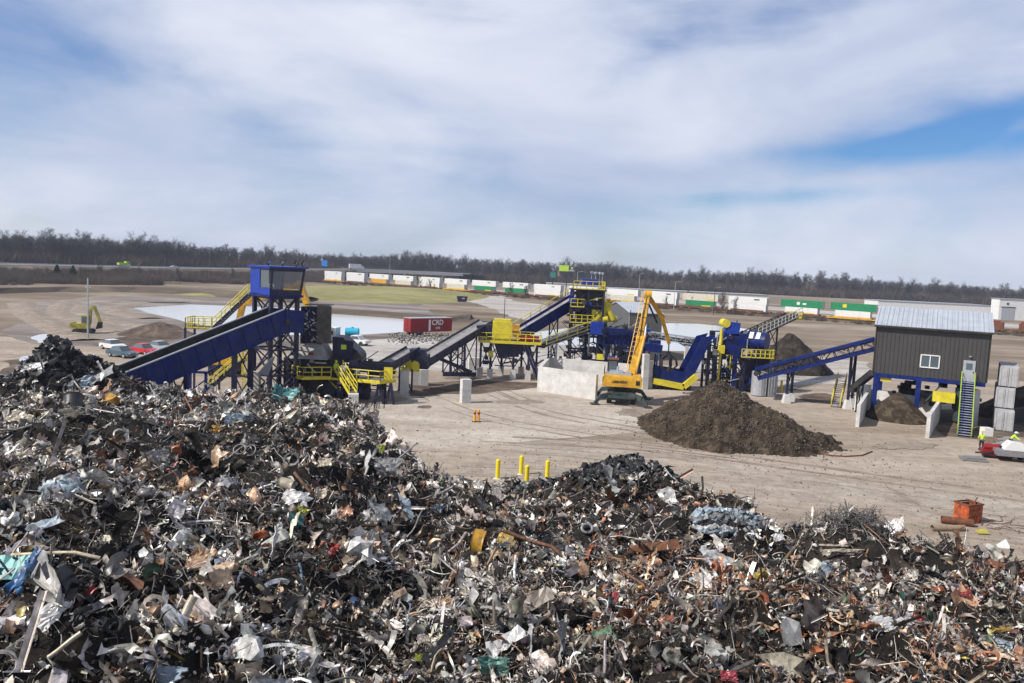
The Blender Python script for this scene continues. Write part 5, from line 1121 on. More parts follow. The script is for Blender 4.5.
stairs('steep blue stair with lime rails leading up to the door of the brown building', (bt2.x, bt2.y, 0.05), tp_, 1.25, tread='galv', str_='blue', rail='limerail')
bs_ = MB(); a_ = V((bt2.x, bt2.y, 0)); d_ = (tp_ - a_); bs_.beam(a_ + d_ * .02 - Z3 * .12, a_ + d_ * .98 - Z3 * .12, 1.15, .05, up=(0, -.5, 1)); st_ = [o for o in bpy.data.objects if o.name.startswith('staircase') and o.parent is None][-1]; bs_.build('backing_plate', 'blue', st_)
mb = MB(); q = Mb @ V((Lb - 1.0, 1.0, 2.0)); mb.box(q, (1.1, 1.0, 4.0)); mb.tube(q + V((-.9, -.6, -2)), q + V((-.9, -.6, 1.4)), .45, n=12); tag(mb.build('filter_unit', 'galv', off=flat(q)), 'pale blue-grey filter unit between the stair and the stacked white containers', 'filter')
# side bunker
b2 = thing('dirt_bunker', 'white concrete bunker with angled side walls in front of the brown building', 'bunker', flat(G(895, 430)), world=True)
bl0, bl1 = G(857, 427), G(868, 408); br0, br1 = G(927, 438), G(938, 420)
for nm_, p, q in (('side_wall', bl0, bl1), ('back_wall', bl1, br1), ('side_wall', br0, br1)):
    mb = MB(); wallblock(mb, p, q, 2.35, .35); mb.build(nm_, 'concrete', b2)
c0 = G(897, 419)
mound('dirt_heap', c0.x, c0.y + .2, 3.5, 3.6, 3.3, 'dirt', 8, 1, 40, .10, rot=-.2, kind=None, label='small brown dirt heap piled inside the white concrete bunker', cat='dirt pile', cone=True, fs=1.2)
# big dirt pile
def big_pile():
    mb = MB(); nx, ny = 150, 110; x0, x1, y0, y1 = 9.5, 34.5, 64, 90
    cen = (23.3, 76.5)
    for j in range(ny + 1):
        for i in range(nx + 1):
            x = x0 + (x1 - x0) * i / nx; y = y0 + (y1 - y0) * j / ny
            def cone(cx_, cy_, h, rx, ry, ro=0):
                dx, dy = x - cx_, y - cy_; c, s = math.cos(ro), math.sin(ro); u = (dx * c + dy * s) / rx; v = (-dx * s + dy * c) / ry
                r = math.sqrt(u * u + v * v) * (1 + .12 * mnoise.noise(V((math.atan2(v, u) * 1.2, cx_, 3)))); return h * (1.06 - math.sqrt(r * r + .02))
            z = max(cone(20.6, 76.8, 4.9, 7.4, 9.6, -.2), cone(23.6, 73.6, 3.3, 6.3, 6.6, -.4), cone(17.0, 79, 2.4, 3.9, 5), cone(27.2, 73.2, 1.5, 3.6, 3.4, -.3))
            nz_ = mnoise.fractal(V((x * .45, y * .45, 2)), .6, 2.1, 6)
            if z > -.8: z += nz_ * .6 * min(1, max(0, z + .6)) + .22 * mnoise.fractal(V((x * 1.9, y * 1.9, 5)), .5, 2.1, 3)
            mb.v.append((x, y, max(z, -.05)))
    for j in range(ny):
        for i in range(nx):
            a = j * (nx + 1) + i
            if max(mb.v[k][2] for k in (a, a + 1, a + nx + 1, a + nx + 2)) > -.04: mb.f.append((a, a + 1, a + nx + 2, a + nx + 1))
    o = mb.build('dirt_pile', 'dirt', off=V((21, 76, 0)), smooth=True); tag(o, 'large brown dirt pile spread on the yard beside the material handler', 'dirt pile')
big_pile()
# ================================================================== people
def person(loc, rz, label, vest='hivis', helmet='hivis', pose='stand', trouser='cloth_dark'):
    t = thing('person', label, 'person', loc, rz)
    lean = .55 if pose == 'bend' else 0.04; sit = pose == 'sit'
    hip = .95 if not sit else .55
    def up_(d, off=0): return V((off, -math.sin(lean) * d, hip + math.cos(lean) * d))
    J = [V((0, 0, hip)), up_(.22), up_(.42), up_(.53), up_(.60), up_(.72)]
    E = [(i, i + 1) for i in range(5)]; Rd = [.135, .12, .15, .06, .055, .10]
    def limb(pts, rad, root):
        k = len(J); J.extend(pts); Rd.extend(rad); E.append((root, k)); E.extend((k + i, k + i + 1) for i in range(len(pts) - 1)); return k + len(pts) - 1
    arms = []; legs = []
    for sg in (-1, 1):
        sh_ = up_(.48, sg * .19); fw = .28 if pose != 'stand' else .10
        el_ = sh_ + V((sg * .06, -fw, -.27)); wr = el_ + V((-sg * .03, -.2, -.10 if pose != 'stand' else -.22)); hd = wr + (wr - el_).normalized() * .08
        kk = len(J); e = limb([sh_, el_, wr, hd], [.062, .048, .034, .036], 2); arms.append((kk, kk + 1, kk + 2))
        dv = (wr - el_).normalized()
        for f_ in range(5):
            sd2 = V((sg * (.012 * (f_ - 2)), 0.01 * (f_ - 2), 0)); ln = (.05, .085, .095, .088, .07)[f_]
            if f_ == 0: sd2 = V((-sg * .045, -.01, .01))
            limb([hd + sd2 + dv * .03, hd + sd2 * 1.3 + dv * ln + V((0, -.012, 0))], [.011, .009], e)
        if sit: L = [V((sg * .1, -.05, hip)), V((sg * .12, -.48, hip)), V((sg * .12, -.45, .1)), V((sg * .12, -.62, .05))]
        else: L = [V((sg * .10, 0, hip - .08)), V((sg * .12, -.04 * (1 + sg), .50)), V((sg * .13, .05 * sg, .09)), V((sg * .14, .05 * sg - .16, .05))]
        kk = len(J); limb(L, [.095, .065, .045, .042], 0); legs.append((kk, kk + 1, kk + 2, kk + 3))
    def skin(name, verts, edges, rad, m):
        me = bpy.data.meshes.new(name); me.from_pydata(verts, edges, []); me.update(); o = bpy.data.objects.new(name, me); C.objects.link(o); o.parent = t
        md = o.modifiers.new('skin', 'SKIN'); me.skin_vertices  # layer made by the modifier
        sv = me.skin_vertices[0].data if me.skin_vertices else None
        if sv is None:
            bm = bmesh.new(); bm.from_mesh(me); bm.verts.layers.skin.verify(); bm.to_mesh(me); bm.free(); sv = me.skin_vertices[0].data
        for i, r_ in enumerate(rad): sv[i].radius = (r_, r_); sv[i].use_root = (i == 0)
        o.modifiers.new('sub', 'SUBSURF').levels = 1; o.modifiers['sub'].render_levels = 1; me.materials.append(M[m]); md.use_smooth_shade = True; return o
    skin('body', J, E, Rd, 'skin')
    def sub(idx_chains, rad, name, m):
        vs = []; es = []; rr = []; mp = {}
        for ch in idx_chains:
            pr = None
            for q in ch:
                if q not in mp: mp[q] = len(vs); vs.append(J[q]); rr.append(rad.get(q, Rd[q] * 1.25))
                if pr is not None: es.append((mp[pr], mp[q]))
                pr = q
        return skin(name, vs, es, rr, m)
    sub([(0, 1, 2)] + [(2,) + a for a in arms], {0: .17, 1: .16, 2: .19}, 'jacket', vest)
    sub([(0,) + l_[:3] for l_ in legs], {0: .155}, 'trousers', trouser)
    for l_ in legs:
        mb = MB(); mb.box(J[l_[2]].lerp(J[l_[3]], .6) + V((0, 0, 0)), (.11, .29, .12)); mb.build('boot', 'black', t)
    hc = J[5]; mb = MB(); r0 = .145
    for j in range(5):
        for i in range(14): a_ = 2 * math.pi * i / 14; ph = j / 4 * math.pi / 2; mb.v.append((hc.x + r0 * math.cos(ph) * math.cos(a_), hc.y + r0 * 1.15 * math.cos(ph) * math.sin(a_), hc.z + .03 + r0 * math.sin(ph)))
    for j in range(4):
        for i in range(14): mb.f.append((j * 14 + i, j * 14 + (i + 1) % 14, (j + 1) * 14 + (i + 1) % 14, (j + 1) * 14 + i))
    mb.box((hc.x, hc.y - .17, hc.z + .04), (.2, .1, .02)); mb.build('hard_hat', helmet, t, smooth=True)
    mb = MB(); mb.box((hc.x, hc.y - .115, hc.z - .01), (.022, .04, .045))
    for sg in (-1, 1): mb.box((hc.x + sg * .112, hc.y, hc.z), (.02, .045, .06))
    mb.build('nose_and_ears', 'skin', t)
    mb = MB()
    for sg in (-1, 1): mb.box((hc.x + sg * .038, hc.y - .104, hc.z + .012), (.024, .012, .012))
    mb.box((hc.x, hc.y - .10, hc.z - .05), (.05, .012, .01)); mb.build('face_marks', 'black', t)
    return t
p = D(335.5, 372, 83.9); person((p.x, 84.2, 2.4), R(20), 'worker in lime jacket and hard hat standing on the yellow-railed platform', 'hivis', 'hivis')
p = G(981, 450); person((p.x, p.y, 0), R(170), 'worker in yellow hi-vis jacket and dark trousers near the foot of the blue stair', 'hivis', 'hivis_orange')
p = G(1010, 449); person((p.x, p.y, 0), R(60), 'worker in pale green hi-vis jacket bending over the trailer at the right edge', 'hivis', 'white', 'bend')
p = tw.matrix_basis @ V((1.0, 1.6, zc + .25)); person(p, R(24), 'operator in white hard hat sitting behind the window of the blue cab', 'galv', 'white', 'sit')

# ================================================================== right-hand equipment
q0 = D(1000, 405, 86)
for k, (z, dx, dy) in enumerate(((0, -.75, -1.2), (2.3, -.15, 0), (4.6, 0.1, 0.1))):
    t = thing('storage_container', ('lowest of three pale grey containers stacked end-on right of the blue stair', 'middle of three pale grey containers stacked end-on right of the brown building', 'topmost of three pale grey containers stacked end-on right of the brown building')[k], 'container', (q0.x + dx, q0.y + dy - 1, z), R(-30), group='pale containers beside the building')
    mb = MB(); mb.box((0, 3, 1.13), (1.7, 6, 2.2)); mb.build('body', 'blockgrey', t); mb = MB()
    for s_ in (-.46, .46): mb.box((s_, -.04, 1.1), (.8, .08, 2.0))
    mb.build('door', 'blockgrey', t); mb = MB()
    for s_ in (-.75, -.2, .2, .75): mb.tube((s_, -.1, .15), (s_, -.1, 2.1), .03, n=5)
    mb.build('locking_bars', 'blockgrey', t); mb = MB()
    for i in range(20): mb.box((-.87, .3 + i * .3, 1.1), (.06, .14, 2.0)); mb.box((.87, .3 + i * .3, 1.1), (.06, .14, 2.0))
    mb.build('corrugation', 'blockgrey', t)
p = D(1035, 400, 92); mound('dirt_mound', p.x + 1.5, 94, 8, 5, 4.6, 'dirt', 15, 1, 36, .3, kind=None, label='dark brown dirt mound at the right edge behind the white containers', cat='dirt pile', cone=True)
mb = MB(); a = G(997, 424); b = G(1060, 420); wallblock(mb, a, b, 1.7, .4); tag(mb.build('low_wall', 'dark', off=flat(a)), 'low dark wall beneath the dirt mound at the right edge', 'wall')
tr = thing('flatbed_trailer', 'grey two-wheeled utility trailer loaded with a white hood at the right edge', 'trailer', G(1016, 463), R(-14))
mb = MB(); mb.box((.3, .9, .75), (3.6, 1.7, .5)); mb.build('bed', 'grey', tr); mb = MB(); mb.beam((-1.5, .9, .6), (-3.0, .9, .45), .12); mb.build('drawbar', 'dark', tr)
for y in (0, 1.8):
    mb = MB(); mb.tube((.9, y - .12, .38), (.9, y + .12, .38), .38, n=16); wh = mb.build('wheel', 'tyre', tr); mb = MB(); mb.tube((.9, y - .14, .38), (.9, y + .14, .38), .18, n=10); mb.build('rim', 'white', wh)
mb = MB(); mb.prism([(-.9, 0.2, 1.02), (.8, 0.2, 1.02), (.7, 0.2, 1.6), (-.4, 0.2, 1.75), (-.8, 0.2, 1.35)], (0, 1.2, 0)); o = mb.build('generator_hood', 'white'); o.location = tr.location; o.rotation_euler = tr.rotation_euler; tag(o, 'white generator hood sitting on the grey trailer', 'generator')
rc = thing('red_compressor', 'low red compressor on the ground between the worker and the grey trailer', 'compressor', G(997, 458), R(-20))
mb = MB(); mb.box((0, 0, .5), (2.6, 1.1, .5)); mb.tube((-1.1, 0, .95), (1.1, 0, .95), .28, n=12); mb.build('tank', 'red', rc)
mb = MB(); mb.box((.5, -.1, .95), (.9, .7, .5)); mb.box((0, 0, .18), (2.2, .8, .25)); mb.build('engine', 'dark', rc)
mb = MB(); p = G(973, 460); mb.box((p.x, p.y, .1), (2.0, 1.4, .12), rz=-.25); mb.box((p.x + .2, p.y + .1, .22), (1.6, 1.0, .08), rz=-.1); tag(mb.build('steel_plates', 'grey', off=p), 'grey steel plates lying on the ground in front of the hi-vis worker', 'plate')
mb = MB(); p = G(987, 446); mb.box((p.x, p.y, .5), (1.1, 1.0, 1.0)); tag(mb.build('plywood_crate', 'wood', off=p), 'brown plywood crate just behind the worker', 'crate')
mb = MB(); mb.box((p.x - .2, p.y, 1.4), (.85, .8, .78)); tag(mb.build('white_tote', 'white', off=V((p.x, p.y, 1.01))), 'white tote standing on the brown plywood crate', 'tote')
mb = MB(); p = G(1004, 447)
for k in range(9): mb.beam(p + V((rr_.uniform(-2, 1), rr_.uniform(-.6, .6), .2 + .1 * k)), p + V((rr_.uniform(0, 3), rr_.uniform(-.6, .6), .2 + .1 * k)), .12, .08)
tag(mb.build('steel_offcuts', 'galv', off=p), 'loose grey steel offcuts stacked behind the red compressor', 'scrap')

# ================================================================== yard small things
for px_, pb, k in ((497.5, 478.5, 'leftmost of the four yellow bollards beside the scrap heap'), (521, 474.5, 'rearmost of the four yellow bollards, standing behind the middle one'), (526.5, 485, 'nearest of the four yellow bollards, at the foot of the scrap'), (547, 479.5, 'rightmost of the four yellow bollards, next to the dark heap')):
    p = G(px_, pb); t = thing('bollard', k, 'bollard', p, 0, 'yellow bollards beside the scrap heap')
    mb = MB(); mb.tube((0, 0, 0), (0, 0, 1.33), .155, n=18); mb.tube((0, 0, 1.33), (0, 0, 1.39), .155, .10, n=18); mb.tube((0, 0, 1.39), (0, 0, 1.41), .10, .03, n=18); mb.build('post', 'bollard', t, smooth=False)
    mb = MB(); mb.tube((0, 0, 0), (0, 0, .05), .3, .24, n=14); mb.build('base_collar', 'concrete', t)
for px_, k in ((474.5, 'left'), (478.5, 'right')):
    p = G(px_, 422); t = thing('delineator_post', k + ' of two close orange delineator posts on the open yard', 'delineator', p, 0, 'orange delineator posts')
    mb = MB(); mb.tube((0, 0, .05), (0, 0, 1.2), .13, .10, n=12); mb.build('post', 'hivis_orange', t); mb = MB(); mb.tube((0, 0, 0), (0, 0, .08), .28, .24, n=12); mb.build('base', 'black', t)
    mb = MB(); mb.tube((0, 0, .75), (0, 0, .95), .128, n=12); mb.build('reflective_band', 'red', t)
# rusty orange box and debris round it
Yb = 50.8; ob = G(967, 525); t = thing('rusty_skip_box', 'rusty orange open-topped steel box with dark markings on the yard', 'skip', ob, R(22))
w2, d2, h2 = 1.25, 1.0, 1.25
mb = MB(); th_ = .06
mb.box((w2 / 2, 0, h2 / 2), (w2, th_, h2)); mb.box((w2 / 2, d2, h2 / 2 - .05), (w2, th_, h2 - .1)); mb.box((0, d2 / 2, h2 / 2), (th_, d2 - th_, h2)); mb.box((w2, d2 / 2, h2 / 2), (th_, d2 - th_, h2)); mb.box((w2 / 2, d2 / 2, .06), (w2 - .1, d2 - .1, .06)); mb.build('box', 'orange_rust', t)
mb = MB(); mb.box((w2 / 2, 0, h2), (w2 + .14, .12, .09)); mb.box((w2 / 2, d2, h2), (w2 + .14, .12, .09)); mb.box((0, d2 / 2, h2), (.12, d2 - .12, .09)); mb.box((w2, d2 / 2, h2), (.12, d2 - .12, .09)); mb.beam((.9, .8, .3), (1.1, .3, 1.65), .07); mb.build('rim', 'rust', t)
mb = MB(); 
for a, b in (((.2, .35), (.35, .75)), ((.35, .75), (.5, .4)), ((.5, .4), (.62, .72)), ((.62, .72), (.75, .38)), ((.75, .38), (.95, .7)), ((.95, .7), (1.05, .45)), ((.25, .9), (1.0, .95))): mb.beam((a[0], -.036, a[1]), (b[0], -.036, b[1]), .012, .07, up=(0, 0, 1))
mb.build('painted_marks', 'rust', t)
for a, b, r_, m_, lb in (((941, 523), (973, 527), .24, 'rust', 'thick rusty pipe lying against the orange box'), ((932, 531), (964, 531), .19, 'wood', 'thinner pale brown pipe in front of the rusty one')):
    pa, pb = G(*a), G(*b); pa.z = pb.z = r_; mb = MB(); mb.tube(pa, pb, r_, n=14, caps=False); mb.tube(pa + (pb - pa) * .0, pb, r_ * .8, n=14, caps=False); tag(mb.build('steel_pipe', m_, off=flat(pa)), lb, 'pipe')
p = G(982, 534); mb = MB(); mb.prism([p + V((-.35, -.2, .06)), p + V((.3, -.25, .08)), p + V((.2, .1, .25)), p + V((-.3, .22, .14))], (0.02, 0, .05)); tag(mb.build('yellow_sheet', 'digger', off=p), 'small flat yellow metal sheet beside the orange box', 'scrap')
p = G(1003, 547); mb = MB(); mb.add([p + V((-.4, -.2, 0)), p + V((.3, -.3, 0)), p + V((.45, .3, 0)), p + V((-.2, .35, 0)), p + V((.12, 0, .5))], [(0, 1, 4), (1, 2, 4), (2, 3, 4), (3, 0, 4)]); tag(mb.build('folded_sheet', 'white', off=p), 'small white folded sheet peaked like a tent on the yard', 'scrap')
mb = MB(); p0 = G(988, 528)
for s_ in range(5):
    pts = []; q = V(p0) + V((rr_.uniform(-.2, .3), rr_.uniform(-.3, .5), .04)); an = rr_.uniform(-.4, .4)
    for i in range(16): pts.append(q.copy()); an += rr_.uniform(-.8, .8); an *= .8; q = q + V((math.cos(an) * .26, math.sin(an) * .3, 0)); q.z = .04 + abs(rr_.gauss(0, .06))
    mb.path(pts, .022, 5)
tag(mb.build('tangled_cable', 'rust', off=p0), 'tangle of thin rusty cable trailing right of the orange box', 'cable')
# curved hose/track on yard
mb = MB(); pts = [G(x, y) + V((0, 0, .05)) for x, y in ((800, 449), (815, 452), (830, 456), (845, 457), (862, 456), (872, 452))]; mb.path(pts, .07, 6); tag(mb.build('steel_cable', 'rust', off=flat(pts[0])), 'dark curved cable lying on the yard at the tip of the dirt pile', 'cable')

# ================================================================== vehicles
def car(px, py, Y, rz, paint, label, L=4.4, kind='car', h=1.45):
    p = G(px, py) if Y is None else D(px, py, Y); z = 0 if Y is None else p.z
    t = thing('parked_car' if z < 1 else 'passing_car', label, 'car', (p.x, p.y, z), rz); Wd = 1.75
    prof = [(-L / 2, .35), (-L / 2, .75), (-L * .36, .88), (-L * .30, .92), (-L * .14, .94), (L * .26, .95), (L * .46, .9), (L / 2, .8), (L / 2, .35)]
    mb = MB(); mb.prism([(x, -Wd / 2, z_) for x, z_ in prof], (0, Wd, 0)); mb.build('body', paint, t)
    mb = MB(); a = [(-L * .22, .93), (-L * .08, h), (L * .22, h), (L * .36, .94)]
    mb.add([(x, sy * (Wd / 2 - (.04 if z_ < 1 else .2)), z_) for sy in (-1, 1) for x, z_ in a], [(0, 1, 2, 3), (7, 6, 5, 4), (0, 4, 5, 1), (2, 6, 7, 3)]); mb.build('window', 'glass', t)
    mb = MB(); mb.prism([(-L * .08, -Wd / 2 + .2, h), (L * .22, -Wd / 2 + .2, h), (L * .22, Wd / 2 - .2, h), (-L * .08, Wd / 2 - .2, h)], (0, 0, .05)); mb.build('roof', paint, t)
    for sx2 in (-.31, .31):
        for sy in (-1, 1):
            mb = MB(); y = sy * (Wd / 2 - .08); mb.tube((sx2 * L, y - .11, .33), (sx2 * L, y + .11, .33), .33, n=14); wh = mb.build('wheel', 'tyre', t)
            mb = MB(); mb.tube((sx2 * L, y + sy * .08, .33), (sx2 * L, y + sy * .13, .33), .19, n=10); mb.build('rim', 'galv', wh)
    for sy in (-1, 1):
        mb = MB(); mb.box((-L / 2 + .02, sy * .62, .68), (.1, .35, .14)); mb.build('headlight', 'white', t); mb = MB(); mb.box((L / 2 - .02, sy * .62, .72), (.1, .3, .14)); mb.build('tail_light', 'red', t)
    return t
car(122, 357, None, R(155), 'cardark', 'grey-blue car parked behind the low end of the infeed conveyor, nearest of the row')
car(144, 354, None, R(152), 'carred', 'red car parked between the grey-blue and silver cars')
car(160, 351, None, R(150), 'silver', 'silver car parked right of the red one, by the infeed conveyor')
car(113, 349.5, None, R(148), 'white', 'white car parked just behind the grey-blue one')
def pickup(p, rz, label):
    t = thing('pickup_truck', label, 'pickup truck', p, rz)
    mb = MB(); mb.prism([(-2.6, -.9, .45), (-2.6, -.9, .95), (-1.5, -.9, 1.05), (2.6, -.9, 1.05), (2.6, -.9, .45)], (0, 1.8, 0)); mb.build('body', 'white', t)
    mb = MB(); mb.prism([(-1.5, -.8, 1.05), (-1.0, -.8, 1.75), (.4, -.8, 1.75), (.5, -.8, 1.05)], (0, 1.6, 0)); mb.build('cab', 'white', t); mb = MB(); mb.prism([(-1.3, -.83, 1.12), (-.95, -.83, 1.65), (.3, -.83, 1.65), (.35, -.83, 1.12)], (0, 1.66, 0)); mb.build('window', 'glass', t)
    for x in (-1.7, 1.6):
        for y in (-.8, .8): mb = MB(); mb.tube((x, y - .13, .4), (x, y + .13, .4), .4, n=14); mb.build('wheel', 'tyre', t)
    return t
pickup(G(355, 345), R(160), 'white pickup truck parked beside the pond in front of a cyan tank')
p = G(352, 341); t = thing('cyan_tank', 'bright cyan rounded tank behind the white pickup by the pond', 'tank', p)
mb = MB(); mb.tube((-1.2, 0, 1.7), (1.2, 0, 1.7), .75, n=18); mb.tube((0, 0, 2.4), (0, 0, 2.6), .25, n=10); mb.build('tank', 'cyan', t); mb = MB(); mb.box((0, 0, .5), (2.4, 1.3, .9)); mb.build('stand', 'dark', t)
for k, (px_, py_, w3, lb) in enumerate(((323, 342, 2.6, 'white site trailer partly hidden beside the grey hut'), (332.5, 341.5, 2.0, 'small grey-white site hut with a dark window near the pond'))):
    p = G(px_, py_); t = thing('site_hut', lb, 'site hut', p, R(-8)); mb = MB(); mb.box((0, 0, 1.35), (w3, 2.4, 2.4)); mb.build('wall', ('white', 'galv')[k], t)
    mb = MB(); mb.box((0, 0, 2.6), (w3 + .2, 2.6, .12)); mb.build('roof', 'white', t); mb = MB(); mb.box((.1, -1.22, 1.7), (.8, .06, .7)); mb.build('window', 'dark', t); mb = MB(); mb.box((-w3 / 2 + .1, 0, .08), (.2, 2.3, .16)); mb.box((w3 / 2 - .1, 0, .08), (.2, 2.3, .16)); mb.build('skids', 'dark', t)
# red trailer container
c0 = D(411, 332, 160); z = .9
t = thing('red_trailer', 'dark red trailer with a bright red end and white lettering, on rubble by the pond', 'trailer', (c0.x, 160, 0), R(45))
mb = MB(); mb.box((5.4, 1.25, z + 1.4), (10.8, 2.5, 2.8)); mb.build('body', 'red', t); mb = MB()
for i in range(26): mb.box((.3 + i * .41, -.03, z + 1.4), (.1, .06, 2.6))
mb.build('side_posts', 'red', t); mb = MB(); mb.box((5.4, 1.25, z + 2.85), (11.0, 2.6, .1)); mb.build('roof', 'galv', t)
for y in (.05, 1.3): mb = MB(); mb.box((-.05, y + .58, z + 1.4), (.08, 1.1, 2.5)); mb.build('door', 'red', t)
for x in (1.6, 2.8):
    for y in (.2, 2.3): mb = MB(); mb.tube((x, y - .2, .5), (x, y + .2, .5), .5, n=14); mb.build('wheel', 'tyre', t)
text('CRD', 1.5, 'white', t, (6.8, -.08, z + 1.9), (math.pi / 2, 0, 0)); text('RRS', .7, 'white', t, (6.9, -.08, z + .75), (math.pi / 2, 0, 0)); mb = MB(); mb.box((4.7, -.08, z + 1.35), (.5, .04, 2.3)); mb.build('logo_bar', 'white', t)
p = G(462, 302); t = thing('dumpster', 'dark blue open dumpster alone beside the pale access road', 'dumpster', p, R(10)); mb = MB(); mb.prism([(-1.7, -.9, .2), (1.7, -.9, .2), (2.1, -.9, 2.2), (-2.1, -.9, 2.2)], (0, 2.2, 0)); mb.build('bin', 'navy', t); mb = MB(); mb.box((0, -.95, 2.2), (4.3, .15, .18)); mb.box((0, 1.35, 2.2), (4.3, .15, .18)); mb.build('rim', 'blue', t)
mb = MB(); mb.box((.4, -.98, 1.5), (1.2, .05, .5)); mb.build('label', 'galv', t)
# small yellow excavator with folded boom
p = G(84, 333); t = thing('excavator', 'small yellow excavator with folded boom beside the pale pole and basin', 'excavator', p, R(15))
for y in (-1.0, 1.0): mb = MB(); mb.prism([(-1.7, y - .25, .35), (-1.4, y - .25, 0), (1.4, y - .25, 0), (1.7, y - .25, .35), (1.4, y - .25, .75), (-1.4, y - .25, .75)], (0, .5, 0)); mb.build('track', 'dark', t)
mb = MB(); mb.box((-.5, 0, 1.3), (2.6, 2.2, .9)); mb.prism([(-2.1, -1.1, 1.0), (-1.5, -1.1, 1.0), (-1.5, -1.1, 1.9), (-2.0, -1.1, 1.8)], (0, 2.2, 0)); mb.build('house', 'digger', t)
mb = MB(); mb.prism([(-.2, -1.0, 1.7), (1.0, -1.0, 1.7), (.85, -1.0, 3.1), (-.2, -1.0, 3.15)], (0, 1.0, 0)); cb = mb.build('cab', 'digger', t); mb = MB(); mb.prism([(-.1, -1.03, 1.9), (.92, -1.03, 1.9), (.8, -1.03, 2.95), (-.1, -1.03, 2.95)], (0, 1.06, 0)); mb.build('window', 'glass', cb)
mb = MB(); mb.beam((.8, .4, 1.6), (.9, .4, 4.0), .5, .8, up=(0, 1, 0)); mb.beam((.9, .4, 4.0), (1.6, .4, 4.7), .45, .7, up=(0, 1, 0)); mb.build('boom', 'digger', t); mb = MB(); mb.beam((1.6, .4, 4.7), (2.5, .4, 2.0), .4, .6, up=(0, 1, 0)); mb.build('stick', 'digger', t); mb = MB(); mb.prism([(2.2, 0, 2.0), (2.8, 0, 2.0), (2.8, 0, .9), (1.8, 0, .7), (2.0, 0, 1.3)], (0, .9, 0)); mb.build('bucket', 'dark', t)
p = G(88, 340); mb = MB(); mb.tube((p.x, p.y, 0), (p.x, p.y, zof(88, 278, p.y)), .16, .10, n=8); mb.box((p.x, p.y, 8.6), (.9, .1, .12)); tag(mb.build('utility_pole', 'galv', off=p), 'tall thin pale pole standing in front of the small yellow excavator', 'pole')
p = G(150, 338); mound('soil_mound', p.x, p.y + 4, 8.2, 5, 2.7, 'dirtdark', 4, 1, 40, .2, kind=None, label='low dark soil mound at the edge of the pond, left of the railed landing', cat='dirt pile', cone=True)
# second handler behind the cab (orange boom only shows)
p = G(222, 368); e2 = V((D(226, 330, 98).x, 98, 0)); t = thing('orange_handler', 'orange loading machine behind the cab tower with its boom reaching past the cab', 'material handler', e2, world=True)
mb = MB(); mb.box(e2 + V((0, 0, .9)), (3.0, 3.6, .8)); mb.build('chassis', 'dark', t)
for x in (-1.2, 1.2):
    for y in (-1.3, 1.3): mb = MB(); mb.tube(e2 + V((x - .25, y, .6)), e2 + V((x + .25, y, .6)), .6, n=14); mb.build('wheel', 'tyre', t)
mb = MB(); mb.box(e2 + V((-.6, 0, 2.1)), (3.4, 2.6, 1.4)); mb.build('house', 'orange', t); mb = MB(); mb.box(e2 + V((.9, -.7, 3.5)), (1.3, 1.1, 1.6)); mb.build('cab', 'glass', t)
b0_ = e2 + V((.5, .5, 2.6)); b1_ = D(243, 304, 98); b2_ = D(300, 284, 98); b3_ = D(309, 309, 98)
mb = MB(); mb.beam(b0_, b1_, .6, .8, up=(0, 1, 0)); mb.beam(b1_, b2_, .6, .7, up=(0, 1, 0)); mb.tube(b2_ - V((0, .4, 0)), b2_ + V((0, .4, 0)), .5, n=12); mb.build('boom', 'orange', t); mb = MB(); mb.beam(b2_, b3_, .7, .9, up=(0, 1, 0)); mb.beam(b3_, b3_ - V((0, 0, 2.5)), .4); mb.build('stick', 'orange', t)

# ================================================================== train
TK = {-5: -103, -4: -82, -3: -61, -2: -40.7, -1: -20, 0: 0, 1: 20, 2: 41, 3: 61, 4: 82, 5: 103.6, 6: 123, 7: 142, 8: 163, 9: 185.1, 10: 204.5, 12: 226, 13: 246, 14: 266, 15: 286, 16: 306}
def wagon(k, flatcar=False, label=''):
    p = T0 + TD * TK[k]; t = thing('rail_wagon', label, 'rail wagon', p, math.atan2(TD.y, TD.x), 'wagons of the container train')
    mb = MB(); mb.box((0, 0, 1.35), (17.2, 2.7, .35)); mb.box((-9.0, 0, 1.5), (1.6, 1.4, .6)); mb.box((9.0, 0, 1.5), (1.6, 1.4, .6)); mb.box((0, -1.35, 1.7), (14.0, .12, .8)); mb.box((0, 1.35, 1.7), (14.0, .12, .8)); mb.build('chassis', 'rust' if flatcar or k % 5 else 'orange', t)
    for x in (-8.2, -6.7, 6.7, 8.2): mb = MB(); mb.tube((x, -.9, 1.1), (x, .9, 1.1), .42, n=12); mb.build('wheelset', 'dark', t)
    return t
def box_c(k, z, L, h, m, label, dx=0, band=None, deco=None):
    p = T0 + TD * (TK[k] + dx); t = thing('shipping_container', label, 'shipping container', (p.x, p.y, z), math.atan2(TD.y, TD.x), 'containers on the train')
    mb = MB(); mb.box((0, 0, h / 2), (L, 2.5, h)); mb.build('body', m, t)
    mb = MB(); n_ = int(L / .6)
    for i in range(n_): mb.box((-L / 2 + .5 + i * (L - 1) / (n_ - 1), -1.27, h / 2), (.14, .05, h - .3))
    for x in (-L / 2, L / 2):
        for y in (-1.25, 1.25): mb.box((x, y, h / 2), (.2, .2, h + .02))
    mb.build('side_ribs', m, t)
    mb = MB(); mb.box((L / 2 + .04, 0, h / 2), (.06, 2.3, h - .2)); mb.build('door', 'galv', t)
    if band: mb = MB(); mb.box((band[0], -1.31, band[1]), (band[2], .04, band[3])); mb.build('painted_band', band[4], t)
    if deco:
        for dx_, dz_, w3, h3, mm in deco: mb = MB(); mb.box((dx_, -1.33, dz_), (w3, .04, h3)); mb.build('emblem', mm, t)
    return t
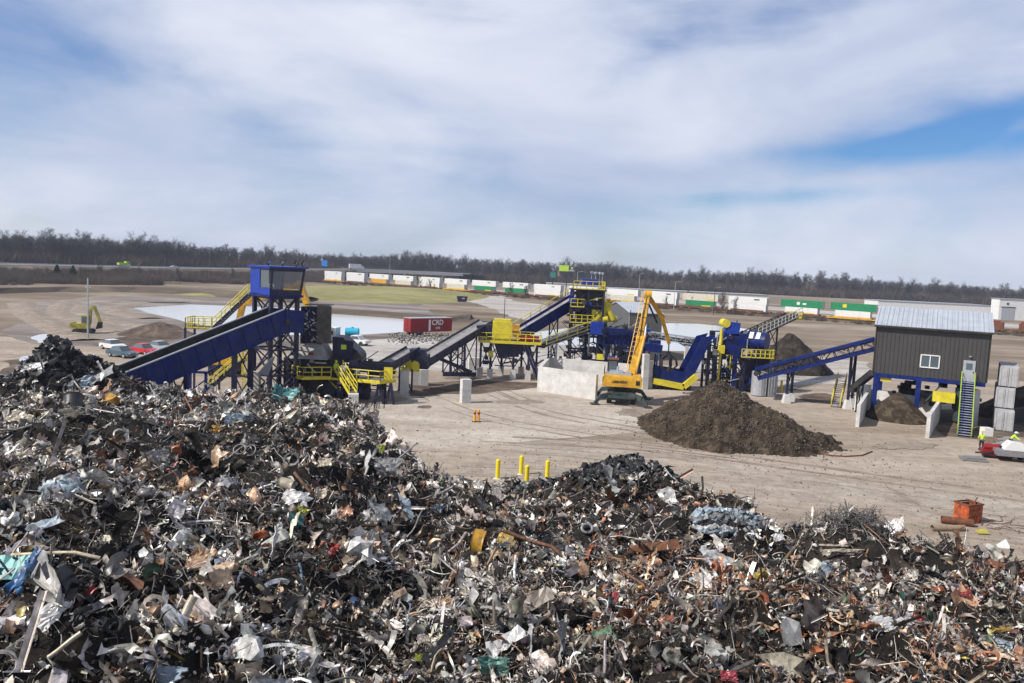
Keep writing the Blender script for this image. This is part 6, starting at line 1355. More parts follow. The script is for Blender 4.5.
names = {-5: ('white', 'white'), -4: ('white', 'white'), -3: ('orange', 'white'), -2: ('cream', 'white'), -1: ('white', 'white'), 0: ('cream', 'white'), 1: ('dgreen', 'white'), 2: ('dgreen', 'white'), 3: ('white', 'white'), 4: ('cream', 'white'), 5: ('cream', 'white'), 6: ('white', 'white'), 7: ('dgreen', 'cream'), 8: ('white', 'white'), 9: ('white', 'dgreen'), 10: ('white', 'dgreen')}
# car k sits at track distance; calibrate indices so that k=0 is at image column 454
ordw = ['first', 'second', 'third', 'fourth', 'fifth', 'sixth', 'seventh', 'eighth', 'ninth', 'tenth', 'eleventh', 'twelfth', 'thirteenth', 'fourteenth', 'fifteenth', 'sixteenth', 'seventeenth']
colname = {'white': 'white', 'cream': 'cream', 'orange': 'orange', 'dgreen': 'green'}
kk = sorted(names)
for i, k in enumerate(kk):
    lo, up__ = names[k]
    where = {9: 'on the last container wagon but one', 10: 'on the last container wagon, beside the brown roof'}.get(k, 'on the %s wagon from the road bridge' % ordw[i])
    kreal = k if k <= 9 else k + 0
    wagon(kreal, label='low rail wagon under stacked containers, ' + where.replace('on the ', 'the ', 1))
    box_c(kreal, 1.6 + .02, 12.6 if lo != 'white' or k > 8 else 15.6, 2.75, lo, '%s lower container %s' % (colname[lo], where), band=(3, .6, 4, .5, 'yellow') if k % 2 else None)
    dec = None
    if k == 9: dec = ((-1.2, 1.5, 1.2, 1.1, 'white'), (1.2, 1.4, 1.4, .7, 'white'))
    elif k == 10: dec = ((-3.0, 1.7, 1.5, 1.3, 'yellow'),)
    elif k % 2 == 0: dec = ((4.0, 1.9, 2.2, .5, 'cardark'),)
    else: dec = ((4.5, .7, 3.0, .5, 'yellow'),) if k > 4 else ((3.5, 1.9, 1.6, .4, 'dgreen'),)
    box_c(kreal, 4.40, 16.1, 2.8, up__, '%s upper container %s' % (colname[up__], where), deco=dec)
for j, k in enumerate((12, 13, 14, 15, 16)):
    wagon(k, True, 'rust-red flat wagon behind the brown building, %s after the container wagons' % ordw[j])
    p = T0 + TD * TK[k]; t = thing('wagon_load', 'rust-red side-boarded load on the %s flat wagon right of the train' % ordw[j], 'wagon load', (p.x, p.y, 1.55), math.atan2(TD.y, TD.x), 'loads on the flat wagons')
    mb = MB(); mb.box((0, 0, 1.2), (15.5, 2.6, 2.4)); mb.build('body', 'rust', t); mb = MB()
    for i in range(12): mb.box((-7.2 + i * 1.3, -1.36, 1.3), (.2, .12, 2.6))
    mb.build('stakes', 'rust', t); mb = MB()
    for i in range(10): mb.box((-6.6 + i * 1.4, rr_.uniform(-.4, .4), 2.5), (1.2, 1.6, rr_.uniform(.3, 1.0)))
    mb.build('bundles', 'red', t)

# ================================================================== road traffic, signs, distant buildings
def hwpt(px):
    best = None
    for i in range(len(HW) - 1):
        for s_ in range(20):
            p = HW[i].lerp(HW[i + 1], s_ / 20); q = (px - 512) / FPX
            e = abs(p.x / p.y - q)
            if best is None or e < best[0]: best = (e, p, (HW[i + 1] - HW[i]))
    return best[1], math.atan2(best[2].y, best[2].x)
def truck(px, side, label, m='white', L=14, h=2.9, cabm='white'):
    p, a = hwpt(px); q = V((math.sin(a), -math.cos(a), 0)) * side; t = thing('box_truck', label, 'truck', p + q + V((0, 0, .03)), a)
    mb = MB(); mb.box((0, 0, 1.2 + h / 2), (L, 2.6, h)); mb.build('cargo_box', m, t); mb = MB(); mb.prism([(L / 2 + .3, -1.2, .6), (L / 2 + 2.6, -1.2, .6), (L / 2 + 2.6, -1.2, 2.0), (L / 2 + 2.0, -1.2, 3.2), (L / 2 + .3, -1.2, 3.3)], (0, 2.4, 0)); cb = mb.build('cab', cabm, t)
    mb = MB(); mb.box((L / 2 + 1.7, -1.22, 2.3), (.9, .05, .7)); mb.build('window', 'glass', cb)
    for x in (-L / 2 + 1, -L / 2 + 2.2, L / 2 + 1.5):
        for y in (-1.1, 1.1): mb = MB(); mb.tube((x, y - .15, .5), (x, y + .15, .5), .5, n=12); mb.build('wheel', 'tyre', t)
truck(350, 5, 'white box truck crossing the road bridge', L=9.5, h=3.4)
p, a = hwpt(116); q = V((math.sin(a), -math.cos(a), 0)); truck(115, 6, 'short lime-yellow truck on the highway far left', 'limerail', 3.6, 1.2, 'limerail')
p, a = hwpt(178); t0 = car(178, 264, p.y - 6, a, 'white', 'white car driving on the highway above the brown embankment'); t0.location = (p.x, p.y - 8, p.z + .03)
def sign(px, py, Y, w3, h3, m, label, zb=0, thick=.3, npole=1, name='billboard', cat='billboard', r=.25):
    c0 = D(px, py, Y); t = thing(name, label, cat, (c0.x, Y, zb)); zc_ = c0.z - zb
    mb = MB(); mb.box((0, 0, zc_), (w3, thick, h3)); b = mb.build('panel', m, t); mb = MB()
    for k in range(npole): x = (k - (npole - 1) / 2) * w3 * .5; mb.tube((x, thick * .8, 0), (x, thick * .8, zc_ + h3 * .2), r, n=8)
    mb.build('pole', 'dark', t); return t, zc_
t, zc_ = sign(567, 268.4, 440, 8.6, 3.2, 'lime', 'lime green billboard with a dark right end above the far trees')
mb = MB(); mb.box((2.6, -.18, zc_), (3.2, .08, 3.1)); mb.build('dark_section', 'greensteel', t); text('X', 2.6, 'white', t, (2.7, -.26, zc_), (math.pi / 2, 0, 0)); mb = MB(); mb.box((2.6, -.25, zc_ - 1.2), (2.6, .05, .35)); mb.build('white_line', 'white', t)
sign(553, 275, 430, 3.0, 2.8, 'teal', 'small teal roadside sign left of the lime billboard', name='road_sign', cat='sign')
p, a = hwpt(324); sign(324.5, 263.2, p.y - 20, 4.2, 4.6, 'signblue', 'blue highway sign on poles above the grass rise', zb=2, npole=2, name='road_sign', cat='sign', r=.15)
for k, (px_, yt, Y, lb) in enumerate(((578, 272, 330, 'slim pale lamp post right of the lime billboard'), (640, 274, 380, 'slim pale lamp post above the white containers behind the boom'), (390, 249, 600, 'tall mast among the trees above the road bridge'), (676, 282, 340, 'slim pale lamp post between the woods and the container train'), (716, 288, 312, 'dark trackside post in front of the white containers'))):
    x = D(px_, hor(px_), Y).x; zt_ = zof(px_, yt, Y); t = thing('lamp_post', lb, 'lamp post', (x, Y, 0)); mb = MB(); mb.tube((0, 0, 0), (0, 0, zt_), .16, .09, n=6); mb.build('pole', 'galv' if k != 4 else 'dark', t); mb = MB(); mb.beam((0, 0, zt_), (1.6, 0, zt_ + .3), .1); mb.box((1.8, 0, zt_ + .3), (.9, .3, .15)); mb.build('lamp_arm', 'galv', t)
def shed(pxa, pxb, Y, zt_, m, label, dpt_=30, door=None, roofm='galv'):
    xa, xb = D(pxa, hor(pxa), Y).x, D(pxb, hor(pxb), Y).x; t = thing('warehouse', label, 'building', ((xa + xb) / 2, Y, 0)); w3 = xb - xa
    mb = MB(); mb.box((0, dpt_ / 2, zt_ / 2), (w3, dpt_, zt_)); mb.build('wall', m, t); mb = MB(); mb.box((0, dpt_ / 2, zt_ + .15), (w3 + .8, dpt_ + .8, .3)); mb.build('roof', roofm, t)
    if door:
        mb = MB(); x = D(door[0], hor(door[0]), Y).x - (xa + xb) / 2; mb.box((x, -.1, door[2] / 2), (door[1], .2, door[2])); d0 = mb.build('roller_door', 'galv', t); mb = MB(); mb.box((x, -.15, door[2] + .2), (door[1] + .6, .3, .4)); mb.build('lintel', 'dark', d0)
        mb = MB(); mb.box((x - .4, -.1, zt_ * .78), (1.0, .2, .9)); mb.build('vent', 'dark', t)
    return t
shed(1001, 1075, 400, 10.4, 'white', 'white warehouse with a roller door at the far right', 7, (1010, 6.5, 6.2))
shed(600, 770, 520, 4.2, 'cream', 'long low pale building behind the middle of the container train', 20)
shed(880, 992, 500, 4.6, 'white', 'long low pale building just above the sorting building roof', 20)
shed(548, 596, 470, 6.5, 'cream', 'small pale building behind the screening tower top', 12)
shed(398, 404, 560, 3.5, 'white', 'tiny white hut under the far trees', 6)
# rubble under the red trailer and pebbles on the yard (uncountable)
def lump(seed, sub=1):
    bm = bmesh.new(); bmesh.ops.create_icosphere(bm, subdivisions=sub, radius=.5); r_ = random.Random(seed)
    for v in bm.verts: v.co *= r_.uniform(.6, 1.25); v.co.z *= .7
    v = np.array([x.co[:] for x in bm.verts]); f = np.array([[q.index for q in p.verts] for p in bm.faces]); bm.free(); return v, f
lp = [lump(i, 1) for i in range(5)]
def scatter(name, P, sz, colr, label, m='Mscrap'):
    P = np.array(P); k = rng.integers(0, 5, len(P)); inst = []
    for j in range(5):
        pp = P[k == j]; nn = len(pp); s_ = rng.uniform(sz[0], sz[1], nn) * rng.uniform(.5, 1, nn); c = np.array(colr)[None] * rng.uniform(.5, 1.3, (nn, 1)); inst.append((pp, rotm(nn), np.stack([s_ * rng.uniform(.7, 1.6, nn), s_, s_ * .8], 1), c))
    o = bulk(name, lp, inst, {'mat': M['scrapmat'], 'col': True}); struct(o, 'stuff'); o['label'] = label; return o
M['scrapmat'] = mat('mixed_scrap_surfaces', (1, 1, 1), 0.40, 0.15, 0.5, 5.0, dirt=(0.035, 0.028, 0.022), dscale=2.4, damt=0.7, attr='Col')
M['rubble'] = mat('pale_rubble', (1, 1, 1), 0.9, 0, 0.3, 2.5, attr='Col')
P = []
for i in range(220):
    q = G(rnd.uniform(388, 452), 0 + rnd.uniform(335, 345)); u_ = rnd.random(); P.append((q.x, q.y, abs(rnd.gauss(0, .35)) + (0.3 if 410 < 0 else 0)))
for i in range(130): q = G(rnd.uniform(392, 450), rnd.uniform(336, 341)); P.append((q.x, q.y, rnd.uniform(0, .9)))
scatter('rubble', P, (.25, .8), (.26, .245, .22), 'grey rubble heaped along the pond edge beneath the red trailer')
P = []
for i in range(4200):
    px_ = rnd.uniform(330, 1100); py_ = rnd.uniform(392, 610) if rnd.random() < .4 else rnd.uniform(440, 560) + (px_ - 700) * .1
    q = G(px_, py_); P.append((q.x, q.y, .02))
scatter('yard_debris', P, (.04, .20), (.22, .17, .13), 'small stones and scraps strewn over the yard')
P = []
for i in range(9000):
    x = rnd.gauss(21.5, 5.0); y = rnd.gauss(74.5, 5.0); P.append((x, y))
dg = bpy.context.evaluated_depsgraph_get(); dp = bpy.data.objects['dirt_pile']
P2 = []
for x, y in P:
    ok, loc, nrm, idx = dp.ray_cast(V((x, y, 20)) - dp.location, V((0, 0, -1)), depsgraph=dg)
    if ok:
        if loc.z > .05: P2.append((x, y, loc.z + .02))
    elif rnd.random() < .12: P2.append((x, y, .02))
scatter('dirt_clods', P2, (.06, .28), (.115, .086, .060), 'clods and flakes scattered over the large dirt pile')
# ================================================================== scrap heap
FX = np.array([-75, -60, -46, -36, -27, -22, -17, -14, -11, -8.5, -6, -4, 0, 3, 6, 11, 12.6, 13.6, 15.2, 17.5, 20, 22, 25, 29, 34, 45], float)
FY = np.array([70, 71, 72, 74, 74, 74, 74, 71, 65, 59, 55, 53.2, 52.8, 53.2, 56, 55.5, 53, 47.5, 43, 43, 45, 43, 41, 40, 40, 41], float)
def g_(x, y, cx_, cy_, rx, ry, h): return h * np.exp(-((x - cx_) / rx) ** 2 - ((y - cy_) / ry) ** 2)
_nz = {}
def vn(x, y, s, seed):
    """cheap value noise, vectorised"""
    if seed not in _nz: _nz[seed] = np.random.default_rng(seed).uniform(-1, 1, (256, 256))
    T = _nz[seed]; u = np.asarray(x) * s + 1000.37; v = np.asarray(y) * s + 1000.71; i = np.floor(u).astype(int); j = np.floor(v).astype(int); fu = u - i; fv = v - j; fu = fu * fu * (3 - 2 * fu); fv = fv * fv * (3 - 2 * fv)
    a = T[i % 256, j % 256]; b = T[(i + 1) % 256, j % 256]; c = T[i % 256, (j + 1) % 256]; d = T[(i + 1) % 256, (j + 1) % 256]
    return (a * (1 - fu) + b * fu) * (1 - fv) + (c * (1 - fu) + d * fu) * fv
def Hh(x, y):
    x = np.asarray(x, float); y = np.asarray(y, float)
    d = np.interp(x, FX, FY) + 1.2 * vn(x, y * 0, .35, 1) - y
    base_h = np.interp(x, [-60, -30, -14, -8, -3, 3, 9, 13, 30], [2.2, 2.2, 2.6, 2.2, 0.9, 0.8, 1.0, 1.0, 0.9])
    h = base_h * (1 - np.exp(-np.clip(d, 0, None) / 2.2)) + 0.078 * np.clip(d, 0, None)
    h = h + g_(x, y, -36.8, 65, 2.3, 2.6, 3.6) + g_(x, y, -39.5, 63, 2.4, 3, 1.6) + g_(x, y, -33.5, 66, 1.8, 2.5, 1.6)          # black heap far left
    h = h + g_(x, y, -11.5, 55, 3.2, 5.0, 1.0) + g_(x, y, 7.8, 51.0, 3.0, 3.6, 1.5) + g_(x, y, 3.5, 51.0, 2.3, 2.6, .3) + g_(x, y, 18.2, 40.6, 2.4, 2.6, 1.5) + g_(x, y, 22.5, 39, 2.5, 2.6, .7) + g_(x, y, 26, 38.5, 2.5, 2.5, .5) + g_(x, y, 12.3, 42, 2.3, 2.3, .9)
    h = h - g_(x, y, -22, 41.5, 5.0, 3.6, 2.6) - g_(x, y, -12, 33, 4, 3, .8) + g_(x, y, -9, 44, 4, 4, .8) + g_(x, y, -14, 24, 5, 4, .9) + g_(x, y, 14, 26, 4, 4, .8) - g_(x, y, 9, 33, 3.4, 3, .8) - g_(x, y, 19, 30, 3, 3, .7)
    m = np.clip(d / 2.0, 0, 1)
    h = h + m * (.55 * vn(x, y, .28, 2) + .52 * vn(x, y, .65, 3) + .30 * vn(x, y, 1.5, 4) + .12 * vn(x, y, 3.1, 5))
    return np.where(d > 0, h, -0.05), d
nx, ny = 420, 300
gx = np.linspace(-70, 44, nx); gy = np.linspace(7, 76, ny); GX, GY = np.meshgrid(gx, gy); GZ, GD = Hh(GX, GY)
vv = np.stack([GX, GY, GZ], -1).reshape(-1, 3); idx = np.arange(nx * ny).reshape(ny, nx)
ff = np.stack([idx[:-1, :-1], idx[:-1, 1:], idx[1:, 1:], idx[1:, :-1]], -1).reshape(-1, 4); keep = (GZ.reshape(-1)[ff] > 0).any(1); ff = ff[keep]
me = bpy.data.meshes.new('scrap_heap_bed'); me.from_pydata(vv.tolist(), [], ff.tolist()); me.update(); me.materials.append(M['heapbase'])
bed = bpy.data.objects.new('scrap_heap_bed', me); C.objects.link(bed); struct(bed, 'stuff'); bed['label'] = 'dark fines filling the gaps of the scrap heap'

# piece prototypes -----------------------------------------------------------
def gridf(n, m_): i = np.arange((n + 1) * (m_ + 1)).reshape(n + 1, m_ + 1); return np.stack([i[:-1, :-1], i[1:, :-1], i[1:, 1:], i[:-1, 1:]], -1).reshape(-1, 4)
def p_sheet(r, n=5, m_=5, amp=.22, asp=1.0, bend=1.0):
    u, v = np.meshgrid(np.linspace(-.5, .5, n + 1), np.linspace(-.5, .5, m_ + 1), indexing='ij'); z = np.zeros_like(u)
    for _ in range(4):
        a = r.uniform(0, np.pi); o = r.uniform(-.4, .4); z += np.abs(u * np.cos(a) + v * np.sin(a) - o) * r.uniform(-1, 1) * amp * 2
    z += r.normal(0, amp * .14, u.shape); b = r.uniform(-2.4, 2.4) * bend; x = u + r.normal(0, .02, u.shape); y = v * asp + r.normal(0, .02, u.shape)
    if abs(b) > .3: t = x * b; zz = z + 0; x = np.sin(t) * (1 / b - zz * .4); z = (1 - np.cos(t)) / b + zz * np.cos(t)
    # torn outline
    e = np.stack([x, y, z], -1); e[0] += r.normal(0, .05, e[0].shape); e[-1] += r.normal(0, .05, e[-1].shape); e[:, 0] += r.normal(0, .05, e[:, 0].shape); e[:, -1] += r.normal(0, .05, e[:, -1].shape)
    return e.reshape(-1, 3), gridf(n, m_)
def p_ribbon(r, n=9, w_=.09):
    p = np.zeros(3); d = np.array([1., 0, 0]); up_ = np.array([0, 0, 1.]); P = []; k1, k2, tw_ = r.normal(0, .35), r.normal(0, .25), r.normal(0, .3)
    for i in range(n + 1):
        s = np.cross(d, up_); s /= np.linalg.norm(s) + 1e-9; P += [p + s * w_ / 2, p - s * w_ / 2]
        p = p + d / n; d = d + up_ * (k1 + r.normal(0, .12)) + s * (k2 + r.normal(0, .12)); d /= np.linalg.norm(d); up_ = up_ + s * tw_ ; up_ -= d * (d @ up_); up_ /= np.linalg.norm(up_)
    P = np.array(P); P -= P.mean(0); f = [(2 * i, 2 * i + 1, 2 * i + 3, 2 * i + 2) for i in range(n)]; return P, np.array(f)
def tubemesh(P, rad, k=4, closed=False):
    P = np.array(P); n = len(P); V_ = []
    for i in range(n):
        d = P[(i + 1) % n if closed else min(i + 1, n - 1)] - P[(i - 1) % n if closed else max(i - 1, 0)]; d /= np.linalg.norm(d) + 1e-9; a = np.cross(d, [0.13, .2, 1]); a /= np.linalg.norm(a) + 1e-9; b = np.cross(d, a)
        for j in range(k): t = 2 * np.pi * j / k; V_.append(P[i] + (a * np.cos(t) + b * np.sin(t)) * rad)
    f = []; 
    for i in range(n if closed else n - 1):
        i2 = (i + 1) % n
        for j in range(k): f.append((i * k + j, i * k + (j + 1) % k, i2 * k + (j + 1) % k, i2 * k + j))
    return np.array(V_), np.array(f)
def p_wire(r, rad=.012, n=12, curl=.45):
    p = np.zeros(3); d = np.array([1., 0, 0]); P = []; c = r.normal(0, curl * .5, 3)
    for i in range(n): P.append(p.copy()); p = p + d / n; d = d + c + r.normal(0, curl * .5, 3); d /= np.linalg.norm(d)
    P = np.array(P); P -= P.mean(0); return tubemesh(P, rad, 4)
def p_pipe(r, rad=.03): 
    P = [np.array([-.5, 0, 0]), np.array([-.1, r.normal(0, .03), r.normal(0, .03)]), np.array([.2, r.normal(0, .06), r.normal(0, .06)]), np.array([.5, r.normal(0, .12), r.normal(0, .12)])]; return tubemesh(P, rad, 6)
def p_lump(r):
    v, f = lump(int(r.integers(1e6)), 1); v = v * r.uniform(.7, 1.3, v.shape) * np.array([1, r.uniform(.5, 1), r.uniform(.4, .9)]); f = np.concatenate([f, f[:, 2:3]], 1); return v, f
def p_box(r):
    n = 2; q = np.linspace(-.5, .5, n + 1); vs = []; fs = []
    for ax in range(3):
        for s in (-.5, .5):
            o = len(vs)
            for a in q:
                for b in q: c = [0, 0, 0]; c[ax] = s; c[(ax + 1) % 3] = a; c[(ax + 2) % 3] = b; vs.append(c)
            for i in range(n):
                for j in range(n): fs.append((o + i * (n + 1) + j, o + (i + 1) * (n + 1) + j, o + (i + 1) * (n + 1) + j + 1, o + i * (n + 1) + j + 1))
    vs = np.array(vs); T = r.normal(0, .13, (3, 3, 3, 3)); ii = np.round((vs + .5) * 2).astype(int); vs = vs + T[ii[:, 0], ii[:, 1], ii[:, 2]]; return vs * np.array([1, r.uniform(.5, 1), r.uniform(.3, .8)]), np.array(fs)
def p_ring(r, R_=.4, q=.1, n=12):
    a = np.linspace(0, 2 * np.pi, n, endpoint=False); P = np.stack([np.cos(a) * R_, np.sin(a) * R_, 0 * a], 1) + r.normal(0, .012, (n, 3)); return tubemesh(P, q, 5, True)
def p_angle(r):
    L = .5; w_ = .07; vs = np.array([(-L, 0, 0), (-L, w_, 0), (-L, 0, w_), (L, 0, 0), (L, w_, 0), (L, 0, w_)]); vs[3:] += r.normal(0, .03, 3); return vs, np.array([(0, 3, 4, 1), (0, 2, 5, 3)])
rg = np.random.default_rng(5)
PR = []; KD = []
for k, (fn, cnt_) in {'sheet': (lambda: p_sheet(rg, 7, 6, rg.uniform(.2, .42), rg.uniform(.4, .9)), 16), 'long': (lambda: p_sheet(rg, 10, 2, rg.uniform(.06, .22), rg.uniform(.12, .28), .9), 16), 'panel': (lambda: p_sheet(rg, 15, 12, rg.uniform(.16, .3), rg.uniform(.45, .95), .9), 12), 'small': (lambda: p_sheet(rg, 3, 3, rg.uniform(.2, .5)), 10), 'ribbon': (lambda: p_ribbon(rg, 9, rg.uniform(.03, .13)), 22), 'wire': (lambda: p_wire(rg, rg.uniform(.008, .02), 12, rg.uniform(.15, .7)), 14), 'pipe': (lambda: p_pipe(rg, rg.uniform(.015, .045)), 6), 'lump': (lambda: p_lump(rg), 8), 'box': (lambda: p_box(rg), 8), 'ring': (lambda: p_ring(rg, .4, rg.uniform(.03, .12)), 3), 'angle': (lambda: p_angle(rg), 4)}.items():
    for _ in range(cnt_): PR.append(fn()); KD.append(k)
KD = np.array(KD)
# palettes: (r,g,b)
PAL = {'pale': [(.74, .73, .71), (.60, .61, .64), (.80, .77, .72), (.56, .52, .47), (.46, .46, .47)], 'grey': [(.22, .21, .20), (.34, .33, .32), (.14, .14, .145), (.26, .23, .20), (.17, .15, .13)],
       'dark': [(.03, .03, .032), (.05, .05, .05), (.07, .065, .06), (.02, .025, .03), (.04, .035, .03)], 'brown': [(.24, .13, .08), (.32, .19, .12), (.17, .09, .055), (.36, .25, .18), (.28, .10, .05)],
       'tan': [(.45, .36, .27), (.38, .29, .21), (.52, .44, .35), (.42, .28, .19)], 'col': [(.03, .08, .20), (.20, .03, .03), (.30, .10, .04), (.06, .16, .15), (.30, .25, .06), (.06, .12, .08), (.16, .24, .36), (.22, .10, .12)]}
PN = list(PAL); 
def zones(x, y):
    """palette weights per point"""
    n_ = len(x); W_ = np.zeros((n_, 6)); W_[:] = (.41, .27, .12, .08, .10, .02)
    blot = vn(x, y, .22, 31); b2_ = vn(x, y, .5, 32); b3_ = vn(x, y, .9, 33)
    W_[:, 0] *= np.clip(1 + 1.3 * blot, .15, 3); W_[:, 2] *= np.clip(1 - 1.6 * blot + b2_, .2, 4); W_[:, 3] *= np.clip(1 + 1.8 * b2_, .1, 3); W_[:, 4] *= np.clip(1 + 1.5 * b3_, .1, 3)
    W_[:, 0] *= np.clip(1 + 1.0 * b3_, .2, 3)
    def z(cx_, cy_, rx, ry): return np.exp(-((x - cx_) / rx) ** 4 - ((y - cy_) / ry) ** 4)[:, None]
    for (cx_, cy_, rx, ry, tgt) in ((7.5, 52.5, 4.6, 3.0, (.005, .06, .93, .015, 0, 0)), (2.8, 52.5, 2.4, 2.4, (.02, .10, .87, .02, 0, 0)), (-35.5, 64.5, 5, 4, (.02, .14, .82, .02, 0, 0)), (-22.5, 41.5, 5.5, 4.5, (.04, .13, .78, .04, .01, 0)),  # last zone here, the left hollow: shade put into the colour, plus oily pieces
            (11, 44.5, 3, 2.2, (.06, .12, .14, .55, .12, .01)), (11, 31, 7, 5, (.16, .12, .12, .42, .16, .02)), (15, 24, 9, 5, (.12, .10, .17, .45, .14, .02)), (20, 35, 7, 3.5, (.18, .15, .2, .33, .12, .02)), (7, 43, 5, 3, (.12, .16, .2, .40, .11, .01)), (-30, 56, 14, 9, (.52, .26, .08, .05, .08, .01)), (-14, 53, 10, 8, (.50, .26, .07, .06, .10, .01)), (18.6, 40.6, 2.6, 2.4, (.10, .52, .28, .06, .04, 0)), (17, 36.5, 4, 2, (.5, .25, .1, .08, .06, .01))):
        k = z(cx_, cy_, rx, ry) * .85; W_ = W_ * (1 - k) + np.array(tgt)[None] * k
    return W_ / W_.sum(1, keepdims=True)
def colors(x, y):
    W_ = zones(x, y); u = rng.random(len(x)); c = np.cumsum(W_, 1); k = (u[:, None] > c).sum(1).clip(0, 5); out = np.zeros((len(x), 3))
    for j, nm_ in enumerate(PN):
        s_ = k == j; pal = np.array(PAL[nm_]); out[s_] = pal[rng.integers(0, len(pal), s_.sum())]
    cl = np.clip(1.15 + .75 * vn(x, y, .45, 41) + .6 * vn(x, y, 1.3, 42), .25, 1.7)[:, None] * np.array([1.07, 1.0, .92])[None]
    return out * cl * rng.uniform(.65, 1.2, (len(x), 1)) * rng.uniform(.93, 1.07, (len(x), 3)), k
def sample(n_, ymin, ymax):
    y = ymin + (ymax - ymin) * rng.random(n_ * 2); keep_ = rng.random(n_ * 2) < y / ymax; y = y[keep_][:n_]; x = y * rng.uniform(-.80, .86, len(y)); h, d = Hh(x, y); ok = d > -.25
    return x[ok], y[ok], np.maximum(h[ok], 0), d[ok]
def pieces(name, n_, ymin, ymax, mix, size, lift=(.0, .25), label='', tilt=1.0):
    x, y, z, d = sample(n_, ymin, ymax); ks = np.array(list(mix)); pr = np.array([mix[k] for k in ks]); kd = ks[rng.choice(len(ks), len(x), p=pr / pr.sum())]
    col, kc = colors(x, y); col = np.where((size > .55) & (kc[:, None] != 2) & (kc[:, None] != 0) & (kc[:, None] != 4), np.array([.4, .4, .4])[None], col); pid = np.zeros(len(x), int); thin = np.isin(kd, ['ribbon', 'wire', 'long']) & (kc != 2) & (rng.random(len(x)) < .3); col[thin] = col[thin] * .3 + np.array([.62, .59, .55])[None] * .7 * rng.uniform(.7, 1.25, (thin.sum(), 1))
    for k in ks: s_ = kd == k; ids = np.where(KD == k)[0]; pid[s_] = ids[rng.integers(0, len(ids), s_.sum())]
    base_s = np.exp(rng.normal(np.log(size), .5, len(x))).clip(0, size * 2.6); mult = {'panel': 1.0, 'sheet': 1, 'long': 1.5, 'small': .6, 'ribbon': 1.7, 'wire': 2.0, 'pipe': 2.1, 'lump': .6, 'box': .75, 'ring': .75, 'angle': 1.8}
    inst = []; protos_ = []
    dark = col.mean(1) < .1
    for j in range(len(PR)):
        s_ = pid == j
        if not s_.any(): continue
        m_ = mult[KD[j]]; ss = base_s[s_] * m_; n2 = s_.sum(); sc2 = np.stack([ss * rng.uniform(.8, 1.3, n2), ss * rng.uniform(.6, 1.1, n2), ss * rng.uniform(.6, 1.1, n2)], 1)
        lf = rng.uniform(lift[0], lift[1], n2) * base_s[s_] / size * .6
        rt = rotm(n2, tilt)
        protos_.append(PR[j]); inst.append((np.stack([x[s_], y[s_], z[s_] + lf], 1), rt, sc2, col[s_]))
    o = bulk(name, protos_, inst, {'mat': M['scrapmat'], 'col': True}); struct(o, 'stuff'); o['label'] = label; return o
MIXA = {'sheet': 1.8, 'long': 4.0, 'small': 1.6, 'ribbon': 6.0, 'wire': 4.6, 'pipe': .5, 'lump': 1.6, 'box': .8, 'ring': .18, 'angle': .7}
LB = 'uncountable mixed metal scrap, sheets, strips, wire and castings'
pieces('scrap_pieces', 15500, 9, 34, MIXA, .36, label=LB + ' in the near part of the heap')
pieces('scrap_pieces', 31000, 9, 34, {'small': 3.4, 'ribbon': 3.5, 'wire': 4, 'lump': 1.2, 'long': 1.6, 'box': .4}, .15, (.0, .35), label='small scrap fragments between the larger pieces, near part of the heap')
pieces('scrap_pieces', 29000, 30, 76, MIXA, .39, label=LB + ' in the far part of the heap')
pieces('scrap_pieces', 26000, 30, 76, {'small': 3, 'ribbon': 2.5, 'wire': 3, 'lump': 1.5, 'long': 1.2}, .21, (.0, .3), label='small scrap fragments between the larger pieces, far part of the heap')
pieces('scrap_pieces', 3600, 9, 74, {'ribbon': 4, 'long': 3, 'wire': 4, 'pipe': 1, 'angle': 1.5, 'sheet': 1}, .5, (.05, .5), label='long strips, bars and wires tangled over the top of the heap')
pieces('scrap_pieces', 330, 10, 74, {'panel': 1}, .75, (.05, .35), label='crumpled car and appliance panels lying in the heap', tilt=.8)
pieces('scrap_pieces', 500, 10, 74, {'sheet': 2, 'long': 3, 'pipe': 1.5, 'ribbon': 2, 'wire': 3, 'angle': 1.5}, .62, (.05, .4), label='large bent sheets, strips and pipes strewn over the heap', tilt=.75)

# tangled wire heap at the right mound (thin grey turnings)
def wires(name, cx_, cy_, rx, ry, n_, sz, col, label, up_=(.0, .8)):
    x = rng.normal(cx_, rx, n_); y = rng.normal(cy_, ry, n_); h, d = Hh(x, y); ok = d > -.1; x, y, h = x[ok], y[ok], h[ok]; ids = np.where(KD == 'wire')[0]; k = rng.choice(ids, len(x)); inst = []
    for j in ids:
        s_ = k == j; n2 = s_.sum(); ss = rng.uniform(sz * .5, sz * 1.3, n2); inst.append((np.stack([x[s_], y[s_], h[s_] + rng.uniform(up_[0], up_[1], n2) ** 1.5], 1), rotm(n2), np.stack([ss] * 3, 1), np.array(col)[None] * rng.uniform(.5, 1.6, (n2, 1))))
    o = bulk(name, [PR[j] for j in ids], inst, {'mat': M['scrapmat'], 'col': True}); struct(o, 'stuff'); o['label'] = label
wires('wire_tangle', 18.4, 40.8, 1.15, 1.1, 1100, .9, (.15, .14, .135), 'spiky tangle of grey wire on the mound at the right')
wires('wire_tangle', 3, 53, 5.5, 1.2, 500, .8, (.3, .28, .26), 'loose pale wires along the far foot of the heap by the bollards', (0, .5))

